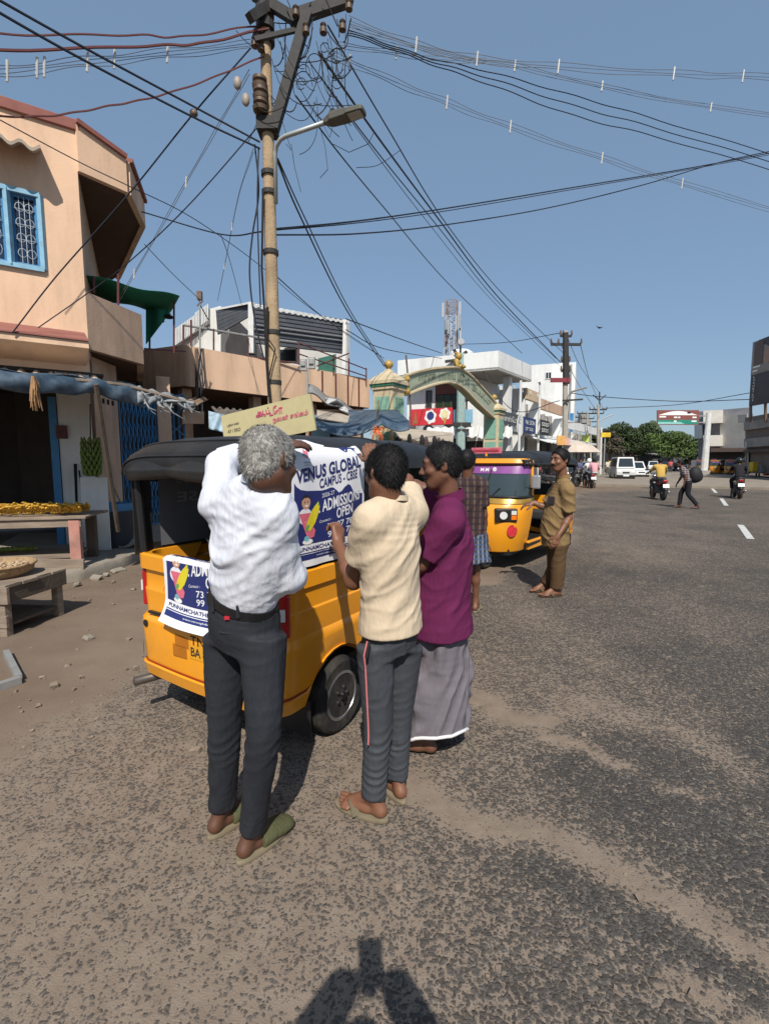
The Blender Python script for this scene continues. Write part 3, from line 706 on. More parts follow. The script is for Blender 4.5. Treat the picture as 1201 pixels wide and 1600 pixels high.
# ================================================================ row of houses further along, arch, poles, right-hand side
class Face:
    """a building front: vertical plane through A running along azimuth az (0 = straight away, 90 = to the right)"""
    def __init__(s, A, az):
        s.A = Vector((A[0], A[1], 0)); s.u = Vector((math.sin(R(az)), math.cos(R(az)), 0)); s.n = Vector((s.u.y, -s.u.x, 0)); s.rz = math.atan2(s.u.y, s.u.x)
        if s.n.dot(-s.A) < 0: s.n = -s.n
    def F(s, px, py, off=0.0): return on_plane(px, py, s.A + s.n * off, s.n)
    def f(s, a, z, off=0.0): return s.A + s.u * a + s.n * off + Vector((0, 0, z))
    def s_(s, px, py, off=0.0): p = s.F(px, py, off); return (p - s.A).dot(s.u), p.z
    def rect(s, mb, a0, a1, z0, z1, off=0.0, t=.2):
        return mb.prism3([s.f(a0, z0, off), s.f(a1, z0, off), s.f(a1, z1, off), s.f(a0, z1, off)], -s.n * t)
    def window(s, parent, a0, a1, z0, z1, frame, pane, off=.01, bars=1, fw=.06):
        w = MB()
        for (p, q) in (((a0, z0), (a0, z1)), ((a1, z0), (a1, z1)), ((a0, z0), (a1, z0)), ((a0, z1), (a1, z1))): w.bar(s.f(*p, off + .02), s.f(*q, off + .02), fw, fw)
        for k in range(bars):
            m_ = a0 + (a1 - a0) * (k + 1) / (bars + 1); w.bar(s.f(m_, z0, off + .021), s.f(m_, z1, off + .021), fw * .7, fw * .8)
        o = obj('window', w, frame, parent); obj('pane', s.rect(MB(), a0, a1, z0, z1, off, .004), pane, o); return o
    def text(s, body, a, z, h, w=None, off=.02, bold=.0, m=None, parent=None, name='lettering', rot=0.0):
        return obj(name, text_on(body, lambda x, y: s.f(x, y, off), a, z, h, w, bold, rot), m, parent)
GREYSH = mat('grey_shutter', (.085, .09, .10), .45, .12, 3, metal=.2, dirt=(.2, .19, .18), dirt_amt=.3, dscale=2)
WSHEET = mat('white_sheet', (.62, .62, .60), .6, .1, 4, dirt=(.35, .32, .28), dirt_amt=.4)
LETW = mat('white_letter', (.75, .75, .72), .6, .05); LETK = mat('black_letter', (.02, .02, .025), .6, .05); LETR = mat('crimson_letter', (.45, .02, .08), .6, .05)
RAILC = Vector((0, 0, 0))
F2 = Face((-4.98, 12.4), 41)
H2 = thing('terrace_house', 'low peach shop house with white roof rooms and grey slatted screen', 'house', F2.A)
sa, _ = F2.s_(287, 546); sb, _ = F2.s_(577, 598)
zp0 = F2.s_(408, 617)[1]; zp1 = F2.s_(408, 561)[1]
obj('terrace_parapet', F2.rect(MB(), sa, sb, zp0, zp1, 0, .18), PEACH, H2)
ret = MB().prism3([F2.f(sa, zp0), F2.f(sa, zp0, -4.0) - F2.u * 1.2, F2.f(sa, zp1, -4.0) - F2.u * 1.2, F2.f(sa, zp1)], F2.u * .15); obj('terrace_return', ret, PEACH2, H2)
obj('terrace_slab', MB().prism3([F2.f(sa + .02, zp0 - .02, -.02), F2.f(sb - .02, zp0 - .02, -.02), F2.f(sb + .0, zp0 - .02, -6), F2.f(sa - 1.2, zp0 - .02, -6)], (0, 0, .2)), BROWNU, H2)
for px in (503, 524, 543, 560):
    a, _ = F2.s_(px, 580); obj('down_strip', F2.rect(MB(), a - .03, a + .03, zp0 + .02, zp1 - .02, .02, .015), BSTEEL, H2)
# ground floor: recessed dark shops between piers
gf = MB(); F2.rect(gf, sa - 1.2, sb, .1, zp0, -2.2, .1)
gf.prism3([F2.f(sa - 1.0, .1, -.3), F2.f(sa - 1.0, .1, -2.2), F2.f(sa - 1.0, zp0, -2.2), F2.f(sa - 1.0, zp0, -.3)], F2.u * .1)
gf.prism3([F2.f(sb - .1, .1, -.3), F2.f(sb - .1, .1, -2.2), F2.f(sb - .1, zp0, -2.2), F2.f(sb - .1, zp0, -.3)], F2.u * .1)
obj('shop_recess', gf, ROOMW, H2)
for k in range(4):
    a = sa + .1 + (sb - sa - .4) * k / 3; obj('pier', F2.rect(MB(), a, a + .25, .0, zp0 - .02, -.35, .25), PEACH2, H2)
# rooms on the terrace
back = MB()
back.prism3([W(275, 560, 17.5), W(345, 560, 17.2), W(345, 478, 17.2), W(322, 484, 17.3), W(275, 520, 17.5)], (.2, 1.5, 0))
back.prism3([W(337, 575, 17.6), W(400, 575, 18.2), W(400, 478, 18.2), W(337, 490, 17.6)], (.1, .3, 0))
back.prism3([W(400, 580, 18.4), W(542, 600, 21), W(542, 505, 21), W(400, 485, 18.4)], (.1, .3, 0))
obj('roof_room', back, WHITEW, H2)
for (px0, px1, y0, y1, Y) in ((373, 401, 541, 557, 18.1), (430, 464, 545, 566, 18.6)):
    w = MB(); c = [W(px0, y1, Y), W(px1, y1, Y), W(px1, y0, Y), W(px0, y0, Y)]
    for a, b in zip(c, c[1:] + c[:1]): w.bar(a, b, .07)
    wo = obj('window', w, WSHEET, H2); obj('pane', MB().prism3(c, (0, -.02, 0)), GLASSD, wo)
# ribbed white canopy edge at left
rib = MB()
for k in range(22):
    t = k / 21; x0 = 275 + 50 * t; y1 = 517 - 35 * t - (3 if t > .6 else 0); a = W(x0, y1 + 22, 17.1); b = W(x0, y1 - 4, 17.1)
    obj('canopy_rib', MB().bar(a, b, .035), WSHEET, H2)
obj('canopy_band', MB().prism3([W(273, 540, 17.3), W(327, 505, 17.2), W(327, 482, 17.2), W(273, 517, 17.3)], (.02, .1, 0)), mat('shade_band', (.5, .5, .48), .7), H2)
# grey slatted gable and long screen, slat by slat
gp = [W(337, 483, 16.6), W(388, 472, 16.2), W(388, 495, 16.2), W(340, 523, 16.6)]
for k in range(6):
    t0, t1 = k / 6, (k + .92) / 6
    a0, a1 = gp[0].lerp(gp[3], t0), gp[0].lerp(gp[3], t1); b0, b1 = gp[1].lerp(gp[2], t0), gp[1].lerp(gp[2], t1)
    obj('gable_slat', MB().prism3([a0, a1, b1, b0], (.01, .05 + .02 * (k % 2), 0)), GREYSH, H2)
sc = [W(398, 477, 16.0), W(537, 499, 18.3), W(534, 552, 18.3), W(398, 536, 16.0)]
for k in range(9):
    t0, t1 = k / 9, (k + .97) / 9
    a0, a1 = sc[0].lerp(sc[3], t0), sc[0].lerp(sc[3], t1); b0, b1 = sc[1].lerp(sc[2], t0), sc[1].lerp(sc[2], t1)
    o_ = Vector((.01, -.025, 0))
    m_ = MB().hexa([a0, a1 + o_, a1 + o_ + Vector((0, .06, 0)), a0 + Vector((0, .06, 0))], [b0, b1 + o_, b1 + o_ + Vector((0, .06, 0)), b0 + Vector((0, .06, 0))]); obj('screen_slat', m_, GREYSH, H2)
obj('screen_backing', MB().prism3([p + Vector((.02, .09, 0)) for p in sc], (0, .03, 0)), GREYSH, H2)
for t in (.0, .52, .64): 
    if t: obj('screen_rail', MB().bar(sc[0].lerp(sc[3], t) + Vector((0, -.09, 0)), sc[1].lerp(sc[2], t) + Vector((0, -.09, 0)), .03), GREYP, H2)
obj('screen_post', MB().bar(W(393, 552, 16.0), W(393, 474, 16.0), .17), WSHEET, H2)
obj('screen_post', MB().bar(W(537, 596, 18.2), W(539, 500, 18.2), .13), WSHEET, H2)
ra, rb = W(392, 474, 15.9), W(546, 502, 18.4); rd = (rb - ra)
obj('roof_edge', MB().grid(lambda a, b: ra + rd * a + Vector((-.35 * b, .9 * b, .28 * b + .022 * math.sin(a * 110))), 150, 2, thick=(0, 0, -.09)), WSHEET, H2)
obj('roof_edge', MB().grid(lambda a, b: W(337, 482, 16.6).lerp(W(392, 471, 16.0), a) + Vector((.1 * b, 1.2 * b, .25 * b)), 8, 2, thick=(0, 0, -.06)), WSHEET, H2)
# pipe railing on the parapet
rl = [(287, 508, 13.2), (408, 528, 14.2), (463, 535, 15)]
obj('pipe_rail', MB().tube([W(*p) for p in rl], .03, 6), GREYP, H2)
for (px, y0, y1, Y) in ((287, 508, 547, 13.0), (334, 514, 552, 13.4), (299, 500, 548, 13.0), (388, 528, 560, 14), (467, 535, 570, 15.0), (521, 555, 585, 16.2), (545, 560, 590, 16.8), (572, 575, 598, 17.3)):
    obj('rail_post', MB().tube([W(px, y1, Y), W(px, y0, Y)], .025, 6), BSTEEL, H2)
for p in (((467, 536, 15.0), (572, 577, 17.3)), ((467, 553, 15.0), (572, 588, 17.3)), ((275, 543, 12.5), (467, 568, 15.0)), ((495, 572, 15.6), (545, 552, 16.8))):
    obj('pipe_rail', MB().tube([W(*q_) for q_ in p], .022, 6), BSTEEL, H2)
obj('green_panel', MB().prism3([W(497, 590, 16.6), W(525, 590, 17.0), W(525, 553, 17.0), W(497, 560, 16.6)], (0, .02, 0)), mat('green_mesh', (.05, .16, .12), .6), H2)
tv = W(312, 545, 12.9)
AN = thing('antenna_mast', 'rusty antenna mast with cables standing on the terrace edge', 'antenna', W(314, 650, 12.3))
obj('mast', MB().tube([W(316, 650, 12.3), W(313, 560, 12.5), W(312, 475, 12.8), W(312, 460, 12.8)], [.03, .025, .02, .02], 6), GREYP, AN)
obj('mast', MB().tube([W(308, 640, 12.3), W(307, 545, 12.5)], .045, 6), STEEL, AN)
cbm = MB()
for k in range(5): cbm.tube([W(309 + 2 * k + 3 * math.sin(k + j), 545 + 12 * j, 12.3) for j in range(8)], .01, 4)
obj('cable', cbm, DARK, AN)
obj('antenna_head', MB().box(W(312, 462, 12.8), (.12, .1, .2)).bar(W(308, 478, 12.8), W(317, 470, 12.8), .03).bar(W(312, 475, 12.8), W(326, 500, 13), .02), STEEL, AN)
for k, (px, py, Y, lab) in enumerate(((474, 570, 14.2, 'left grey meter box on the terrace parapet right of the pole'), (487, 567, 14.4, 'right grey meter box on the terrace parapet right of the pole'))):
    tag(obj('meter_box', MB().box(W(px, py, Y), (.19, .14, .34)).box(W(px, py, Y) + Vector((0, -.09, .03)), (.13, .05, .16)), GREYP, bevel=.01), lab, 'meter box')
tag(obj('cable_pipe', MB().tube([W(480, 578, 14.2), W(481, 640, 14.0)], .035, 6), GREYP), 'grey pipe below the meter boxes on the parapet', 'pipe')
# awnings under the terrace
tl = thing('tile_awning', 'small brown corrugated awning on the left of the terrace house', 'awning', W(305, 640, 11.6))
obj('roof_sheet', corr(W(283, 620, 12.2), (W(326, 622, 12.6) - W(283, 620, 12.2)).normalized(), (W(326, 622, 12.6) - W(283, 620, 12.2)).length, (.15, -1.1, 0), .25, .035, .17, .02), mat('clay_sheet', (.30, .19, .12), .9, .3, 6, dirt=(.1, .08, .06), dirt_amt=.6), tl)
obj('front_board', MB().prism3([W(285, 662, 11.7), W(318, 662, 11.9), W(318, 643, 11.9), W(285, 643, 11.7)], (0, .05, 0)), PEACH2, tl)
tag(obj('cloth_cover', MB().grid(lambda a, b: W(326 + 24 * a, 642 + 6 * a + 28 * b, 11.6 - .5 * b + .12 * math.sin(7 * a + 3 * b)), 10, 8, thick=(0, .02, 0)), mat('pale_blue_cloth', (.30, .40, .47), .9, .2, 8), smooth=True), 'pale blue cloth cover hanging left of the yellow board', 'cloth')
tag(obj('sheet_awning', corr(W(330, 636, 12.6), F2.u, 4.5, (.5, -.9, 0), .3, .03, .2, .015), mat('dark_sheet', (.12, .105, .09), .9, .3, 5)), 'dark corrugated awning under the peach parapet behind the pole', 'awning')  # plain dark brown-grey sheet colour
tag(obj('sheet_awning', MB().grid(lambda a, b: W(482 + 75 * a, 600 + 40 * a + 12 * b, 14.5 + 1.5 * a - 1.6 * b) + Vector((0, 0, .05 * math.sin(12 * a) - .1 * math.sin(PI * b))), 16, 8, thick=(0, 0, -.03)), mat('grey_tarp', (.22, .215, .20), .8, .3, 5, bump=.3), smooth=True), 'grey patched sheet awning sloping below the striped parapet', 'awning')
tag(obj('white_bundle', MB().grid(lambda a, b: W(508 + 36 * a, 622 + 18 * a + 12 * b - 6 * math.sin(PI * a), 14.0 + .2 * math.sin(9 * a + 5 * b)), 14, 6, thick=(0, .1, .02)), mat('crumpled_plastic', (.42, .41, .40), .6, .25, 9), smooth=True), 'crumpled white plastic bundle lying on the grey awning', 'plastic bundle')
tag(obj('thatch_awning', MB().grid(lambda a, b: W(495 + 90 * a, 640 + 14 * a + 12 * b, 13.2 + 1.6 * a - 1.0 * b), 16, 4, thick=(0, 0, -.05)), ASB, smooth=True), 'brown sheet awning just above the blue tarpaulin', 'awning')
# blue tarp in the middle
BT2 = thing('blue_stall_tarp', 'blue stall tarpaulin sagging between poles beside the green pillar', 'tarpaulin', W(560, 700, 12.0))
def tarp2(a, b):
    if a < .62: x = a / .62; p = W(488 + 107 * x, 652 + 22 * math.sin(PI * x * .9) - 12 * x, 12.2 + .4 * x)
    else: x = (a - .62) / .38; p = W(595 + 44 * x, 646 + 10 * math.sin(PI * x * .8) + 6 * x, 12.6 + .2 * x)
    return p + Vector((0, -.35 * math.sin(PI * b * .5), -.30 * b * (1 - .5 * abs(a - .62))))
obj('sheet', MB().grid(tarp2, 40, 8, thick=(0, .01, 0)), TARPB, BT2, smooth=True)
obj('roof_sheet', MB().grid(lambda a, b: tarp2(a, 0).lerp(W(500 + 120 * a, 640, 15), b), 20, 6, thick=(0, 0, -.01)), TARPB, BT2, smooth=True)
obj('pole', MB().tube([W(590, 760, 12.3), W(590, 648, 12.4), W(591, 625, 12.4)], .028, 6), WOOD, BT2)
tag(obj('blue_sheet', MB().prism3([W(488, 690, 12.6), W(515, 690, 12.8), W(515, 655, 12.8), W(488, 648, 12.6)], (0, .03, 0)), BLUEL), 'pale blue sheet hanging behind the yellow board', 'sheet')
rg = MB(); c = W(589, 672, 12.1)
for k in range(26):
    a = random.uniform(0, 6.28); L = random.uniform(.1, .25); rg.tube([c, c + Vector((math.cos(a) * L * .7, -.08, math.sin(a) * L * .6)), c + Vector((math.cos(a) * L, -.02, math.sin(a) * L - .08))], [.02, .015, .006], 4)
tag(obj('orange_garland', rg, mat('orange_flower', (.6, .16, .06), .8, .3, 20)), 'orange red garland tied on the tarpaulin pole', 'garland')
clt = []
for k in range(12):
    px = 620 + k * 6.5; p = W(px, 688 + (k % 3) * 4, 14.5)
    tag(obj('hanging_bag', MB().ball(p, (.07, .06, .11 + .03 * (k % 4)), 8, 6), mat('bag%d' % (k % 3), [(.02, .02, .022), (.07, .045, .04), (.06, .058, .055)][k % 3], .7)), ['dark', 'brown', 'grey'][k % 3] + ' bag hanging in the row under the stall roof', 'bag', ['dark', 'brown', 'grey'][k % 3] + ' bags hanging at the stall')
tag(obj('stall_roof', MB().grid(lambda a, b: W(618 + 90 * a, 668 + 8 * a, 16.5 - 1.8 * b) + Vector((0, 0, -.3 * b)), 12, 4, thick=(0, 0, -.04)), ASB), 'worn brown stall roof left of the ice cream banner', 'stall roof')
# ---------------------------------------------------------------- welcome arch
ARCHG = mat('pale_green_plaster', (.33, .37, .28), .8, .12, 5, dirt=(.42, .36, .24), dirt_amt=.5, dscale=3)
GREENP = mat('sea_green_paint', (.20, .37, .28), .7, .15, 6); CREAM = mat('cream_plaster', (.52, .43, .28), .8, .12, 4, dirt=(.3, .24, .16), dirt_amt=.4)
GOLD = mat('gold_paint', (.42, .27, .07), .5, .2, 9, metal=.15); DGREEN = mat('deep_green_band', (.03, .16, .1), .6, .1)
PLc = W(607, 700, 16.0); PRc = W(770, 690, 24.0); PLc.z = PRc.z = 0
ad = (PRc - PLc); aL = ad.length; ad.normalize(); an = Vector((ad.y, -ad.x, 0)); FA = Face(PLc, math.degrees(math.atan2(ad.x, ad.y)))
AR = thing('welcome_arch', 'pale green welcome arch with golden finials across the side street', 'arch', PLc)
def pillar(c, ztop, w):
    rz = FA.rz; p = obj('pillar', MB().box(c + Vector((0, 0, (ztop - .75) / 2)), (w, w, ztop - .75), rz=rz), CREAM, AR, bevel=.02)
    for sgn, nrm in ((1, FA.n), (1, -FA.u)):
        for (z0, z1) in ((ztop - 1.95, ztop - 1.0), (ztop - 3.1, ztop - 2.1)):
            t_ = Vector((-nrm.y, nrm.x, 0)); cc = c + nrm * (w / 2)
            obj('green_panel', MB().prism3([cc - t_ * w * .36 + Vector((0, 0, z0)), cc + t_ * w * .36 + Vector((0, 0, z0)), cc + t_ * w * .36 + Vector((0, 0, z1)), cc - t_ * w * .36 + Vector((0, 0, z1))], nrm * .03), GREENP, p)
    for k, (z, ww, hh, mm_) in enumerate(((ztop - .72, w * 1.12, .1, CREAM), (ztop - .64, w * 1.2, .07, DGREEN), (ztop - .55, w * 1.28, .1, CREAM))):
        obj('cornice', MB().box(c + Vector((0, 0, z)), (ww, ww, hh), rz=rz), mm_, p)
    dm = MB().rings([[c + Matrix.Rotation(rz, 3, 'Z') @ Vector((sx * r, sy * r, ztop - .5 + h)) for sx, sy in ((-1, -1), (1, -1), (1, 1), (-1, 1))] for r, h in ((w * .62, 0), (w * .5, .12), (w * .3, .24), (w * .16, .32), (w * .1, .4))])
    obj('dome_cap', dm, CREAM, p)
    obj('finial', MB().lathe([(.05, -.05), (.09, 0), (.06, .03), (.13, .10), (.15, .17), (.12, .25), (.03, .3), (.01, .33)], c + Vector((0, 0, ztop - .12)), 14), GOLD, p, smooth=True, auto=50)
    return p
zL = W(604, 562, 16).z - .2; pL = pillar(PLc, zL, .74); pR = pillar(PRc, W(770, 616, 24).z - .2, .74)
top = [(625, 590), (645, 583), (668, 578), (690, 576), (705, 576), (718, 580), (731, 590), (745, 605), (758, 619), (771, 634)]
bot = [(625, 617), (648, 608), (668, 601), (685, 597), (700, 597), (712, 601), (724, 612), (739, 628), (754, 642), (769, 655)]
tw = [FA.s_(*p) for p in top]; bw = [FA.s_(*p) for p in bot]
def smooth_poly(pts, n=40):
    xs = np.array([p[0] for p in pts]); zs_ = np.array([p[1] for p in pts]); t = np.linspace(xs[0], xs[-1], n); z = np.interp(t, xs, zs_)
    k = np.array([1, 2, 3, 2, 1]) / 9; zp = np.convolve(np.pad(z, 2, mode='edge'), k, 'valid'); return list(zip(t, zp))
tws, bws = smooth_poly(tw), smooth_poly(bw)
obj('arch_band', MB().rings([[FA.f(b[0], b[1], .18), FA.f(t[0], t[1], .18), FA.f(t[0], t[1], -.18), FA.f(b[0], b[1], -.18)] for t, b in zip(tws, bws)]), ARCHG, AR)
for src, dz in ((tws, .03), (bws, -.03)):
    obj('arch_moulding', MB().tube([FA.f(a, z + dz, .19) for a, z in src], .055, 6), CREAM, AR)
LETG = mat('dark_raised_letter', (.16, .2, .13), .8, .1)
S0, S1 = tws[2][0], tws[-3][0]
def arch_uv(x, y):
    t = (x - S0) / (S1 - S0) * (len(tws) - 6) + 2; i = int(min(max(t, 0), len(tws) - 2)); fr = t - i
    zt = tws[i][1] * (1 - fr) + tws[i + 1][1] * fr; zb = bws[i][1] * (1 - fr) + bws[i + 1][1] * fr
    return FA.f(x, zb + (zt - zb) * (.22 + .56 * y), .195)
for body, x0, x1 in (('ஊருளை', .06, .22), ('யாயாய்ப', .26, .44), ('பாபுயா', .47, .62), ('நடபட்டு', .66, .95)):
    obj('raised_letters', text_on(body, arch_uv, S0 + (S1 - S0) * x0, 0, 1.0, (S1 - S0) * (x1 - x0), .015), LETG, AR)
em = FA.F(635, 602, .2); obj('gold_emblem', MB().lathe([(.02, .06), (.15, .04), (.2, 0)], (0, 0, 0), 10, 'Y').xf(Matrix.Translation(em) @ Matrix.Rotation(FA.rz, 4, 'Z')).ball(em + Vector((0, 0, .2)), .12).ball(em - Vector((0, 0, .2)), .13), GOLD, AR)
li = FA.F(713, 577, 0)
lion = MB().ball(li + Vector((0, 0, .25)), (.14, .14, .24)).ball(li + FA.n * .08 + Vector((0, 0, .5)), (.14, .14, .15)).ball(li + FA.n * .18 + Vector((0, 0, .08)), (.22, .16, .09))
for sx in (-.15, .15): lion.tube([li + FA.u * sx + Vector((0, 0, .38)), li + FA.u * sx * 1.5 + FA.n * .15 + Vector((0, 0, 0))], .05, 6)
for sx in (-.09, .09): lion.ball(li + FA.u * sx + Vector((0, 0, .63)), .05, 8, 6)
obj('lion_figure', lion, GOLD, AR, smooth=True)
for (c, zz_, w) in ((PLc, zL - 1.35, .74),):
    cc = c + FA.n * (w / 2 + .035); g_ = lambda a, b, cc=cc: cc + FA.u * a + Vector((0, 0, b))
    obj('raised_letters', text_on('RET', g_, -.2, zz_ + .1, .2, .42, .01), LETG, AR); obj('raised_letters', text_on('S', g_, -.1, zz_ - .35, .3, .2, .01), LETG, AR)
# ---------------------------------------------------------------- white corner building behind the arch
Cw = W(775, 700, 27); FWa = Face(Cw, 116); FWb = Face(Cw, 36)
WB = thing('white_building', 'white two storey corner building with boxed parapet behind the arch', 'building', FWa.A)
WCL = mat('clean_white_wall', (.72, .72, .70), .8, .06, 1.5, dirt=(.38, .36, .33), dirt_amt=.5, dscale=.8, streak=True)
a0, zt = FWa.s_(621, 563); zt = FWa.s_(775, 548)[1]; zb_ = FWa.s_(775, 577)[1]
obj('boxed_parapet', FWa.rect(MB(), a0, 0, zb_, zt, 0, .2).prism3([FWb.f(.0, zb_, 0), FWb.f(5.2, zb_, 0), FWb.f(5.2, zt, 0), FWb.f(.0, zt, 0)], -FWb.n * .2), WCL, WB)
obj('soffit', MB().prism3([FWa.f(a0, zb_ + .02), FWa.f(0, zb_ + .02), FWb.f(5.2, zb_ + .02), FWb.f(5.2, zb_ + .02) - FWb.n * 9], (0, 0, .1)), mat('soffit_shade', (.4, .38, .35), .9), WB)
wl_ = MB(); ap, _ = FWa.s_(727, 620, -1.2)
FWa.rect(wl_, a0 + .1, ap, 0, zb_ + .01, -1.2, .3); obj('front_wall', wl_, WCL, WB)
obj('brown_wall', MB().prism3([FWa.f(ap, 3, -1.25), FWb.f(2.0, 3, -2.4), FWb.f(2.0, zb_, -2.4), FWa.f(ap, zb_, -1.25)], (.05, .3, 0)), mat('brown_cladding', (.14, .085, .065), .8), WB)
obj('street_wall', MB().prism3([FWb.f(1.2, 0, -2.2), FWb.f(6.5, 0, -2.2), FWb.f(6.5, zb_, -2.2), FWb.f(1.2, zb_, -2.2)], -FWb.n * .2), WCL, WB)
obj('column', MB().box(FWb.f(2.6, zb_ / 2, -.5), (.4, .4, zb_), rz=FWb.rz), WCL, WB)
def winpx(face, parent, x0, y0, x1, y1, frame, pane, off=.0, bars=1):
    aa, zz1 = face.s_(x0, y0, off); bb, _ = face.s_(x1, y0, off); zz0 = face.s_((x0 + x1) / 2, y1, off)[1]
    return face.window(parent, min(aa, bb), max(aa, bb), zz0, zz1, frame, pane, off, bars)
winpx(FWa, WB, 666, 611, 674, 637, BROWNU, GLASSD, -1.18, 0)
winpx(FWa, WB, 681, 602, 717, 640, BROWNU, mat('dark_green_pane', (.02, .035, .015), .2, .2, 4), -1.18, 2)
winpx(FWa, WB, 736, 593, 742, 630, WCL, GLASSD, -1.18, 0)
aa, zz = FWa.s_(681, 602, -1.1); bb, _ = FWa.s_(717, 602, -1.1)
obj('sunshade', FWa.rect(MB(), aa, bb, zz - .55, zz, -1.08, .04), mat('maroon_blind', (.16, .06, .05), .8), WB)
obj('water_tank', MB().lathe([(.8, 0), (.8, .8), (.5, 1.0), (.1, 1.05)], FWa.f(a0 + 2.8, zt, -3.5), 16), WCL, WB, smooth=True, auto=40)
obj('roof_parapet', FWa.rect(MB(), a0 + 4, -.6, zt, zt + .35, -3, .2), mat('roof_brown', (.3, .24, .2), .9), WB)
# ground floor shops of the white building
aa, z1_ = FWa.s_(640, 640, -.9); bb, _ = FWa.s_(707, 640, -.9); z0_ = FWa.s_(672, 664, -.9)[1]
IC = thing('ice_cream_banner', 'red ice cream banner with cones on the white building', 'banner', FWa.f(aa, z0_, -.9))
obj('board', FWa.rect(MB(), aa, bb, z0_, z1_, -.85, .06), mat('banner_red', (.55, .035, .045), .5, .1, 3), IC)
bwid, bht = bb - aa, z1_ - z0_; fnb = lambda x, y, off=-.845: FWa.f(aa + x * bwid, z0_ + y * bht, off)
def disc(cx, cy, rx, ry, off, n=18, wav=0.0): return MB().add([fnb(cx + rx * math.cos(t) * (1 + wav * math.sin(6 * t)), cy + ry * math.sin(t) * (1 + wav * math.sin(6 * t)), off) for t in np.linspace(0, 2 * PI, n, endpoint=False)], [tuple(range(n))])
obj('white_splash', disc(.5, .5, .13, .42, -.84, 36, .1), LETW, IC); obj('blue_oval', disc(.5, .55, .085, .26, -.835), mat('oval_blue', (.04, .05, .18), .5), IC)
obj('white_splash', disc(.83, .62, .12, .36, -.84, 36, .1), LETW, IC)
obj('cone', MB().add([fnb(.77, .5, -.83), fnb(.89, .5, -.83), fnb(.84, .02, -.83), fnb(.82, .02, -.83)], [(0, 1, 2, 3)]), mat('wafer', (.5, .24, .07), .7), IC)
obj('scoop', disc(.83, .62, .085, .24, -.828), mat('cream_scoop', (.7, .62, .35), .6), IC)
obj('cone', MB().add([fnb(.1, .1, -.83), fnb(.2, .1, -.83), fnb(.16, .85, -.83), fnb(.14, .85, -.83)], [(0, 1, 2, 3)]), mat('wafer_dark', (.3, .13, .05), .7), IC)
gb_ = thing('grey_shop_board', 'grey shop board with worn lettering under the red banner', 'sign', FWa.f(aa, z0_ - 1, -.9))
c0, _ = FWa.s_(650, 665, -.9); c1, _ = FWa.s_(722, 665, -.9); zg = FWa.s_(680, 676, -.9)[1]
obj('board', FWa.rect(MB(), c0, c1, zg, z0_ - .03, -.87, .05), mat('grey_board', (.38, .38, .37), .7, .15, 4), gb_)
obj('mark', MB().add([FWa.f(c0 + .8 + .35 * math.cos(t), (zg + z0_) / 2 + .25 * math.sin(t), -.86) for t in np.linspace(0, 2 * PI, 12, endpoint=False)], [tuple(range(12))]), LETK, gb_)
obj('mark', MB().add([FWa.f(c1 - .8 + .4 * math.cos(t), (zg + z0_) / 2 + .28 * math.sin(t), -.86) for t in np.linspace(0, 2 * PI, 12, endpoint=False)], [tuple(range(12))]), LETK, gb_)
for (x0, x1, y, lab) in ((657, 740, 683, 'long white awning below the grey shop board'), (741, 795, 683, 'white awning strip behind the right arch pillar')):
    e0, ez = FWa.s_(x0, y, .2); e1, _ = FWa.s_(x1, y, .2)
    tag(obj('awning', MB().grid(lambda a, b: FWa.f(e0 + (e1 - e0) * a, ez + .05 * math.sin(a * 40) + .6 * (1 - b), .3 * b - .8), 40, 3, thick=(0, 0, -.04)), WSHEET), lab, 'awning')
sh = MB(); FWa.rect(sh, a0 + .1, -.3, 0, 3.0, -1.15, .04); obj('shaded_shop_mouth', sh, ROOMW, WB)  # dark sheet over the wall stands in for the shaded shop interior
bb_ = MB(); bb_.prism3([FWa.f(ap + .15, 2.7, -1.1), FWa.f(-.2, 2.7, -1.1), FWa.f(-.2, 5.0, -1.1), FWa.f(ap + .15, 5.0, -1.1)], -FWa.n * .05); obj('white_hoarding', bb_, WCL, WB)
pb_ = FWa.F(684, 652, .1)
BPN = thing('pale_blue_hoarding', 'pale blue hoarding frame right of the ice cream banner', 'hoarding', FWa.F(725, 662, -.5))
for (x0, y0, x1, y1) in ((709, 640, 728, 660), (728, 640, 738, 662)):
    e0, ez1 = FWa.s_(x0, y0, -.6); e1, _ = FWa.s_(x1, y0, -.6); ez0 = FWa.s_(x0, y1, -.6)[1]
    obj('panel', FWa.rect(MB(), e0, e1, ez0, ez1, -.6, .05), BLUEL, BPN)
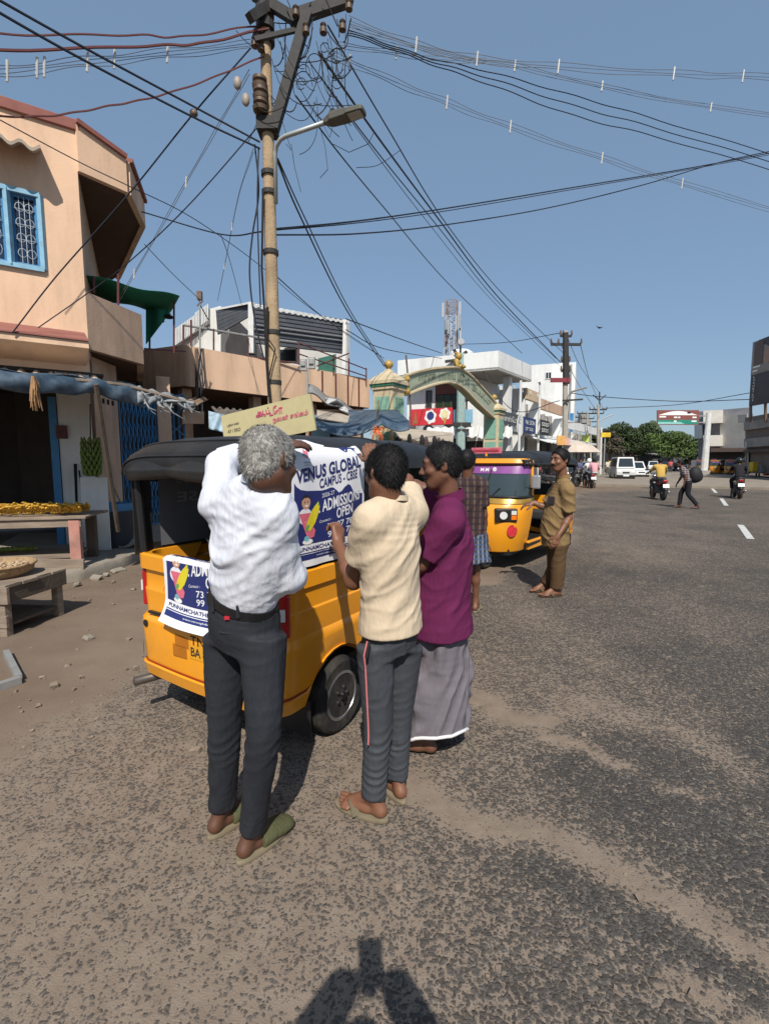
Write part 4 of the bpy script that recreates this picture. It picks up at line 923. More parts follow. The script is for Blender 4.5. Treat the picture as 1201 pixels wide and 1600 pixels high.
# ---------------------------------------------------------------- shop row receding along the street
FR = Face(FWb.f(5.4, 0, -.4), 33)
RowM = [mat('beige_parapet', (.56, .43, .28), .85, .1, 2, dirt=(.35, .26, .18), dirt_amt=.4, streak=True), WCL, PEACH2]
def shop(name, label, s0, s1_, ztop, zpar, m, dark=True):
    t = thing(name, label, 'shop', FR.f(s0, 0))
    obj('parapet', FR.rect(MB(), s0, s1_, zpar, ztop, 0, .25), m, t)
    obj('side_wall', MB().prism3([FR.f(s0, 0, -.1), FR.f(s0, 0, -6), FR.f(s0, ztop, -6), FR.f(s0, ztop, -.1)], FR.u * .2), WCL, t)
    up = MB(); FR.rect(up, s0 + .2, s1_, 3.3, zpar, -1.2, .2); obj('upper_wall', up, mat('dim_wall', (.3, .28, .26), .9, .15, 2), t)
    lo = MB(); FR.rect(lo, s0 + .2, s1_, 0, 3.3, -1.6, .1); obj('shaded_shop_mouth', lo, ROOMW, t)  # shop shade painted as a dark back sheet
    obj('floor_slab', MB().prism3([FR.f(s0, 3.2, 0), FR.f(s1_, 3.2, 0), FR.f(s1_, 3.2, -3), FR.f(s0, 3.2, -3)], (0, 0, .2)), WCL, t)
    n = max(2, int((s1_ - s0) / 2))
    for k in range(n + 1):
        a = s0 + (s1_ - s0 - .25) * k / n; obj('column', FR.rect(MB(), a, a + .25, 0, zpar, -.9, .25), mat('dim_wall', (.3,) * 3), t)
    for k in range(n):
        a = s0 + (s1_ - s0 - .25) * (k + .3) / n; FR.window(t, a, a + .9, 3.9, min(zpar - .3, 5.4), WCL, GLASSD, -1.19, 1)
    return t
sA, zA = FR.s_(795, 600); sB, zB = FR.s_(845, 614); sC, _ = FR.s_(880, 640)
zpar = FR.s_(820, 622)[1]
shop('beige_shop', 'shop with a high beige parapet and dotted relief', 0.1, sB, zA + .2, zpar, RowM[0])
for k in range(4):
    aK = sA + (sB - sA) * (k + .5) / 4; obj('relief_dot', MB().lathe([(.13, .04), (.15, 0)], (0, 0, 0), 8, 'Y').xf(Matrix.Translation(FR.f(aK, (zA + zpar) / 2 + .2, .03)) @ Matrix.Rotation(FR.rz, 4, 'Z')), RowM[1], bpy.data.objects['beige_shop'])
shop('peach_shop', 'lower shop with a peach parapet behind the second pole', sB + .1, sC, FR.s_(865, 630)[1], FR.s_(865, 645)[1], RowM[2])
shop('low_shop', 'last low white shop at the end of the left row', sC + .1, sC + 16, 5.0, 4.3, WCL)
def signboard(name, label, x0, x1, y0, y1, off, bm, texts, cat='sign'):
    aa, z1 = FR.s_(x0, y0, off); bb, _ = FR.s_(x1, y0, off); z0 = FR.s_((x0 + x1) / 2, y1, off)[1]; z1 = FR.s_((x0 + x1) / 2, y0, off)[1]
    t = thing(name, label, cat, FR.f(aa, z0, off)); obj('board', FR.rect(MB(), aa, bb, z0, z1, off, .12), bm, t)
    for body, u, v, hh, ww, m in texts: FR.text(body, aa + (bb - aa) * u, z0 + (z1 - z0) * v, (z1 - z0) * hh, (bb - aa) * ww, off + .02, .01, m, t)
    return t, aa, bb, z0, z1
t_, aa, bb, z0, z1 = signboard('dark_grey_sign', 'long dark grey shop sign with two rows of pale letters', 783, 811, 645, 677, .3, mat('sign_grey', (.08, .085, .09), .6), [('யனுன் சேட்டு', .05, .55, .3, .8, LETW), ('டி மபோடன் பேட', .05, .12, .3, .85, LETW)])
obj('round_mark', MB().lathe([(.65, .03), (.7, 0)], (0, 0, 0), 20, 'Y').xf(Matrix.Translation(FR.f(bb + .2, (z0 + z1) / 2, .32)) @ Matrix.Rotation(FR.rz, 4, 'Z')), LETW, t_)
obj('round_mark', MB().lathe([(.42, .05), (.45, .02)], (0, 0, 0), 20, 'Y').xf(Matrix.Translation(FR.f(bb + .2, (z0 + z1) / 2, .33)) @ Matrix.Rotation(FR.rz, 4, 'Z')), mat('sign_grey', (.08,) * 3), t_)
signboard('blue_sign', 'dark blue shop sign with white lettering beside the round mark', 818, 837, 653, 677, .35, mat('sign_blue', (.03, .05, .15), .5), [('NELSON', .12, .55, .28, .76, LETW), ('OPTICAL', .12, .15, .22, .66, LETW)])
signboard('striped_sign', 'black framed white shop sign standing out right of the blue sign', 844, 858, 657, 680, .5, mat('sign_black', (.03, .03, .03), .6), [('SSSS', .12, .6, .25, .75, LETW), ('SSSS', .12, .2, .25, .75, LETW)])
for (s0, s1_, lab) in ((1.0, 9.0, 'white ribbed awning under the grey and blue signs'), (9.5, 15, 'shadowed awning beneath the striped sign')):
    tag(obj('awning', MB().grid(lambda a, b: FR.f(s0 + (s1_ - s0) * a, 3.15 - .4 * b + .03 * math.sin(a * 60), 1.3 * b), 40, 3, thick=(0, 0, -.04)), WSHEET), lab, 'awning')
for k, (px, lab) in enumerate(((812, 'white sign pole in front of the beige parapet'), (842, 'white sign pole with bent lamp top beside the beige parapet'))):
    a, _ = FR.s_(px, 640, 1.4); zt_ = FR.s_(px, 594 if k == 0 else 600, 1.4)[1]
    tag(obj('sign_pole', MB().tube([FR.f(a, 0, 1.4), FR.f(a, zt_, 1.4)] + ([FR.f(a - .3, zt_ + .15, 1.4)] if k else []), .07, 8), WSHEET), lab, 'pole')
FT = Face(W(894, 700, 47), 112)
TB = thing('tall_white_building', 'tall plain white building with one small window', 'building', FT.A)
a0, _ = FT.s_(812, 570); ztt = FT.s_(894, 566)[1]
obj('wall', FT.rect(MB(), a0, 0, 0, ztt, 0, 8), WCL, TB)
winpx(FT, TB, 852, 582, 861, 592, WCL, GLASSD, .01, 1)
for (y0, y1) in ((646, 658), (662, 674)):
    aa, z1 = FT.s_(881, y0, .1); z0 = FT.s_(881, y1, .1)[1]; obj('blue_panel', FT.rect(MB(), aa, -.02, z0, z1, .06, .05), mat('hoarding_blue', (.03, .2, .42), .5, .2, 2), TB)
obj('down_pipe', MB().tube([FT.f(-.4, 0, .1), FT.f(-.4, ztt - .2, .1)], .08, 6), GREYP, TB)
# lattice tower
TWc = W(702, 700, 70); TWc.z = 0; tz = W(702, 470, 70).z
TW = thing('telecom_tower', 'red and white lattice telecom tower with antennas behind the arch', 'tower', TWc)
twm = MB(); whm = mat('tower_white', (.38, .39, .41), .6); rdm = mat('tower_red', (.25, .20, .20), .6)
def leg(k, z): r = 1.55 - .6 * z / tz; a = k * PI / 2 + .5; return TWc + Vector((r * math.cos(a), r * math.sin(a), z))
nz_ = 22
for i in range(nz_):
    z0, z1 = tz * i / nz_, tz * (i + 1) / nz_; mb = MB()
    for k in range(4):
        mb.bar(leg(k, z0), leg(k, z1), .13).bar(leg(k, z0), leg((k + 1) % 4, z1), .07).bar(leg((k + 1) % 4, z0), leg(k, z1), .07).bar(leg(k, z1), leg((k + 1) % 4, z1), .07)
    obj('lattice_section', mb, whm if (i // 2) % 2 else rdm, TW)
for k in range(16):
    a = random.uniform(0, 6.28); z = tz * random.uniform(.72, .99); r = 1.5 - .7 * z / tz + .35
    obj('panel_antenna', MB().box(TWc + Vector((r * math.cos(a), r * math.sin(a), z)), (.3, .15, 1.9), rz=a), whm, TW)
obj('dish', MB().lathe([(.05, .2), (.7, 0), (.65, -.15)], (0, 0, 0), 16, 'Y').xf(Matrix.Translation(TWc + Vector((1.5, -.6, tz * .66)))), whm, TW)
obj('dish', MB().lathe([(.05, .2), (.5, 0), (.45, -.15)], (0, 0, 0), 16, 'Y').xf(Matrix.Translation(TWc + Vector((1.3, -.6, tz * .76)))), whm, TW)
# ---------------------------------------------------------------- utility poles
POLEC = mat('weathered_pole', (.40, .29, .175), .9, .22, 4, bump=.4, bscale=30, dirt=(.12, .09, .06), dirt_amt=.6, dscale=3, streak=True)
RCC = mat('grey_concrete_pole', (.36, .33, .28), .9, .15, 4)
IRON = mat('black_iron', (.035, .032, .03), .7, .3, 9); CERAM = mat('brown_insulator', (.10, .065, .04), .5, .2, 9); PORC = mat('white_porcelain', (.5, .48, .45), .3, .1)
YP = 7.5
pb0 = W(431, 700, YP); ptop = W(413, -12, YP); dirp = (ptop - pb0).normalized(); pbase = pb0 - dirp * (pb0.z / dirp.z)
UP = thing('utility_pole', 'tall weathered concrete pole with tangled wires and street lamp', 'utility pole', pbase)
def pp_(z): return pbase + dirp * (z / dirp.z)
obj('shaft', MB().tube([pp_(z) for z in np.linspace(-.1, ptop.z, 14)], list(np.linspace(.118, .070, 14)), 14), POLEC, UP, smooth=True, auto=60)
for py in (20, 42, 62, 200, 272, 302, 395, 520, 598):
    p = pp_(W(415, py, YP).z); obj('clamp_band', MB().lathe([(.1, -.03), (.112, -.03), (.112, .03), (.1, .03)] if py > 100 else [(.085, -.05), (.13, -.05), (.13, .05), (.085, .05)], p, 14), IRON, UP)
obj('clamp_band', MB().box(pp_(W(415, 200, YP).z), (.27, .27, .17)), IRON, UP)
def arm(a, b, w, n='cross_arm', m=IRON): obj(n, MB().bar(a, b, w, w * 1.1), m, UP)
arm(W(428, 202, 7.42), W(480, 22, 7.42), .12, 'brace'); arm(W(452, 30, 7.4), W(548, -2, 7.6), .13); arm(W(395, -10, 7.5), W(460, 30, 7.4), .11); arm(W(390, 28, 7.2), W(425, 5, 7.5), .1); arm(W(398, 62, 7.25), W(470, 45, 7.45), .05)
for (px, py, s) in ((406, 130, 1), (407, 147, 1), (407, 165, 1.1)):
    c = W(px, py, 7.36); obj('insulator', MB().lathe([(.03, -.09), (.10, -.08), (.11, -.03), (.06, -.01), (.1, .02), (.1, .06), (.03, .08)], c, 14), CERAM, UP, smooth=True, auto=40)
    obj('strap', MB().bar(c + Vector((0, 0, .085)), pp_(c.z + .09), .03), IRON, UP)
for (px, py) in ((400, 55), (398, 66), (408, 72), (545, 8), (505, 45), (478, 45), (535, 40), (462, 18)):
    obj('insulator', MB().lathe([(.02, -.07), (.05, -.06), (.05, .0), (.03, .02), (.045, .05), (.02, .08)], W(px, py, 7.35), 10), CERAM, UP, smooth=True, auto=40)
for (px, py) in ((371, 130), (384, 156)): obj('hanging_insulator', MB().ball(W(px, py, 7.2), (.055, .045, .085), 10, 8), mat('dusty_porcelain', (.3, .25, .2), .5), UP, smooth=True)
obj('drop_cables', MB().tube([W(411, 300, 7.37), W(409, 420, 7.37), W(414, 500, 7.36), W(416, 560, 7.36), W(420, 620, 7.36)], .018, 6).tube([W(418, 480, 7.36), W(416, 560, 7.35), W(424, 640, 7.35)], .02, 6).tube([W(412, 520, 7.34), W(430, 545, 7.34), W(418, 600, 7.34)], .01, 5), DARK, UP)
tn = MB()
for k in range(46):
    a = W(random.uniform(415, 520), random.uniform(20, 170), 7.4 + random.uniform(-.2, .2)) if k < 30 else W(random.uniform(480, 545), random.uniform(20, 110), 7.45 + random.uniform(-.15, .15))
    b = a + Vector((random.uniform(-.6, .7), random.uniform(-.15, .15), random.uniform(-.9, .4))); b.x = min(b.x, -.45)
    c = a.lerp(b, .5) + Vector((random.uniform(-.22, .22), random.uniform(-.1, .1), -random.uniform(.05, .45)))
    pts = [a * (1 - t) ** 2 + c * 2 * t * (1 - t) + b * t * t for t in np.linspace(0, 1, 10)]
    tn.tube(pts, random.choice([.005, .006, .008]), 4)
for k in range(9):
    c = W(random.uniform(470, 530), random.uniform(60, 140), 7.4); r = random.uniform(.08, .2)
    tn.tube([c + Vector((r * math.cos(t) * .7, .05 * math.sin(t), r * math.sin(t) * 1.2)) for t in np.linspace(0, 5.5, 14)], .006, 4)
for pts in ([(500, 200), (508, 230), (512, 265), (500, 278)], [(520, 225), (545, 238), (575, 225), (585, 205)], [(455, 225), (460, 260), (470, 300)], [(440, 185), (455, 235), (447, 225)], [(505, 195), (515, 215), (530, 160)]):
    tn.tube([W(x, y, 7.4) for x, y in pts], .005, 4)
o = obj('wire_tangle', tn, DARK, UP); o['kind'] = 'stuff'
# street lamp
obj('lamp_arm', MB().tube([W(431, 318, 7.4), W(430, 240, 7.4), W(432, 228, 7.35), W(438, 218, 7.3), W(446, 213, 7.25), W(512, 190, 7.0)], .03, 8), mat('lamp_pipe', (.40, .42, .40), .5, .1, 6, metal=.3), UP, smooth=True)
la, lb = W(508, 190, 7.0), W(569, 172, 6.8); ld = (lb - la).normalized(); lu = Vector((0, 0, 1)) - ld * ld.z; lu.normalize(); ls = ld.cross(lu)
LM = Matrix(((ld.x, ls.x, lu.x, la.x), (ld.y, ls.y, lu.y, la.y), (ld.z, ls.z, lu.z, la.z), (0, 0, 0, 1)))
Ld = (lb - la).length
hd = MB(); 
def lring(x, w, z0, z1): return [Vector((x, sx * w, z)) for sx, z in ((-1, z0), (1, z0), (1, z1 * .6), (.6, z1), (-.6, z1), (-1, z1 * .6))]
hd.rings([lring(x, w, z0, z1) for x, w, z0, z1 in ((-.02, .03, -.03, .03), (.06, .06, -.05, .06), (.1, .085, -.045, .055), (Ld * .55, .095, -.045, .06), (Ld * .6, .10, -.035, .048), (Ld * .97, .09, -.03, .04), (Ld, .07, -.025, .025))]); hd.xf(LM)
lo_ = obj('lamp_head', hd, mat('lamp_case', (.10, .095, .075), .5, .1, 6), UP, bevel=.008)
obj('lens', MB().box((Ld * .78, 0, -.036), (Ld * .32, .14, .012)).xf(LM), mat('lamp_lens', (.4, .39, .33), .3), lo_)
obj('sensor_cap', MB().lathe([(.04, 0), (.045, .04), (.03, .07)], (Ld * .2, 0, .05), 10).xf(LM), DARK, lo_)
obj('heat_fins', MB().box((Ld * .32, 0, .06), (Ld * .36, .04, .02)).box((Ld * .32, .05, .058), (Ld * .36, .012, .03)).box((Ld * .32, -.05, .058), (Ld * .36, .012, .03)).xf(LM), mat('lamp_case', (.2,) * 3), lo_)
# yellow notice board of the stand
SBc = [W(345, 650, 5.35), W(484, 615, 5.0), W(493, 672, 5.0), W(352, 700, 5.35)]
SB = thing('yellow_board', 'tilted pale yellow board with pink lettering behind the vehicle roof', 'sign', G(420, 905))
bx, by = (SBc[1] - SBc[0]), (SBc[0] - SBc[3]); bnx = bx.cross(by).normalized(); bnx = bnx if bnx.y < 0 else -bnx
obj('board', MB().prism3([p for p in SBc], -bnx * .03), mat('board_yellow', (.50, .44, .24), .6, .08, 3, dirt=(.3, .25, .15), dirt_amt=.4, dscale=4), SB)
sbf = lambda a, b: SBc[3] + bx * a + by * b + bnx * .006
PINK = mat('pink_letter', (.50, .05, .15), .6, .05)
for body, u, v, h, w, m, nm in (('ஆட்', .40, .64, .27, .17, PINK, .02), ('டோ', .55, .64, .27, .15, PINK, .02), ('நலன் சங்கம்', .58, .38, .2, .38, PINK, .015), ('பதிவு எண்', .06, .6, .1, .14, LETK, .02), ('47 / ERD', .06, .42, .1, .15, LETK, .0)):
    obj('lettering', text_on(body, sbf, u, v, h, w, nm), m, SB)
obj('leg', MB().tube([Vector((SBc[3].x + .3, SBc[3].y + .16, 0)), SBc[0].lerp(SBc[3], .5) + Vector((.3, .12, 0))], .025, 6), STEEL, SB)
obj('leg', MB().tube([Vector((SBc[2].x - .25, SBc[2].y + .16, 0)), SBc[1].lerp(SBc[2], .5) + Vector((-.25, .12, 0))], .025, 6), STEEL, SB)
# second and further poles
def util_pole(label, px, ytop, Y, arms, lamp=None, m=RCC, lean=0.0, r=.13, extra=None):
    b = W(px, 740, Y); b.z = 0; t = W(px + lean, ytop, Y)
    o = thing('utility_pole', label, 'utility pole', b); obj('shaft', MB().tube([b, t], [r, r * .7], 8), m, o)
    for (dy, w0, w1, th) in arms:
        c = W(px, dy, Y); obj('cross_arm', MB().bar(c + Vector((-w0, 0, 0)), c + Vector((w1, 0.05, 0)), th), IRON, o)
        for s in (-w0, w1, -w0 * .5): obj('insulator', MB().cyl(c + Vector((s, 0, th / 2)), c + Vector((s, 0, th / 2 + .22)), .06, .03, 8), CERAM, o)
    return o
p2 = util_pole('second utility pole with wide black cross arm and red nameplate', 883, 517, 25, [(538, .72, .78, .12), (525, .25, .3, .1), (580, .22, .22, .08), (565, .2, .2, .08)], r=.17)
nb = W(875, 594, 24.8); obj('nameplate', MB().box(nb, (1.0, .04, .22)), mat('plate_maroon', (.2, .03, .04), .6), p2)
obj('iron_sleeve', MB().tube([W(884, 600, 24.95), W(883, 520, 24.95)], [.18, .14], 8), IRON, p2)
obj('lamp_arm', MB().tube([W(886, 630, 24.8), W(888, 618, 24.8), W(893, 612, 24.7), W(916, 605, 24.5)], .05, 6), GREYP, p2)
obj('cross_arm', MB().bar(W(878, 626, 24.8), W(910, 624, 24.6), .08), IRON, p2)
nbx = W(876, 688, 24.6); tag(obj('orange_notice', MB().box(nbx, (.42, .06, .46)), mat('notice_orange', (.62, .33, .1), .6, .25, 5)), 'orange notice box on the second pole above the khaki man', 'notice')
nbx = W(886, 690, 24.7); tag(obj('pink_notice', MB().box(nbx, (.25, .05, .35)), mat('notice_pink', (.6, .36, .28), .6, .2, 5)), 'pink notice sheet beside the orange notice box', 'notice')
p3 = util_pole('third pole with three pronged iron top by the roadside', 934, 632, 46, [(640, .8, .8, .12), (646, .5, .5, .1)], r=.17)
obj('prong', MB().tube([W(936, 638, 46), W(936, 612, 46)], .06, 6).tube([W(936, 626, 46), W(926, 617, 46)], .05, 6).tube([W(936, 626, 46), W(946, 617, 46)], .05, 6), IRON, p3)
obj('lamp_arm', MB().tube([W(934, 660, 46), W(940, 655, 46), W(957, 648, 46)], .05, 6), GREYP, p3)
util_pole('short white pole leaning right of the third pole', 937, 668, 52, [], m=WSHEET, lean=2, r=.14)
for k, (px, yt, Y, lab) in enumerate(((917, 642, 60, 'distant pole left of the third pole with twin arms'), (906, 648, 66, 'slim distant pole behind the white scooter rider'), (922, 655, 75, 'faint distant pole between two nearer poles'), (900, 655, 80, 'farthest thin pole at the end of the row'))):
    util_pole(lab, px, yt, Y, [(yt + 4, 1.2, 1.2, .15), (yt + 12, .8, .8, .12)], r=.15)
TX = W(905, 690, 62); tag(obj('transformer', MB().box(W(911, 655, 62), (1.1, .8, 1.2)).box(W(911, 655, 62) + Vector((0, -.5, 0)), (.9, .25, 1.0)), GREYP), 'grey transformer hung between distant poles', 'transformer')
PT = W(720, 700, 28); PT.z = 0
pt = thing('utility_pole', 'pale green pole with crossed arms rising behind the arch', 'utility pole', PT)
obj('shaft', MB().tube([PT, W(720, 552, 28)], [.3, .2], 8), mat('pale_teal_pole', (.28, .38, .35), .7, .15, 5), pt)
obj('cross_arm', MB().bar(W(695, 565, 28), W(740, 559, 28), .14), IRON, pt); obj('cross_arm', MB().tube([W(709, 546, 28), W(714, 555, 28), W(720, 556, 28), W(729, 549, 28)], .09, 6), IRON, pt); obj('spike', MB().tube([W(719, 556, 28), W(719, 540, 28)], .06, 6), IRON, pt)
obj('clamp_band', MB().box(W(721, 663, 27.9), (1.0, .3, .2)).box(W(722, 672, 27.9), (.7, .3, .12)), IRON, pt)
tag(obj('flag_stick', MB().tube([W(634, 555, 17), W(640, 620, 16.8), W(645, 700, 16.5)], .03, 6), DWOOD), 'thin crooked bamboo stick standing beside the left arch pillar', 'stick')
# ---------------------------------------------------------------- right side of the street
FRr = Face(W(1168, 745, 46), -45 + 180)
RB = thing('pale_building', 'pale three storey building with balconies across the road', 'building', W(1130, 735, 62))
def pbox(px0, px1, y0, y1, Y0, Y1, dep, m, name, parent):
    """a block whose front runs from (px0, Y0) to (px1, Y1)"""
    c = [W(px0, y1, Y0), W(px1, y1, Y1), W(px1, y0, Y1), W(px0, y0, Y0)]
    zb, zt = (c[0].z + c[1].z) / 2, (c[2].z + c[3].z) / 2
    c[0].z = c[1].z = zb; c[2].z = c[3].z = zt
    return obj(name, MB().prism3(c, (.8 * dep, dep, 0)), m, parent)
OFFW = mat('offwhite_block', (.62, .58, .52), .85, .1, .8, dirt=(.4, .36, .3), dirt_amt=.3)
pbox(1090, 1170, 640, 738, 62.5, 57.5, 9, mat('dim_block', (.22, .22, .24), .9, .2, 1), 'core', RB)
pbox(1124, 1166, 648, 702, 60, 56.5, 2.2, OFFW, 'wall_panel', RB)
pbox(1098, 1128, 641, 661, 60.3, 59.3, 1.5, OFFW, 'balcony_parapet', RB)
pbox(1098, 1128, 680, 697, 60.3, 59.3, 1.5, OFFW, 'balcony_parapet', RB)
pbox(1084, 1096, 664, 685, 61, 60.5, 1.2, mat('blue_glass_bay', (.12, .15, .18), .3), 'glazed_bay', RB)
for k in range(5): pbox(1098 + k * 5, 1101.5 + k * 5, 665, 678, 61.8, 61.6, .2, GLASSD, 'window', RB)
for k in range(3): pbox(1113 + k * 4, 1115.5 + k * 4, 643, 650, 60.0, 59.8, .2, mat('dim_block', (.2,) * 3), 'window', RB)
pbox(1152, 1166, 648, 660, 56, 55.8, .3, GREYSH, 'dark_sign', RB)
pbox(1110, 1168, 700, 706, 57.5, 55, 1.5, mat('brown_shed_roof', (.1, .07, .06), .9), 'shed_roof', RB)
pbox(1096, 1168, 706, 738, 58.5, 56, .4, ROOMW, 'shaded_shop_mouth', RB)  # dark panel paints in the shade of the shop openings
DB = thing('dark_building', 'brown shaded shop building under the large billboard', 'building', W(1190, 745, 42))
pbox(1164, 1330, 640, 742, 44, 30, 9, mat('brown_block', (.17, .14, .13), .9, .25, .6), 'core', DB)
pbox(1162, 1330, 648, 663, 43.5, 29.3, .6, mat('grey_parapet', (.26, .245, .235), .9, .2, 1), 'balcony_parapet', DB)
pbox(1162, 1330, 679, 695, 43.5, 29.3, .8, mat('grey_parapet', (.26,) * 3), 'balcony_parapet', DB)
pbox(1160, 1330, 700, 705, 43.5, 29.3, 1.6, mat('brown_shed_roof', (.1, .07, .06), .9), 'awning', DB)
for k in range(9):
    f0 = k / 9; x0 = 1167 + 160 * f0; Yk = 43.8 - 14 * (x0 - 1164) / 166
    pbox(x0, x0 + 9, 665, 678, Yk - .05, Yk - .9, .2, GLASSD, 'window', DB)
    if k % 2 == 0: pbox(x0 - 1, x0 + 1.5, 704, 742, Yk - .2, Yk - .4, .4, GREYP, 'column', DB)
pbox(1166, 1330, 706, 742, 43.9, 29.9, .05, ROOMW, 'shaded_shop_mouth', DB)  # thin dark sheet carries the painted shade of the shop fronts
for k, (x, y0, y1, col, lab) in enumerate(((1176, 722, 737, (.6, .4, .03), 'yellow drum standing at the dark shop front'), (1188, 726, 738, (.3, .3, .32), 'grey crate stack beside the yellow drum'), (1199, 738, 743, (.5, .05, .05), 'small red crate at the footpath edge'))):
    a, b = W(x - 5, y1, 41), W(x + 5, y0, 41); tag(obj('shop_goods', MB().box(((a + b) / 2).to_tuple(), (b.x - a.x, .5, b.z - a.z)), mat('goods%d' % k, col, .6), bevel=.06), lab, 'shop goods')
# big billboard
BB = thing('large_billboard', 'tall dark jewellery style billboard on the right roof', 'billboard', W(1200, 640, 39))
bc = [W(1169, 634, 41.0), W(1330, 600, 31.0), W(1330, 450, 31.0), W(1176, 535, 41.0)]
bc[1].z = bc[0].z; bc[2].z = bc[3].z
obj('panel', MB().prism3(bc, (.45, .1, 0)), mat('billboard_dark', (.055, .042, .045), .5, .4, .35), BB)
bu, bv = (bc[1] - bc[0]), (bc[3] - bc[0]); bn_ = Vector((bu.y, -bu.x, 0)).normalized(); bn_ = bn_ if bn_.dot(-bc[0]) > 0 else -bn_
bfn = lambda a, b, o=.03: bc[0] + bu * a + bv * b + bn_ * o
def bquad(a0, b0, a1, b1, m, name, o=.03): return obj(name, MB().add([bfn(a0, b0, o), bfn(a1, b0, o), bfn(a1, b1, o), bfn(a0, b1, o)], [(0, 1, 2, 3)]), m, BB)
bquad(.0, .48, 1, 1, mat('billboard_tan', (.28, .24, .20), .5, .3, .5), 'printed_sky'); bquad(.03, .62, .14, .98, mat('billboard_brown', (.12, .075, .06), .5), 'printed_panel', .06)
for k in range(9): obj('lettering', text_on('LUXURY'[k % 6], lambda a, b: bfn(a, b, .08), .045, .42 - k * .045, .03, .025, .01), LETW, BB)
for k, (w_, y) in enumerate(((.09, .58), (.06, .52))): bquad(.03, y, .03 + w_, y + .025, LETW, 'printed_line', .07)
obj('printed_figure', MB().add([bfn(.2 + .05 * math.cos(t), .72 + .12 * math.sin(t), .06) for t in np.linspace(0, 2 * PI, 16, endpoint=False)] , [tuple(range(16))]), mat('printed_skin', (.35, .2, .13), .5), BB)
for x in (1172, 1195, 1240): obj('support', MB().bar(W(x, 660, 41 - (x - 1172) * .065), W(x, 628, 41 - (x - 1172) * .065), .15), STEEL, BB)
# gantry sign on a slanting grey pole
GS = thing('gantry_sign', 'overhead red white and green sign board on a grey post', 'sign', G(1101, 739))
gY = 54; gp0 = W(1099, 739, gY); gp0.z = 0
obj('post', MB().tube([gp0, W(1107, 645, gY)], [.38, .26], 10), WSHEET, GS); obj('footing', MB().box(gp0 + Vector((0, 0, .25)), (1.2, 1.2, .5)), KERBM, GS)
for y in (650, 660): obj('outrigger', MB().bar(W(1106, y, gY), W(1028, y, gY + .2), .12), GREYP, GS)
g0, g1, g2, g3 = W(1025, 664, gY), W(1090, 664, gY), W(1090, 641, gY), W(1025, 641, gY)
gfn = lambda a, b, o=.0: g0 + (g1 - g0) * a + (g3 - g0) * b + Vector((0, -.12 - o, 0))
obj('panel', MB().prism3([gfn(0, 0), gfn(1, 0), gfn(1, 1), gfn(0, 1)], (0, .1, 0)), mat('sign_rust', (.22, .07, .06), .5), GS)
obj('white_dome', MB().add([gfn(.03 + .94 * t, .66 + .28 * math.sin(PI * t), .01) for t in np.linspace(0, 1, 16)], [tuple(range(16))]), LETW, GS)
obj('green_band', MB().add([gfn(.02, .05, .01), gfn(.98, .05, .01), gfn(.98, .34, .01), gfn(.02, .34, .01)], [(0, 1, 2, 3)]), mat('sign_green', (.02, .22, .16), .5), GS)
obj('pale_band', MB().add([gfn(.02, .05, .02), gfn(.66, .05, .02), gfn(.55, .2, .02), gfn(.02, .2, .02)], [(0, 1, 2, 3)]), mat('sign_mint', (.25, .5, .45), .5), GS)
for (a, b, w) in ((.4, .46, .08), (.5, .46, .05), (.84, .46, .1), (.4, .2, .06), (.82, .2, .12), (.05, .5, .16)): obj('printed_line', MB().add([gfn(a, b, .02), gfn(a + w, b, .02), gfn(a + w, b + .1, .02), gfn(a, b + .1, .02)], [(0, 1, 2, 3)]), LETW, GS)
obj('dark_oval', MB().add([gfn(.76 + .05 * math.cos(t), .82 + .06 * math.sin(t), .02) for t in np.linspace(0, 6.28, 10, endpoint=False)], [tuple(range(10))]), DARK, GS)
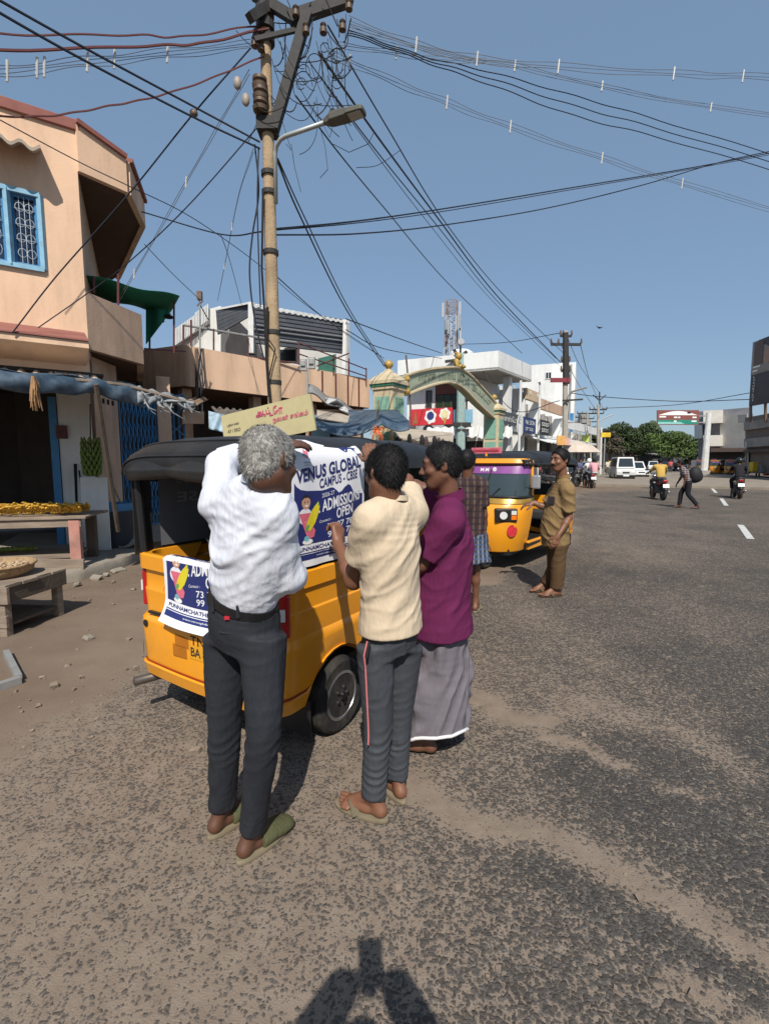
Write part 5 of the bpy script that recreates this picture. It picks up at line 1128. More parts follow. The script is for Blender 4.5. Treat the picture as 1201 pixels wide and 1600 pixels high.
# ---------------------------------------------------------------- trees at the end of the road
BARK = mat('bark', (.11, .08, .06), .95, .3, 4)
def leafmat(nm, c): return mat(nm, c, .75, .45, .6)
def tree(label, px, y_top, y_base, Y, wpx, lm, n=2600, seed=1, name='tree', lobes=9):
    rg = np.random.default_rng(seed); b = W(px, 730, Y); b.z = 0; zt = W(px, y_top, Y).z; z0 = W(px, y_base, Y).z; rad = wpx / FPX * Y / 2
    t = thing(name, label, 'tree', b); tr = MB(); zc = z0 + (zt - z0) * .3
    tr.tube([b, b + Vector((.15, 0, z0 * .6)), Vector((b.x, b.y, zc))], [.35, .26, .18], 7)
    cl = []
    for k in range(lobes):
        a = rg.uniform(0, 6.28); rr = rad * math.sqrt(rg.random()) * .75; h = rg.uniform(0, 1)
        c = np.array([b.x + rr * math.cos(a), b.y + rr * .8 * math.sin(a), z0 + (zt - z0) * (.2 + .68 * h * (1 - .35 * (rr / rad)))]); cl.append((c, rad * rg.uniform(.28, .45)))
        tr.tube([Vector((b.x, b.y, zc * .7)), Vector(c.tolist()).lerp(Vector((b.x, b.y, zc)), .4), Vector(c.tolist())], [.13, .08, .03], 5)
    obj('trunk', tr, BARK, t)
    per = n // lobes; V = []; Fq = []
    for c, r in cl:
        d = rg.normal(size=(per, 3)); d /= np.linalg.norm(d, axis=1)[:, None]; rr = r * np.cbrt(rg.random(per)) ** .6
        p = c + d * rr[:, None] * np.array([1, 1, .75]); s = rg.uniform(.10, .28, per) * Y / 90
        e1 = rg.normal(size=(per, 3)); e1 /= np.linalg.norm(e1, axis=1)[:, None]; e2 = np.cross(e1, rg.normal(size=(per, 3))); e2 /= np.linalg.norm(e2, axis=1)[:, None]
        q = np.stack([p - e1 * s[:, None], p + e2 * s[:, None] * .6, p + e1 * s[:, None], p - e2 * s[:, None] * .6], 1).reshape(-1, 3); o0 = len(V)
        V.extend(q.tolist()); Fq.extend([(o0 + 4 * i, o0 + 4 * i + 1, o0 + 4 * i + 2, o0 + 4 * i + 3) for i in range(per)])
    obj('crown', MB().add(V, Fq), lm, t)
    return t
L1, L2, L3 = leafmat('leaf_bright', (.075, .115, .03)), leafmat('leaf_mid', (.05, .075, .028)), leafmat('leaf_dusty', (.085, .075, .05))
tree('bright green spreading tree left of the pale building', 1042, 668, 720, 80, 78, L1, 9000, 3, lobes=26)
tree('tall dark green tree behind the white van', 985, 653, 716, 95, 74, L2, 9000, 4, lobes=26)
tree('dusty brown leaved tree right of the third pole', 950, 658, 718, 88, 44, L3, 5000, 5, lobes=18)
tree('dim green tree between the tall tree and the bright one', 1014, 668, 718, 100, 62, L2, 6000, 6, lobes=18)
tree('small dark tree in front of the pale building edge', 1076, 688, 730, 85, 30, L2, 2500, 7, lobes=11)
tree('thin hazy tree left of the third pole', 962, 660, 716, 110, 40, L3, 3000, 8, lobes=13)
tree('dark bushy tree low between the bright tree and the gantry post', 1062, 692, 734, 92, 44, L2, 4000, 9, lobes=16)
rg_ = np.random.default_rng(77); Vt = []; Ft = []
for k in range(9000):
    px = rg_.uniform(915, 1110); Yk = rg_.uniform(125, 150); top_ = 678 + 12 * math.sin(px * .06) + 8 * math.sin(px * .17 + 1); p = A_ = W(px, rg_.uniform(top_, 719), Yk); s_ = rg_.uniform(.4, .9)
    e1 = Vector(rg_.normal(size=3).tolist()).normalized() * s_; e2 = e1.orthogonal().normalized() * s_ * .7; o0 = len(Vt); Vt += [p - e1, p + e2, p + e1, p - e2]; Ft.append((o0, o0 + 1, o0 + 2, o0 + 3))
obj('distant_wood', MB().add(Vt, Ft), L2, kind='stuff')
# ---------------------------------------------------------------- cables
BLK = mat('black_cable', (.018, .02, .028), .6, .1); GRYW = mat('grey_wire', (.15, .155, .17), .5, .1, metal=.3); REDW = mat('red_brown_cable', (.16, .055, .05), .6, .15)
def crom(pts, n=10):
    P = [Vector(p) for p in pts]; P = [P[0] * 2 - P[1]] + P + [P[-1] * 2 - P[-2]]; out = []
    for i in range(1, len(P) - 2):
        for k in range(n):
            t = k / n; a, b, c, d = P[i - 1], P[i], P[i + 1], P[i + 2]
            out.append(.5 * ((2 * b) + (c - a) * t + (2 * a - 5 * b + 4 * c - d) * t * t + (3 * b - a - 3 * c + d) * t ** 3))
    out.append(P[-2]); return out
def cable(label, pts, r=.008, m=None, wob=0.0, cat='cable', group=None):
    P = crom([W(*p) for p in pts]); 
    if wob: P = [p + Vector((0, 0, wob * math.sin(i * .9) + wob * .6 * math.sin(i * .37))) for i, p in enumerate(P)]
    return tag(obj('overhead_cable', MB().tube(P, r, 5), m or BLK), label, cat, group)
def bundle(label, pts, n, sp, r=.0055, spacers=(), m=None):
    P = crom([W(*p) for p in pts], 12); t = thing('wire_bundle', label, 'wires', P[0])
    for k in range(n):
        off = (k - (n - 1) / 2) * sp
        obj('strand', MB().tube([p + Vector((0, 0, off * (1 + .35 * math.sin(i * .5 + k)))) for i, p in enumerate(P)], r * .75, 4), m or GRYW, t)
    for (x, y) in spacers:
        j = min(range(len(P)), key=lambda i: (project_np(P[i].x, P[i].y, P[i].z)[0] - x) ** 2 + (project_np(P[i].x, P[i].y, P[i].z)[1] - y) ** 2); c = P[j]
        obj('spacer', MB().cyl(c + Vector((-.01, 0, -sp * n * .45 - .04)), c + Vector((.01, 0, sp * n * .45 + .04)), .014, n=6), PORC, t)
cable('upper of the two thick black cables from top left to the pole', [(-150, -85, 4.2), (100, 57, 5.4), (300, 165, 6.8), (406, 222, 7.4)], .013)
cable('lower of the two thick black cables from top left to the pole', [(-150, -68, 4.1), (100, 77, 5.3), (300, 182, 6.7), (406, 232, 7.4)], .013)
cable('topmost red brown cable running left from the pole head', [(-150, 45, 5), (0, 52, 5.6), (200, 55, 6.4), (290, 56, 6.8), (405, 40, 7.4)], .011, REDW, .01)
cable('second red brown cable just under the topmost one', [(-150, 82, 4.9), (0, 78, 5.5), (230, 72, 6.5), (320, 66, 6.9), (420, 44, 7.4)], .016, REDW, .008)
cable('lowest red brown cable drooping from the pole over the peach roof', [(-150, 178, 5), (0, 181, 5.6), (90, 180, 6), (170, 165, 6.3), (240, 152, 6.6), (330, 122, 7), (412, 88, 7.4)], .011, REDW, .006)
bundle('grey wire bundle with white spacers running left from pole head', [(-150, 122, 4.8), (0, 112, 5.5), (137, 97, 6.1), (262, 84, 6.7), (392, 70, 7.3)], 4, .035, .006, ((12, 108), (55, 107), (66, 105), (137, 97), (178, 91), (262, 84)))
cable('black cable through a round joint box down to the peach house', [(392, 75, 7.3), (303, 177, 7.2), (200, 305, 7.4), (90, 430, 7.6), (20, 520, 7.4)], .011)
tag(obj('joint_box', MB().ball(W(303, 177, 7.18), (.055, .05, .05), 10, 8), STEEL, smooth=True), 'round brown joint box where black cables cross', 'joint box')
bundle('spaced wire pair slanting down beside the balcony roof', [(390, 112, 7.4), (345, 190, 7.8), (291, 285, 8.4), (210, 428, 9.4), (150, 530, 9.8)], 2, .05, .006, ((291, 285), (210, 425)))
cable('black cable from the pole band down over the balcony front', [(408, 192, 7.4), (300, 315, 7.6), (210, 402, 7.8), (140, 456, 8.0), (60, 512, 7.8)], .009)
cable('thin black cable crossing the peach wall towards the slatted screen', [(-60, 155, 6.5), (118, 250, 7.8), (200, 290, 8.4), (300, 340, 10), (400, 410, 12), (480, 478, 14.5), (600, 560, 19)], .008)
cable('long cable from the balcony roof to the right, passing the pole', [(222, 331, 10), (345, 366, 9), (410, 362, 7.6)], .012)
cable('upper long cable sweeping right from the pole across the sky', [(425, 358, 7.5), (560, 345, 9), (700, 325, 11), (900, 292, 13), (1080, 262, 14.5), (1260, 228, 16)], .014)
cable('upper double of the long sweeping cable', [(425, 360, 7.55), (560, 348, 9), (700, 329, 11), (900, 295, 13), (1080, 264, 14.5), (1260, 231, 16)], .009)
cable('lower long cable sagging right from the pole to the edge', [(425, 367, 7.5), (560, 365, 9), (690, 352, 11), (850, 326, 13), (1000, 290, 14), (1130, 252, 15), (1260, 225, 16)], .013)
cable('thin cable from the balcony roof down to the antenna mast', [(226, 382, 10.3), (270, 428, 11.5), (312, 468, 12.8)], .008)
bundle('spaced wires dropping from the pole to the white roof room', [(396, 235, 7.5), (372, 310, 9.5), (352, 410, 12.5), (340, 470, 15.5)], 2, .04, .006, ((367, 357), (355, 420)))
cable('short cable from the crossing down to the gable', [(345, 366, 9), (360, 410, 11), (378, 478, 15.5)], .007)
cable('left heavy cable from the pole to the green pillar', [(432, 248, 7.45), (470, 340, 9.5), (540, 482, 13.0), (600, 572, 16)], .016)
cable('right heavy cable from the pole to the green pillar', [(434, 248, 7.45), (476, 340, 9.5), (546, 484, 13.0), (606, 576, 16)], .012)
cable('black cable looping down the left of the pole', [(398, 226, 7.4), (404, 300, 7.4), (394, 370, 7.42), (390, 430, 7.4), (398, 500, 7.4), (412, 560, 7.38)], .013)
cable('second black cable hanging close left of the pole', [(404, 232, 7.4), (402, 310, 7.35), (404, 400, 7.36), (407, 480, 7.36)], .011)
for k, (p0, p1, p2_, lab, r) in enumerate((((462, 150, 7.5), (600, 325, 12), (815, 552, 24), 'leftmost slanting cable from the pole down to the street', .013), ((500, 120, 7.5), (690, 362, 14), (868, 560, 25), 'second slanting cable from the pole to the second pole', .012), ((498, 82, 7.5), (683, 340, 14), (875, 566, 25), 'third slanting cable, the thickest, to the second pole', .02), ((512, 40, 7.5), (697, 350, 14), (880, 552, 25), 'rightmost slanting cable to the second pole', .013), ((482, 95, 7.5), (670, 350, 14), (872, 570, 25), 'thin slanting cable beside the thickest one', .008))):
    q_ = ((p0[0] + p1[0]) / 2 + 0, (p0[1] + p1[1]) / 2 + 4, (p0[2] + p1[2]) / 2 - .6)
    cable(lab, [p0, q_, p1, ((p1[0] + p2_[0]) / 2 - 4, (p1[1] + p2_[1]) / 2 + 8, (p1[2] + p2_[2]) / 2), p2_], r)
bundle('topmost grey wire bundle with white spacers going right', [(545, 32, 7.6), (650, 70, 8), (745, 92, 8.4), (872, 104, 8.8), (1052, 115, 9.4), (1160, 119, 9.8), (1300, 124, 10.4)], 3, .05, .006, ((650, 68), (746, 94), (872, 104), (1052, 115), (1159, 119)))
bundle('second grey wire bundle with white spacers going right', [(545, 42, 7.6), (700, 86, 8.3), (804, 103, 8.7), (940, 135, 9.2), (1110, 167, 9.9), (1300, 190, 10.6)], 3, .035, .0055, ((804, 103), (940, 135), (1109, 167)))
for k, (dy, lab) in enumerate(((0, 'upper of three loose cables sagging to the right edge'), (12, 'middle of three loose cables sagging to the right edge'), (24, 'lowest of three loose cables sagging to the right edge'))):
    cable(lab, [(545, 48 + dy * .3, 7.6), (650, 84 + dy * .3, 8.1), (760, 112 + dy * .8, 8.6), (900, 150 + dy * 1.3, 9.2), (1050, 195 + dy * 1.1, 9.8), (1300, 268 + dy, 10.8)], .0075, None, .012)
bundle('short spaced wires joining the upper right bundle', [(528, 70, 7.6), (619, 83, 8), (690, 93, 8.3), (760, 95, 8.5)], 3, .035, .005, ((619, 84),))
bundle('lower grey wire bundle with spacers slanting right across the sky', [(512, 82, 7.6), (610, 125, 8.2), (698, 160, 8.8), (797, 198, 9.4), (940, 247, 10.3), (1065, 287, 11), (1300, 355, 12.4)], 3, .05, .0055, ((547, 101), (698, 160), (797, 198), (942, 249), (1065, 287)))
cable('hanging loose wire arc between the slanting cables', [(557, 262, 9), (590, 258, 9.6), (625, 235, 10)], .006)
cable('faint cable from the slatted screen roof to the tower', [(540, 498, 18), (640, 535, 24), (690, 552, 30)], .02)
cable('faint lower cable from the roof to the arch', [(540, 515, 18), (600, 545, 20), (690, 560, 28)], .016)
cable('thin sloping cable from the pole shaft to the screen corner', [(432, 432, 7.5), (500, 492, 11), (560, 535, 17), (600, 560, 20)], .009)
for k, (a, b, lab) in enumerate((((876, 538, 25), (930, 640, 46), 'left distant wire between the second and third poles'), ((906, 538, 25), (942, 640, 46), 'right distant wire between the second and third poles'), ((883, 520, 25), (936, 614, 46), 'top distant wire between the second and third poles'))):
    m_ = tuple((x + y) / 2 for x, y in zip(a, b)); cable(lab, [a, (m_[0] - 3, m_[1] + 6, m_[2]), b], .02, GRYW)
cable('straight distant cable from the third pole to the billboard', [(890, 614, 40), (940, 620, 46), (1060, 627, 45), (1170, 624, 41)], .035)
cable('lower distant cable from the third pole to the billboard', [(940, 638, 46), (1060, 632, 45), (1170, 614, 41)], .03)
cable('distant cable from the tower building to the second pole', [(715, 538, 40), (790, 535, 32), (876, 520, 25)], .02)
cable('cable along the arch side past the white building', [(742, 560, 28), (800, 640, 26), (874, 626, 25)], .02)
bd_ = W(936, 512, 60); tag(obj('bird', MB().ball(bd_, (.22, .12, .1), 8, 6).add([bd_, bd_ + Vector((-.5, 0, .28)), bd_ + Vector((-.2, 0, -.02))], [(0, 1, 2)]).add([bd_, bd_ + Vector((.5, 0, .1)), bd_ + Vector((.2, 0, -.05))], [(0, 1, 2)]), DARK), 'small dark bird flying above the third pole', 'bird')
# ================================================================ auto-rickshaws and posters
YEL = mat('yellow_enamel', (.80, .315, .011), .32, .04, 3, spec=.5, coat=.35, dirt=(.42, .20, .05), dirt_amt=.45, dscale=3)
YELIN = mat('inner_yellow', (.5, .19, .012), .5, .1, 5)
VINYL = mat('black_vinyl', (.016, .0155, .0155), .5, .15, 6, bump=.12, bscale=60, spec=.4, dirt=(.045, .04, .036), dirt_amt=.5, dscale=3)
RUBBER = mat('tyre_rubber', (.018, .017, .016), .8, .2, 12, dirt=(.10, .085, .065), dirt_amt=.6, dscale=9)
ALLOY = mat('silver_rim', (.42, .42, .43), .35, .08, 9, metal=.85, dirt=(.12, .1, .08), dirt_amt=.5, dscale=14)
BLKP = mat('black_plastic', (.015, .015, .016), .45, .1, 5)
REDL = mat('red_lens', (.35, .01, .012), .2, .1, 5, spec=.6); ORL = mat('amber_lens', (.75, .17, .01), .2, .1, 5); WHL = mat('clear_lens', (.62, .62, .6), .15, .1, 5, spec=.7)
CHROME = mat('chrome', (.7, .7, .7), .12, .02, 5, metal=1.0)
GLASSW = mat('windscreen', (.035, .05, .055), .06, .1, 2, spec=.7)
GOLDB = mat('golden_band', (.45, .27, .06), .3, .15, 9, metal=.5); PURP = mat('purple_strip', (.22, .07, .25), .4, .2, 5)
SEATM = mat('seat_vinyl', (.03, .032, .036), .55, .15, 6); PLATEY = mat('plate_yellow', (.70, .33, .02), .5, .05)
NAVY = mat('poster_navy', (.022, .03, .135), .45, .06, 4); PWHITE = mat('poster_white', (.74, .74, .76), .5, .03, 4)
def tub_ring(z, r, w, c=.11, xf=.62, arch=.285, n=14, ac=.08):
    pts = []
    def zz(x): 
        if abs(x - ac) < arch: return max(z, .225 + math.sqrt(max(arch * arch - (x - ac) ** 2, 0)))
        return z
    xs = [xf + (r + c - xf) * k / n for k in range(n + 1)]
    xs = sorted(set(list(np.round(xs, 4)) + [ac + arch * q_ for q_ in (-1, -.97, -.85, .85, .97, 1)]), reverse=True); xs = [x for x in xs if x >= r + c - 1e-4]
    if len(xs) == 0 or xs[-1] > r + c: xs.append(r + c)
    pts += [(x, -w, zz(x)) for x in xs]
    for k in range(1, 8):
        a = PI / 2 * k / 8; x = r + c - c * math.sin(a); y = -(w - c) - c * math.cos(a); pts.append((x, y, zz(x) if abs(y) > w - .03 else z))
    pts += [(r - .02 * math.cos(PI / 2 * (y / (w - c))), y, z) for y in np.linspace(-(w - c), w - c, 7)]
    right = [p for p in pts[:len(xs) + 7]]
    pts += [(x, -y, q_) for x, y, q_ in right[::-1]]
    return [Vector(p) for p in pts]
def nose_ring(z, a, b, x0=1.60, n=20, p=.75):
    out = []
    for k in range(n + 1):
        t = -PI / 2 + PI * k / n; out.append(Vector((x0 + a * abs(math.cos(t)) ** p, b * math.copysign(abs(math.sin(t)) ** .85, math.sin(t)), z)))
    return out
def wheel(parent, c, r, w, face=1):
    t = obj('wheel', MB().lathe([(r * .62, -w * .5), (r * .9, -w * .52), (r * .98, -w * .38), (r, -w * .15), (r, w * .15), (r * .98, w * .38), (r * .9, w * .52), (r * .62, w * .5)], c, 28, 'Y'), RUBBER, parent, False, smooth=True, auto=35)
    f = face * w
    obj('rim', MB().lathe([(r * .63, f * .30), (r * .65, f * .52), (r * .58, f * .54), (r * .53, f * .36), (r * .34, f * .30), (r * .30, f * .44), (r * .12, f * .46), (.005, f * .46)], c, 24, 'Y'), ALLOY, t, False, smooth=True, auto=35)
    nuts = MB()
    for k in range(5):
        a = 2 * PI * k / 5; nuts.cyl(Vector(c) + Vector((r * .22 * math.cos(a), f * .42, r * .22 * math.sin(a))), Vector(c) + Vector((r * .22 * math.cos(a), f * .6, r * .22 * math.sin(a))), r * .045, n=6)
    nuts.cyl(Vector(c) + Vector((0, f * .4, 0)), Vector(c) + Vector((0, f * .68, 0)), r * .11, n=10); obj('wheel_nut', nuts, CHROME, t, False)
    return t
def rbox(name, c, d, m, parent, bv=.008, M=None): return obj(name, MB().box(c, d, M), m, parent, False, bevel=bv)
def rickshaw(label, loc, rz, rails=True, group=None):
    T = thing('auto_rickshaw', label, 'auto rickshaw', loc, rz, group)
    lv = [(.255, -.345, .515), (.275, -.40, .555), (.345, -.415, .565), (.352, -.40, .552), (.37, -.40, .555), (.60, -.405, .575), (.615, -.40, .575), (.64, -.375, .57), (.655, -.372, .562), (.78, -.375, .578), (.79, -.375, .578), (.80, -.37, .572), (.865, -.368, .575), (.905, -.37, .578), (.915, -.39, .592), (.995, -.39, .592), (1.005, -.375, .58), (1.0, -.34, .55), (.8, -.335, .545)]
    rings = [tub_ring(z, r, w * 1.045) for z, r, w in lv]
    body = obj('body', MB().rings(rings, close=False), YEL, T, False, smooth=True, auto=32)
    rs = MB(); a, b = tub_ring(.350, -.404, .581), tub_ring(.364, -.404, .581)
    a, b = [p for p in a if p.x < -.1], [p for p in b if p.x < -.1]; rs.rings([a, b], close=False); obj('red_stripe', rs, mat('red_stripe', (.30, .03, .01), .5, .1), body, False)
    # chassis, mud flaps, engine cover
    rbox('chassis', (.9, 0, .27), (2.1, .72, .12), BLKP, T, .01); rbox('wheel_well', (.12, 0, .48), (.92, .86, .34), BLKP, T, .02)
    obj('floor', MB().box((1.1, 0, .35), (1.1, 1.08, .04)), BLKP, T, False)
    for sg in (-1, 1):
        rbox('mud_flap', (-.19, sg * .5, .2), (.012, .2, .2), BLKP, T, .002)
        wheel(T, (.08, sg * .545, .218), .218, .115, sg)
        sill = MB(); sill.prism3([(.62, sg * .56, .27), (1.62, sg * .53, .27), (1.62, sg * .53, .40), (.95, sg * .545, .40), (.80, sg * .56, .60), (.62, sg * .575, .78)], (0, -sg * .05, 0)); obj('sill', sill, YEL, T, False, bevel=.012)
        ft = MB(); ft.prism3([(.66, sg * .583, .47), (.74, sg * .58, .47), (.72, sg * .58, .58), (.66, sg * .583, .60)], (0, sg * .004, 0)); obj('sill_grille', ft, BLKP, T, False)
        # door frame tubes
        obj('door_pillar', MB().tube([(.60, sg * .56, .98), (.58, sg * .565, 1.5)], .018, 8), BLKP, T, False)
        obj('rear_pillar', MB().tube([(-.35, sg * .555, .98), (-.37, sg * .565, 1.5)], .022, 8), BLKP, T, False)
        obj('front_pillar', MB().tube([(1.62, sg * .555, .98), (1.60, sg * .53, 1.56)], .022, 8), YEL, T, False)
    front_wall = MB().box((.60, 0, .6), (.02, 1.08, .5)); obj('engine_wall', front_wall, BLKP, T, False)
    # seats
    rbox('rear_seat', (.60, 0, .70), (.5, 1.02, .16), SEATM, T, .04); rbox('seat_back', (.33, 0, .93), (.1, 1.02, .5), SEATM, T, .04, Matrix.Rotation(R(-10), 3, 'Y'))
    rbox('driver_seat', (1.28, 0, .66), (.36, .46, .2), SEATM, T, .04); rbox('driver_back', (1.08, 0, .90), (.08, .62, .36), SEATM, T, .03)
    rbox('luggage_floor', (.0, 0, .76), (.66, 1.06, .03), mat('grey_mat', (.06, .06, .065), .8), T, .003)
    # canopy
    def sec(x, w, ze, zt, n=18):
        out = []
        for k in range(n + 1):
            t = PI * k / n; c_, s_ = math.cos(t), math.sin(t)
            out.append(Vector((x, -w * math.copysign(abs(c_) ** .45, c_), ze + (zt - ze) * abs(s_) ** .62)))
        return out
    xs = [(-.43, .565, 1.475, 1.52), (-.445, .58, 1.47, 1.575), (-.42, .592, 1.47, 1.62), (-.35, .603, 1.475, 1.655), (-.2, .605, 1.49, 1.685), (.1, .605, 1.50, 1.70), (.35, .60, 1.50, 1.695), (.6, .60, 1.50, 1.705), (.85, .595, 1.50, 1.70), (1.1, .59, 1.50, 1.705), (1.35, .575, 1.50, 1.69), (1.55, .56, 1.50, 1.665), (1.72, .535, 1.505, 1.63), (1.80, .51, 1.51, 1.59)]
    can = MB().rings([sec(*q_) for q_ in xs], close=False); can.rings([sec(x, w - .012, ze, zt - .012) for x, w, ze, zt in xs][::-1], close=False)
    C_ = obj('canopy', can, VINYL, T, False, smooth=True, auto=70)
    obj('front_fringe', MB().grid(lambda a, b: sec(1.80, .51, 1.51, 1.59, 12)[min(int(a * 12 + .5), 12)] + Vector((.01, 0, -.05 * b)), 12, 1, thick=(-.01, 0, 0)), VINYL, C_, False)
    for xk in (1, 3, 7, 10): obj('canvas_seam', MB().tube(sec(xs[xk][0], xs[xk][1] + .002, xs[xk][2], xs[xk][3] + .002, 24), .006, 5), VINYL, C_, False, smooth=True)
    for sg in ((-1, 1) if rails else ()):
        obj('drip_rail', MB().tube([(x, sg * (w + .004), ze) for x, w, ze, zt in xs[1:]], .017, 8), VINYL, C_, False, smooth=True)
        obj('side_flap_roll', MB().tube([(.62 + .1 * k, sg * (.585 - .003 * k), 1.485 + .006 * math.sin(2.1 * k)) for k in range(10)], .028, 8), VINYL, C_, False, smooth=True)
    # rolled rear curtain, sagging between its ties
    obj('rear_roll', MB().grid(lambda a, b: Vector((-.42 - .03 * math.sin(PI * b) - .012 * math.sin(a * 17), -.57 + 1.14 * a, 1.555 - .105 * b - .022 * abs(math.sin(a * PI * 1.5)) * b + .008 * math.sin(14 * b))), 36, 10, thick=(.03, 0, 0)), VINYL, C_, False, smooth=True)
    obj('roof_bow', MB().tube([(.55, y, 1.49 + .19 * (1 - (y / .58) ** 4)) for y in np.linspace(-.56, .56, 11)], .012, 6), BLKP, T, False)
    # front nose, windscreen and lamps
    lv2 = [(.25, .40, .40), (.27, .46, .44), (.45, .53, .50), (.62, .55, .53), (.80, .535, .555), (.93, .48, .57), (.945, .47, .568)]
    ns_ = obj('front_panel', MB().rings([nose_ring(z, a, b) for z, a, b in lv2], close=False), YEL, T, False, smooth=True, auto=40)
    obj('band', MB().rings([nose_ring(z, a, b) for z, a, b in ((.947, .475, .572), (.955, .482, .575), (1.03, .445, .57), (1.04, .44, .562))], close=False), GOLDB, T, False, smooth=True, auto=40)
    ws = MB().rings([nose_ring(z, a, b, p=.6) for z, a, b in ((1.05, .425, .545), (1.2, .375, .54), (1.35, .32, .53), (1.50, .25, .51))], close=False); wso = obj('windscreen', ws, GLASSW, T, False, smooth=True)
    fr = MB(); fr.tube(nose_ring(1.045, .435, .555, p=.6), .02, 8); fr.tube(nose_ring(1.50, .255, .515, p=.6), .02, 8); obj('screen_frame', fr, BLKP, wso, False, smooth=True)
    obj('visor', MB().rings([nose_ring(z, a, b, p=.6) for z, a, b in ((1.50, .27, .53), (1.52, .31, .545), (1.575, .29, .53), (1.585, .26, .515))], close=False), YEL, T, False, smooth=True, auto=40)
    for sg in (-1, 1):
        hl = Vector((2.03, sg * .335, .80)); Mh = Matrix.Rotation(sg * R(38), 3, 'Z')
        h_ = rbox('headlight', hl, (.10, .31, .19), BLKP, T, .02, Mh)
        f_ = Mh @ Vector((1, 0, 0)); s_ = Mh @ Vector((0, 1, 0))
        def at(fx, sy, z): return hl + f_ * fx + s_ * sy + Vector((0, 0, z))
        for rr, dx, m_ in ((.078, .055, CHROME), (.064, .062, BLKP), (.054, .066, WHL)):
            obj('lens', MB().cyl(at(dx - .01, -sg * .045, 0), at(dx, -sg * .045, 0), rr, n=16), m_, h_, False)
        obj('indicator', MB().box(at(.052, sg * .10, -.03), (.012, .07, .06), Mh), ORL, h_, False); obj('indicator', MB().box(at(.052, sg * .10, .037), (.012, .07, .055), Mh), WHL, h_, False)
        if sg < 0: continue
        mr = obj('mirror', MB().box((1.78, sg * .66, 1.26), (.05, .12, .19)), mat('mirror_shell', (.5, .5, .5), .25, .1, 4, metal=.6), T, False, bevel=.02)
        obj('mirror_stem', MB().tube([(1.64, sg * .55, 1.16), (1.76, sg * .64, 1.2)], .01, 6), BLKP, mr, False)
    obj('wiper', MB().tube([(2.03, -.02, 1.06), (1.97, .02, 1.25), (1.90, .05, 1.42)], .009, 5), BLKP, wso, False); obj('wiper', MB().tube([(2.02, .12, 1.06), (1.985, .22, 1.17)], .009, 5), BLKP, wso, False)
    wheel(T, (1.98, 0, .215), .215, .11, 1)
    obj('mudguard', MB().grid(lambda a, b: Vector((1.98 + .25 * math.cos(R(10 + 160 * a)), -.08 + .16 * b, .215 + .25 * math.sin(R(10 + 160 * a)))), 14, 2, thick=(0, 0, .008)), BLKP, T, False, smooth=True)
    obj('handlebar', MB().tube([(1.72, -.3, .98), (1.78, -.12, 1.02), (1.78, .12, 1.02), (1.72, .3, .98)], .015, 6).tube([(1.8, 0, .6), (1.78, 0, 1.0)], .03, 8), BLKP, T, False)
    # rear fittings
    for sg in (-1, 1):
        tl_ = rbox('tail_lamp', (-.333, sg * .556, .79), (.06, .075, .22), REDL, T, .012, Matrix.Rotation(sg * R(-38), 3, 'Z')); 
        obj('reverse_lens', MB().box((-.352, sg * .572, .80), (.03, .03, .06), Matrix.Rotation(sg * R(-38), 3, 'Z')), WHL, tl_, False)
    return T
# vehicle one: the poster is being fixed to it
rz1 = PI / 2 - R(32)
O1 = Vector((-.777, 2.896, 0)) + Vector((-.848, .53, 0)) * .022
A1R = rickshaw('nearest yellow auto rickshaw with black canopy getting posters', O1, rz1, False)
M1a = Matrix.Translation(O1) @ Matrix.Rotation(rz1, 4, 'Z'); M1i = M1a.inverted()
fwd1, left1 = Vector((math.cos(rz1), math.sin(rz1), 0)), Vector((-math.sin(rz1), math.cos(rz1), 0))
def RP(px, py, x=-.40): return M1i @ on_plane(px, py, M1a @ Vector((x, 0, 0)), -fwd1)
def SP_(px, py, y=-.60): return M1i @ on_plane(px, py, M1a @ Vector((0, y, 0)), -left1)
def rear_patch(name, px0, px1, py0, py1, m, th=.006, x=-.405, parent=None):
    a, b = RP(px0, py1, x), RP(px1, py0, x); return obj(name, MB().box((x, (a.y + b.y) / 2, (a.z + b.z) / 2), (th, abs(a.y - b.y), abs(a.z - b.z))), m, parent or A1R, False, bevel=.003)
VENTM = mat('vent_orange', (.42, .14, .008), .6, .1)
for (x0, x1, y0, y1) in ((275, 296, 996, 1008), (272, 293, 1011, 1023)): rear_patch('vent_recess', x0, x1, y0, y1, VENTM, .012, -.417)
pl = rear_patch('number_plate', 297, 345, 1003, 1028, PLATEY, .008, -.419)
pa, pb2 = RP(297, 1028, -.425), RP(345, 1003, -.425)
for body, v in (('TN 47', .55), ('BA 8126', .1)):
    obj('plate_letters', text_on(body, lambda a, b: Vector((-.4255, pa.y - a, pa.z + b)), .01, (pb2.z - pa.z) * v, (pb2.z - pa.z) * .36, abs(pa.y - pb2.y) * .9, .01), LETK, pl, False)
k_ = RP(229, 973, -.405); obj('key_hole', MB().lathe([(.02, -.006), (.022, -.012), (.01, -.014)], (-.40, k_.y, k_.z), 12, 'X'), BLKP, A1R, False)
a, b = RP(232, 958, -.395), RP(262, 966, -.395); obj('handle_slot', MB().box((-.388, (a.y + b.y) / 2, (a.z + b.z) / 2 + .01), (.02, abs(a.y - b.y), .012)), BLKP, A1R, False)
g_ = RP(216, 1006, -.37); obj('gas_sticker', MB().add([Vector((-.372 + .04 * (math.cos(t) + 1) * .5 - .035, .555 + .03 * math.cos(t), g_.z + .05 * math.sin(t))) for t in np.linspace(0, 2 * PI, 14, endpoint=False)], [tuple(range(14))]), mat('sticker_green', (.06, .38, .22), .4, .1), A1R, False)
n_ = RP(257, 903, -.39); obj('painted_number', text_on('8', lambda a, b: Vector((-.392, n_.y - a, n_.z + b)), 0, 0, .045, .03, .01), NAVY, A1R, False)
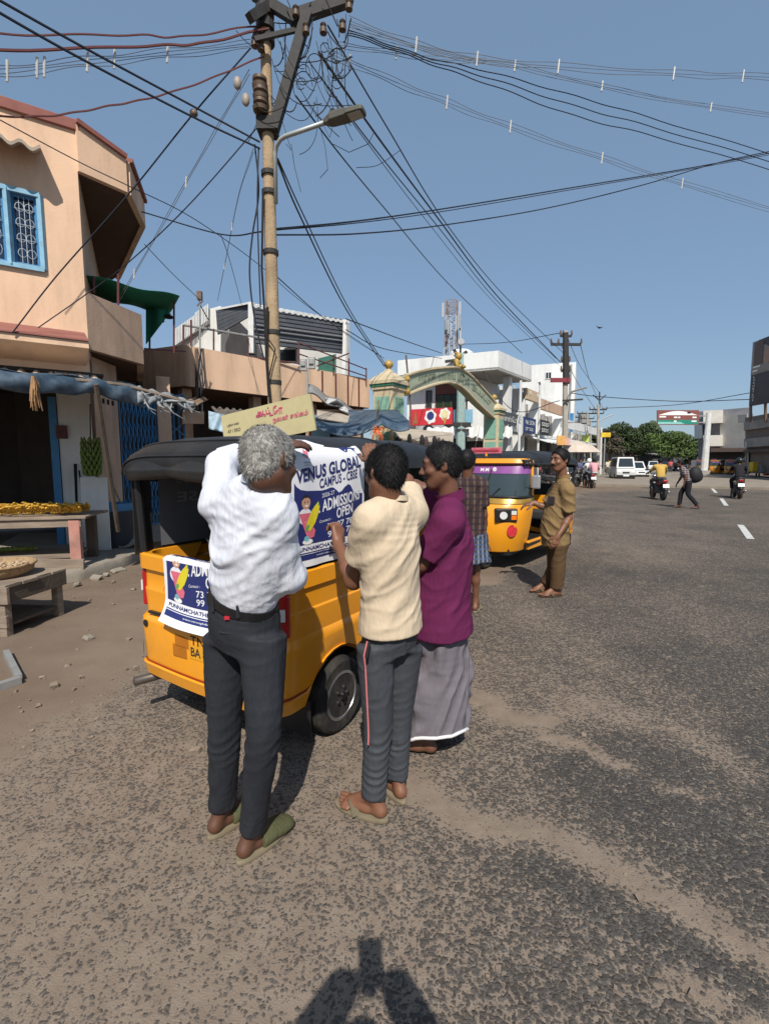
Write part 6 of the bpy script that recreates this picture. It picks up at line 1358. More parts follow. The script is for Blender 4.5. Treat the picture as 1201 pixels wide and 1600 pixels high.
e0 = RP(252, 1070, -.3); obj('exhaust_pipe', MB().tube([Vector((-.1, .25, .25)), Vector((-.3, e0.y - .05, .235)), Vector((-.47, e0.y, .235))], .027, 10), mat('exhaust_steel', (.12, .10, .085), .5, .3, 9, metal=.6), A1R, False, smooth=True)
obj('tow_bracket', MB().box((-.33, -.1, .30), (.03, .05, .09)), BLKP, A1R, False)
arcp = [RP(x, y, -.392) for x, y in ((263, 905), (255, 915), (252, 928), (258, 940))]; obj('panel_swage', MB().tube([Vector((-.378, p.y, p.z)) for p in arcp], .006, 6), YEL, A1R, False, smooth=True)
# side curtain (right) and window frame (left)
obj('side_curtain', MB().grid(lambda a, b: Vector((-.385 + .97 * a, -.594 - .006 * math.sin(PI * b) , .985 + .515 * b)), 12, 8, thick=(0, .008, 0)), VINYL, A1R, False, smooth=True)
for (a0, a1, b0, b1) in ((0, .12, 0, 1), (.88, 1, 0, 1), (.12, .88, 0, .12), (.12, .88, .85, 1)):
    obj('window_curtain', MB().box((-.385 + .97 * (a0 + a1) / 2, .594, .985 + .515 * (b0 + b1) / 2), (.97 * (a1 - a0), .008, .515 * (b1 - b0))), VINYL, A1R, False)
gb1 = MB().lathe([(.16, 0), (.2, .3), (.21, .3), (.2, .28), (.15, .02)], (.02, .12, .78), 18); gb1.xf(M1a); tag(obj('grey_tub', gb1, mat('grey_tub', (.10, .105, .11), .5, .1), smooth=True, auto=40), 'grey plastic tub standing in the open rear of the rickshaw', 'tub')
# ---- posters
def cut2d(v, f, nu=14, nv=18):
    bm = bmesh.new(); vv = [bm.verts.new((x, y, 0)) for x, y in v]
    for q_ in f:
        try: bm.faces.new([vv[i] for i in q_])
        except ValueError: pass
    for k in range(1, nu): bmesh.ops.bisect_plane(bm, geom=bm.verts[:] + bm.edges[:] + bm.faces[:], plane_co=(k / nu, 0, 0), plane_no=(1, 0, 0))
    for k in range(1, nv): bmesh.ops.bisect_plane(bm, geom=bm.verts[:] + bm.edges[:] + bm.faces[:], plane_co=(0, k / nv, 0), plane_no=(0, 1, 0))
    bm.verts.index_update(); V = [(x.co.x, x.co.y) for x in bm.verts]; F = [tuple(x.index for x in q_.verts) for q_ in bm.faces]; bm.free(); return V, F
SKINP = mat('printed_skin_tone', (.55, .3, .2), .5); PPINK = mat('printed_pink', (.65, .14, .2), .5); PYEL = mat('printed_yellow', (.7, .58, .03), .45); PGREEN = mat('printed_green', (.12, .35, .1), .45)
def poster(label, fn, parentloc, vmin=0.0, group=None, nu=14, nv=18):
    """fn(u, v, off): u to the right, v downwards, off away from the sheet"""
    P = thing('poster', label, 'poster', parentloc, 0, group)
    sh = MB().grid(lambda a, b: fn(a, vmin + (1 - vmin) * b, 0), 40, 48, thick=None); obj('sheet', sh, PWHITE, P, smooth=True)
    def poly(name, pts, off, m):
        pts = [(u, v) for u, v in pts]
        if vmin: 
            if max(v for u, v in pts) <= vmin + .01: return
            pts = [(u, max(v, vmin + .002)) for u, v in pts]
        V, F = cut2d(pts, [tuple(range(len(pts)))], nu, nv); obj(name, MB().add([fn(u, v, off) for u, v in V], F), m, P)
    def word(body, u0, v0, u1, v1, h, m, bold=.02, off=.0022):
        if max(v0, v1) - h * .9 < vmin: return
        tv, tf = text2d(body, h, u1 - u0, bold); 
        if len(tv) == 0: return
        pts = [(u0 + x, v0 + (v1 - v0) * x / (u1 - u0) - y) for x, y in tv]
        V, F = cut2d(pts, tf, nu, nv); obj('lettering', MB().add([fn(u, v, off) for u, v in V], F), m, P)
    navy_top = [(.05, .335), (.075, .365), (.12, .39), (.2, .402), (.30, .405), (.39, .408), (.45, .40), (.50, .388), (.54, .39), (.575, .41), (.61, .435), (.645, .425), (.69, .39), (.74, .368), (.775, .385), (.81, .43), (.86, .455), (.97, .46)]
    poly('navy_field', [(.97, .822), (.04, .822)] + navy_top, .0011, NAVY)
    poly('navy_band', [(.04, .90), (.97, .90), (.97, .945), (.04, .945)], .0011, NAVY)
    poly('navy_band', [(.04, .885), (.97, .885), (.97, .894), (.04, .894)], .0011, NAVY)
    poly('navy_corner', [(.68, .05), (.95, .055), (.955, .14), (.925, .135), (.90, .09), (.87, .065), (.82, .065), (.79, .09), (.755, .095), (.72, .08)], .0011, NAVY)
    word('VENUS GLOBAL', .07, .345, .94, .222, .105, NAVY, .035); word('CAMPUS - CBSE', .36, .392, .88, .318, .078, NAVY, .02)
    word('2026-27', .39, .468, .55, .445, .034, PWHITE, .0); word('. ADMISSIONS', .35, .59, .92, .512, .098, PWHITE, .02); word('OPEN', .57, .655, .80, .622, .088, PWHITE, .02)
    word('Contact :', .355, .672, .50, .655, .022, PWHITE, 0); word('73 97 78610', .45, .735, .95, .70, .052, PWHITE, .01); word('99 42 79439', .45, .80, .95, .77, .052, PWHITE, .01)
    word('PUNNAMCHATHRAM, KARUR', .07, .877, .94, .877, .038, NAVY, .02); word('www.venusglobalcampus.com', .3, .932, .85, .932, .018, PWHITE, 0)
    ell = lambda cx, cy, rx, ry, n=18, rot=0: [(cx + rx * math.cos(t) * math.cos(rot) - ry * math.sin(t) * math.sin(rot), cy + (rx * math.cos(t) * math.sin(rot) + ry * math.sin(t) * math.cos(rot))) for t in np.linspace(0, 2 * PI, n, endpoint=False)]
    poly('printed_shirt', ell(.175, .60, .085, .065), .0018, PWHITE); poly('printed_vest', [(.10, .575), (.24, .575), (.26, .68), (.30, .72), (.28, .77), (.2, .78), (.14, .66)], .0022, PPINK)
    poly('printed_head', ell(.185, .49, .055, .055), .0022, SKINP); poly('printed_hair', [(.13, .475), (.14, .445), (.185, .428), (.23, .445), (.24, .475), (.215, .455), (.16, .455)], .0026, LETK)
    poly('printed_smile', ell(.19, .517, .022, .008), .0026, LETW); poly('printed_eyes', ell(.167, .488, .008, .005, 8), .0026, LETK); poly('printed_eyes', ell(.207, .486, .008, .005, 8), .0026, LETK)
    poly('printed_pencil', [(.345, .492), (.36, .53), (.345, .585), (.30, .66), (.235, .715), (.19, .712), (.175, .69), (.20, .63), (.26, .555)], .003, PYEL); poly('pencil_tip', [(.345, .492), (.36, .53), (.335, .525)], .0034, PGREEN); poly('pencil_end', ell(.195, .69, .03, .018, 12, -.8), .0034, PGREEN)
    poly('printed_shoe', ell(.2, .80, .06, .022), .0024, LETW); poly('printed_badge', ell(.185, .775, .03, .022), .0028, mat('printed_teal', (.15, .4, .45), .5))
    if not vmin:
        poly('logo_mark', [(.19, .10), (.23, .06), (.25, .10), (.235, .15), (.205, .145)], .0018, PPINK); poly('logo_mark', ell(.20, .125, .03, .012), .002, mat('logo_grey', (.3, .3, .36), .5)); word('VENUS', .165, .19, .255, .187, .014, NAVY, 0); word('CAMPUS', .17, .208, .25, .206, .009, NAVY, 0)
    return P
pTL, pTR = SP_(449, 690, -.612), SP_(568, 692, -.612); pBL, pBR = SP_(449, 893, -.612), SP_(568, 862, -.612)
zT = (pTL.z + pTR.z) / 2; zB = (pBL.z + pBR.z) / 2
def canopy_y(z, w=.607, ze=1.484, zt=1.688):
    if z <= ze: return -w
    q = min(((z - ze) / (zt - ze)) ** (1 / .62), .93); return -w * math.sqrt(1 - q * q) ** .45
def side_fn(u, v, off):
    x = pTL.x + (pTR.x - pTL.x) * u; z = zT + .012 + (zB - zT - .012) * v
    y = canopy_y(z) - .009 - .004 * math.sin(u * 9 + v * 3) * math.sin(PI * v) - .003 * math.sin(21 * u - 4 * v) * v - off
    return M1a @ Vector((x, y, z))
poster('school admission poster held flat on the vehicle side by the men', side_fn, M1a @ Vector((pTL.x, -.612, zB)))
rL, rR = RP(259, 905, -.41), None
zR0 = .66
def rear_fn(u, v, off):
    y = rL.y - .66 * u; d = (v - .47) / .53 * (1.016 - zR0); bow = -.022 * math.cos(PI / 2 * min(abs(y) / .47, 1))
    if d >= 0:
        z = 1.016 - d - .015 * math.sin(3 * u) * min(d * 4, 1); x = -.402 + bow - .004 * (1 + math.sin(8 * u + 6 * v)) + (.012 if d < .012 else 0)
        if v > .80: x -= .05 * ((v - .8) / .2) ** 2
        return M1a @ Vector((x - off, y, z))
    return M1a @ Vector((-.388 + bow - d, y, 1.018 + off + .004 * math.sin(9 * u)))
poster('second school poster draped over the rear panel behind the white shirt', rear_fn, M1a @ Vector((-.41, rL.y, zR0)), vmin=.415)
def left_fn(a, b): return M1a @ Vector((-.22 + .62 * a, .582, 1.48 - .46 * b))
LP = thing('poster', 'grey reverse of a poster seen through the open rear, mirrored letters', 'poster', M1a @ Vector((.1, .58, 1.0)))
obj('sheet', MB().grid(lambda a, b: left_fn(a, b), 4, 4, thick=(-.002, .004, 0)), mat('poster_reverse', (.13, .13, .14), .6, .15, 4), LP)
for body, v, h in (('CAMPUS', .16, .14), ('CBSE', .42, .14)):
    obj('lettering', text_on(body, lambda a, b: left_fn(.9 - a, v - b) - left1 * .004, 0.1, 0, h, .6, .01), mat('reverse_letter', (.22, .22, .24), .6), LP)
# vehicle two, facing the camera
f2 = Vector((-.60, -.80, 0)).normalized(); O2 = Vector((1.36, 6.85, 0)) - f2 * 2.12; rz2 = math.atan2(f2.y, f2.x)
A2R = rickshaw('second yellow auto rickshaw facing the camera with purple screen strip', O2, rz2)
M2a = Matrix.Translation(O2) @ Matrix.Rotation(rz2, 4, 'Z')
def nose_pt(y, z, a, b, p=.75, o=.012):
    s_ = min(abs(y) / b, .999) ** (1 / .85); c_ = math.sqrt(1 - s_ * s_); return Vector((1.60 + a * c_ ** p + o, y, z))
wsp = MB().rings([nose_ring(z, a + .006, b + .004, p=.6) for z, a, b in ((1.37, .313, .528), (1.44, .285, .518), (1.495, .255, .51))], close=False); so = obj('purple_strip', wsp, PURP, A2R, False, smooth=True)
obj('strip_mark', MB().lathe([(.03, .002), (.032, 0)], (0, 0, 0), 12, 'X').xf(Matrix.Translation(nose_pt(.1, 1.43, .295, .52, .6, .012))), LETW, so, False)
obj('strip_mark', text_on('M.M', lambda a, b: nose_pt(-.12 + a, 1.40 + b, .295 - b * .3, .52, .6, .014), 0, 0, .05, .13, .01), LETW, so, False)
obj('band_letters', text_on('PUVY.V', lambda a, b: nose_pt(-.15 + a, .975 + b, .475 - b * .4, .572, .75, .014), 0, 0, .045, .24, .01), mat('green_letter', (.03, .3, .15), .5), A2R, False)
stk = [nose_pt(.42 + .05 * math.cos(t), .58 + .085 * math.sin(t), .548, .525, .75, .01) for t in np.linspace(0, 2 * PI, 14, endpoint=False)]; obj('red_sticker', MB().add(stk, [tuple(range(14))]), mat('sticker_red', (.5, .03, .04), .4, .3, 30), A2R, False)
obj('panel_script', text_on('Compact', lambda a, b: nose_pt(-.08 + a, .60 + b, .55, .53, .75, .006), 0, 0, .035, .18, .0), mat('silver_letter', (.55, .5, .4), .3, metal=.6), A2R, False)
obj('roof_board', MB().box((1.72, -.12, 1.70), (.03, .48, .09)), mat('pink_board', (.55, .14, .18), .5, .2, 9), A2R, False, bevel=.006)
obj('roof_board_line', MB().box((1.738, -.12, 1.70), (.004, .4, .03)), mat('board_line', (.35, .04, .06), .5), A2R, False)
obj('board_stem', MB().cyl((1.72, -.12, 1.6), (1.72, -.12, 1.66), .02), YEL, A2R, False)
obj('screen_sticker', MB().box(nose_pt(-.42, 1.12, .405, .545, .6, .01), (.004, .08, .07)), mat('sticker_red', (.5,) * 3), A2R, False)
# the far vehicles across the road
for k, (px, Y, a, lab) in enumerate(((1132, 54, 200, 'distant yellow auto rickshaw parked nearest the gantry post footpath'), (1113, 56, 190, 'distant yellow auto rickshaw half hidden beside the gantry post'), (1150, 52, 215, 'distant yellow auto rickshaw before the dark shops'))):
    c = copy_tree(A2R if k < 3 else A1R); p = W(px, 740, Y); c.location = (p.x, p.y, 0.0); c.rotation_euler = (0, 0, R(a)); c['label'] = lab; c['group'] = 'auto rickshaws waiting across the road'
# ================================================================ people: each body is one surface grown from a distance field
class SDF:
    def __init__(s, h): s.h = h; s.it = []
    def add(s, fn, lo, hi, k=.015, op='u'): s.it.append((fn, np.array(lo, float), np.array(hi, float), k, op)); return s
    def cap(s, a, b, ra, rb=None, k=.015, op='u'):
        a, b = np.array(a, float), np.array(b, float); rb = ra if rb is None else rb; ab = b - a; L2 = max(ab @ ab, 1e-9)
        def fn(x, y, z):
            t = np.clip(((x - a[0]) * ab[0] + (y - a[1]) * ab[1] + (z - a[2]) * ab[2]) / L2, 0, 1)
            return np.sqrt((x - a[0] - t * ab[0]) ** 2 + (y - a[1] - t * ab[1]) ** 2 + (z - a[2] - t * ab[2]) ** 2) - (ra + (rb - ra) * t)
        r = max(ra, rb); return s.add(fn, np.minimum(a, b) - r, np.maximum(a, b) + r, k, op)
    def ell(s, c, r, M=None, k=.015, op='u'):
        c = np.array(c, float); M = np.eye(3) if M is None else np.array(M, float); r = np.array(r, float)
        def fn(x, y, z):
            X, Y, Z = x - c[0], y - c[1], z - c[2]
            u = [(X * M[0, i] + Y * M[1, i] + Z * M[2, i]) for i in range(3)]
            k0 = np.sqrt((u[0] / r[0]) ** 2 + (u[1] / r[1]) ** 2 + (u[2] / r[2]) ** 2); k1 = np.sqrt((u[0] / r[0] ** 2) ** 2 + (u[1] / r[1] ** 2) ** 2 + (u[2] / r[2] ** 2) ** 2)
            return k0 * (k0 - 1) / np.maximum(k1, 1e-6)
        R_ = r.max(); return s.add(fn, c - R_, c + R_, k, op)
    def loft(s, P, ws, ds, lat, k=.03, op='u', sub=4):
        """one smooth tapering tube through P with elliptical sections"""
        P = np.array([np.array(p, float) for p in P]); lat = np.array(lat, float); ws, ds = np.array(ws, float), np.array(ds, float)
        if len(P) > 2 and sub > 1:
            E = np.column_stack([P, ws, ds]); E = np.vstack([E[0] * 2 - E[1], E, E[-1] * 2 - E[-2]]); out = []
            for i in range(1, len(E) - 2):
                for j in range(sub):
                    t = j / sub; A, B, C, D = E[i - 1], E[i], E[i + 1], E[i + 2]
                    out.append(.5 * (2 * B + (C - A) * t + (2 * A - 5 * B + 4 * C - D) * t * t + (3 * B - A - 3 * C + D) * t ** 3))
            out.append(E[-2]); E = np.array(out); P, ws, ds = E[:, :3], np.maximum(E[:, 3], .01), np.maximum(E[:, 4], .01)
        seg = []
        for i in range(len(P) - 1):
            d = P[i + 1] - P[i]; L = np.linalg.norm(d); d = d / L; l = lat - d * (lat @ d); l /= np.linalg.norm(l); seg.append((P[i], d, l, np.cross(d, l), L, ws[i], ws[i + 1], ds[i], ds[i + 1], .015 if i else 0.0, .015 if i < len(P) - 2 else 0.0))
        def fn(x, y, z):
            out = None
            for a, d, l, e, L, w0, w1, d0, d1, m0, m1 in seg:
                X, Y, Z = (x - a[0]).astype(np.float32), (y - a[1]).astype(np.float32), (z - a[2]).astype(np.float32)
                t = X * d[0] + Y * d[1] + Z * d[2]; tc = np.clip(t, 0, L); q1 = X * l[0] + Y * l[1] + Z * l[2]; q2 = X * e[0] + Y * e[1] + Z * e[2]
                f = tc / L; w = w0 + (w1 - w0) * f; dp = d0 + (d1 - d0) * f
                kk = np.maximum(np.sqrt((q1 / w) ** 2 + (q2 / dp) ** 2), 1e-4); rr = np.sqrt(q1 ** 2 + q2 ** 2); dr = np.where(kk > .2, rr * (1 - 1 / kk), -np.minimum(w, dp) * .8)
                ax = np.maximum(np.maximum(-t - m0, t - L - m1), 0); v = np.where(ax > 0, np.sqrt(np.maximum(dr, 0) ** 2 + ax ** 2), dr)
                out = v if out is None else np.minimum(out, v)
            return out
        R_ = max(ws.max(), ds.max()); return s.add(fn, P.min(0) - R_, P.max(0) + R_, k, op)
    def cut(s, p, n, k=.004):
        """remove everything on the side n points to"""
        p, n = np.array(p, float), np.array(n, float); n = n / np.linalg.norm(n)
        return s.add(lambda x, y, z: (x - p[0]) * n[0] + (y - p[1]) * n[1] + (z - p[2]) * n[2], (-99,) * 3, (99,) * 3, k, 'int')
    def mesh(s):
        h = s.h; lo = np.min([i[1] for i in s.it if i[4] == 'u'], 0) - .02 - 2 * h; hi = np.max([i[2] for i in s.it if i[4] == 'u'], 0) + .02 + 2 * h
        n = np.ceil((hi - lo) / h).astype(int) + 1; F = np.full(n, 1.0, np.float32)
        ax = [lo[i] + h * np.arange(n[i]) for i in range(3)]
        for fn, a, b, k, op in s.it:
            pad = k + 3 * h; i0 = np.clip(np.floor((a - pad - lo) / h).astype(int), 0, n - 1); i1 = np.clip(np.ceil((b + pad - lo) / h).astype(int) + 1, 1, n)
            sl = tuple(slice(i0[j], i1[j]) for j in range(3))
            x, y, z = ax[0][sl[0]][:, None, None], ax[1][sl[1]][None, :, None], ax[2][sl[2]][None, None, :]
            d = fn(x, y, z).astype(np.float32); A = F[sl]
            if op == 'u': hh = np.clip(.5 + .5 * (A - d) / k, 0, 1); F[sl] = A * (1 - hh) + d * hh - k * hh * (1 - hh)
            else:
                if op == 'sub': d = -d
                hh = np.clip(.5 - .5 * (A - d) / k, 0, 1); F[sl] = A * (1 - hh) + d * hh + k * hh * (1 - hh)
        S = F < 0
        c8 = [S[a:n[0] - 1 + a, b:n[1] - 1 + b, c:n[2] - 1 + c] for a in (0, 1) for b in (0, 1) for c in (0, 1)]
        anyS = c8[0].copy(); allS = c8[0].copy()
        for c in c8[1:]: anyS |= c; allS &= c
        act = anyS & ~allS; I = np.argwhere(act); idx = np.full(act.shape, -1, np.int64); idx[act] = np.arange(len(I))
        pos = np.zeros((len(I), 3)); cnt = np.zeros(len(I))
        for a0, a1 in [((x, y, 0), (x, y, 1)) for x in (0, 1) for y in (0, 1)] + [((x, 0, z), (x, 1, z)) for x in (0, 1) for z in (0, 1)] + [((0, y, z), (1, y, z)) for y in (0, 1) for z in (0, 1)]:
            p0, p1 = I + a0, I + a1; f0, f1 = F[tuple(p0.T)], F[tuple(p1.T)]; m = (f0 < 0) != (f1 < 0); t = np.where(m, f0 / np.where(m, f0 - f1, 1), 0)
            pos += np.where(m[:, None], p0 + (p1 - p0) * t[:, None], 0); cnt += m
        V = lo + h * pos / cnt[:, None]; Q = []
        for ax_ in range(3):
            o1, o2 = [(1, 2), (2, 0), (0, 1)][ax_]
            sl0 = [slice(None)] * 3; sl1 = [slice(None)] * 3; sl0[ax_] = slice(0, -1); sl1[ax_] = slice(1, None)
            A, B = S[tuple(sl0)], S[tuple(sl1)]; E = np.argwhere(A != B)
            E = E[(E[:, o1] > 0) & (E[:, o2] > 0) & (E[:, o1] < n[o1] - 1) & (E[:, o2] < n[o2] - 1)]; ins = A[tuple(E.T)]
            def off(d1, d2): q = E.copy(); q[:, o1] -= d1; q[:, o2] -= d2; return idx[tuple(q.T)]
            q = np.stack([off(1, 1), off(0, 1), off(0, 0), off(1, 0)], 1); q[~ins] = q[~ins][:, ::-1]; Q.append(q)
        Q = np.concatenate(Q); Q = Q[(Q >= 0).all(1)]
        return V, Q
def vnormals(V, Q):
    n = np.cross(V[Q[:, 2]] - V[Q[:, 0]], V[Q[:, 3]] - V[Q[:, 1]]); N = np.zeros_like(V)
    for i in range(4): np.add.at(N, Q[:, i], n)
    return N / np.maximum(np.linalg.norm(N, axis=1), 1e-12)[:, None]
def relax(V, Q, it=1, a=.5):
    for _ in range(it):
        S = np.zeros_like(V); c = np.zeros(len(V))
        for i in range(4):
            np.add.at(S, Q[:, i], V[Q[:, (i + 1) % 4]] + V[Q[:, (i - 1) % 4]]); np.add.at(c, Q[:, i], 2)
        V = V * (1 - a) + a * S / np.maximum(c, 1)[:, None]
    return V
def folds(V, Q, specs, seed=0, hem=None):
    """push cloth in and out along ridges: (along, across frequency, along frequency, depth, centre, reach)"""
    N = vnormals(V, Q); D = np.zeros(len(V))
    for k, (al, fa, fb, amp, c, R_) in enumerate(specs):
        al = np.array(al, float); al /= np.linalg.norm(al)
        c1 = np.cross(al, [0, 1, 0]); c1 = c1 / max(np.linalg.norm(c1), 1e-6); c2 = np.cross(al, c1); t = V @ al; rest = V - t[:, None] * al
        wv = (fbm(V * 5 + k * 3.3, 2, seed + k) - .5) * 9 + (vnoise(V * 14 + k, seed + 7 + k) - .5) * 2.2
        sn = np.sin(PI * fa * (V @ c1 + .55 * (V @ c2)) + fb * .35 * t + wv); r = np.exp(1.5 * (sn - 1)) - .38
        r = r * np.clip((vnoise(rest * fa * .35 + np.outer(t * fb * .9, al) + k * 5.1, seed + 31 * k) - .28) * 2.6, 0, 1)
        m = 1.0
        if c is not None: m = np.exp(-(np.linalg.norm(V - np.array(c, float), axis=1) / R_) ** 2)
        D += amp * (1.15 if fa >= 28 else 1.4) * r * m
    if hem is not None:
        for p, n_, d_ in hem: D = D * np.clip(((V - np.array(p)) @ unit(n_)) / d_, .15, 1)
    return relax(V + N * D[:, None], Q, 1, .45)
def put(name, V, Q, m, parent, smooth=True):
    me = bpy.data.meshes.new(name); me.vertices.add(len(V)); me.vertices.foreach_set('co', np.asarray(V, np.float32).ravel())
    me.loops.add(Q.size); me.loops.foreach_set('vertex_index', Q.ravel().astype(np.int32)); me.polygons.add(len(Q)); me.polygons.foreach_set('loop_start', np.arange(0, Q.size, 4, dtype=np.int32)); me.polygons.foreach_set('loop_total', np.full(len(Q), 4, np.int32))
    me.update(calc_edges=True); me.validate()
    return link_mesh(name, me, m, parent, True, smooth)
def unit(v): v = np.array(v, float); return v / np.linalg.norm(v)
def A3(p): return np.array(p, float)
def hand(S, wr, f, nrm, thumb, curl=(.35, .4, .45, .5), tcurl=.4, s=1.0, k=.005):
    """palm, four unequal fingers and a thumb; f fingers point, nrm back of the hand, thumb +1/-1 side"""
    f = unit(f); nrm = unit(nrm - f * (nrm @ f)); lat = np.cross(f, nrm) * thumb
    S.cap(wr - f * .03, wr + f * .02, .026 * s, .027 * s, .012)
    for i, (o, ln) in enumerate(zip((.031, .0105, -.0105, -.030), (.92, 1.0, .94, .74))):
        kn = wr + f * (.088 - .006 * abs(i - 1)) * s + lat * o * s; S.cap(wr + f * .015 * s + lat * o * .6 * s, kn, .0155 * s, .012 * s, .012)
        d, n = f.copy(), nrm.copy(); p = kn
        for L_, r0, r1, cm in ((.042, .0105, .0092, .8), (.027, .0092, .0083, 1.1), (.021, .0083, .0068, .8)):
            a = curl[i] * cm; d, n = d * math.cos(a) - n * math.sin(a), n * math.cos(a) + d * math.sin(a)
            q = p + d * L_ * ln * s; S.cap(p, q, r0 * s, r1 * s, k); p = q
    t0 = wr + f * .022 * s + lat * .024 * s - nrm * .006; d = unit(f * .62 + lat * .72 - nrm * .35)
    t1 = t0 + d * .043 * s; S.cap(t0, t1, .0155 * s, .0125 * s, .012); d2 = unit(d + f * .5 * tcurl - lat * .55 * tcurl - nrm * .3 * tcurl); t2 = t1 + d2 * .032 * s; S.cap(t1, t2, .0118 * s, .0105 * s, k)
    d3 = unit(d2 + f * .35 * tcurl - lat * .5 * tcurl); S.cap(t2, t2 + d3 * .024 * s, .0105 * s, .008 * s, k)
def foot(S, an, d, s=1.0, toes=True, k=.01, z0=.018):
    """bare foot under an ankle, d = where the toes point"""
    d = unit([d[0], d[1], 0]); lat = np.array([d[1], -d[0], 0]); g = np.array([an[0], an[1], z0 + .026])
    heel = g - d * .045; S.cap(an + np.array([0, 0, .03]), heel + d * .008 + np.array([0, 0, .006]), .032 * s, .028 * s, .02); S.cap(heel + d * .008, g + d * .10 * s - np.array([0, 0, .004]), .027 * s, .022 * s, .02)
    S.cap(an + d * .02 + np.array([0, 0, .012]), g + d * .13 * s - np.array([0, 0, .004]), .030 * s, .020 * s, .025)
    for o in (-.026, .026): S.cap(g + d * .03 - np.array([0, 0, .004]), g + d * .135 * s + lat * o - np.array([0, 0, .010]), .022 * s, .0155 * s, .02)
    for i, (o, L_, r) in enumerate(((-.036, .058, .0135), (-.012, .058, .0105), (.008, .052, .010), (.026, .044, .0095), (.042, .034, .009))):
        sgn = toes if toes in (1, -1) else 1
        p = g + d * (.135 - .006 * i) * s + lat * o * sgn - np.array([0, 0, .013]); S.cap(p, p + d * L_ * s - np.array([0, 0, .002]), r * s, r * .85 * s, k * .5)
def headframe(f, u):
    f = unit(f); u = unit(u - f * (np.array(u) @ f)); r = np.cross(f, u); return np.stack([r, f, u], 1)    # columns: right, forward, up
def head(S, c, H, s=1.0, fine=True, belly=0):
    L = lambda x, y, z: c + H @ (np.array([x, y, z]) * s)
    S.ell(L(0, -.012, .030), np.array([.074, .094, .083]) * s, H, .03); S.ell(L(0, .028, -.035), np.array([.060, .066, .082]) * s, H, .03)
    S.ell(L(0, .058, -.092), np.array([.030, .028, .022]) * s, H, .03)
    for sx in (-1, 1):
        S.cap(L(sx * .052, -.005, -.05), L(sx * .026, .055, -.095), .018 * s, .016 * s, .03); S.ell(L(sx * .042, .062, -.022), np.array([.022, .022, .018]) * s, H, .02)
    if fine:
        S.cap(L(-.036, .076, .030), L(.036, .076, .030), .014 * s, None, .015)
        for sx in (-1, 1): S.ell(L(sx * .031, .100, .010), np.array([.018, .016, .012]) * s, H, .012, 'sub'); S.ell(L(sx * .031, .078, .010), np.array([.014, .012, .009]) * s, H, .004)
        S.cap(L(0, .088, .014), L(0, .110, -.026), .009 * s, .013 * s, .01)
        for sx in (-1, 1): S.ell(L(sx * .013, .097, -.031), np.array([.009, .011, .008]) * s, H, .006)
        S.ell(L(0, .090, -.060), np.array([.024, .012, .0065]) * s, H, .006); S.ell(L(0, .088, -.071), np.array([.021, .012, .007]) * s, H, .006)
    for sx in (-1, 1):
        S.ell(L(sx * .077, -.012, -.002), np.array([.008, .020, .031]) * s, H @ np.array(Matrix.Rotation(sx * .35, 3, 'Z')), .008)
        if fine: S.ell(L(sx * .086, -.006, .002), np.array([.006, .010, .016]) * s, H, .004, 'sub')
def hairmesh(c, H, s, m, parent, seed=1, L_=.022, count=2600, thick=.012, h=.006, front=.062, slope=.72, low=-.018, fine=True, lift=.14):
    loc = lambda x, y, z: c + H @ (np.array([x, y, z]) * s)
    S = SDF(h); S.ell(loc(0, -.014, .033), (np.array([.074, .094, .083]) + thick) * s, H, .01); S.ell(loc(0, -.045, -.015), (np.array([.058, .052, .065]) + thick * .6) * s, H, .02)
    fr = loc(0, front, .045); nf = H @ np.array([0, 1, -.55]); S.cut(fr, nf, .012)
    lo_ = loc(0, 0, low); nl = H @ unit([0, slope, -1]); S.cut(lo_, nl, .01)
    V, Q = S.mesh(); V = relax(V, Q, 1); N = vnormals(V, Q); V = V + N * ((fbm(V * 60, 3, seed) - .5) * .007)[:, None]
    o = put('hair', V, Q, m, parent)
    if not fine: return o
    rg = np.random.default_rng(seed); pick = rg.choice(len(V), min(count, len(V) * 3), replace=len(V) < count); P = V[pick]; n_ = N[pick]
    crown = loc(0, -.05, .11); fl = P - crown; fl = fl - n_ * np.sum(fl * n_, 1)[:, None]; fl /= np.maximum(np.linalg.norm(fl, axis=1), 1e-6)[:, None]
    fl = fl + rg.normal(size=fl.shape) * .35 + (fbm(P * 25, 2, seed + 5) - .5)[:, None] * np.cross(n_, fl) * 1.6; fl /= np.linalg.norm(fl, axis=1)[:, None]; sd = np.cross(n_, fl) * .0011
    ln = L_ * rg.uniform(.5, 1.2, len(P))[:, None]
    a = P - n_ * .002; b = P + fl * ln * .5 + n_ * (lift * ln); c_ = P + fl * ln + n_ * (lift * .9 * ln)
    VV = np.stack([a - sd, a + sd, b + sd * .8, b - sd * .8, c_ + sd * .2, c_ - sd * .2], 1).reshape(-1, 3); k = np.arange(len(P))[:, None] * 6
    QQ = np.concatenate([k + [0, 1, 2, 3], k + [3, 2, 4, 5]]); st = put('hair_strands', VV, QQ, m, o, False); st['kind'] = 'stuff'
    return o
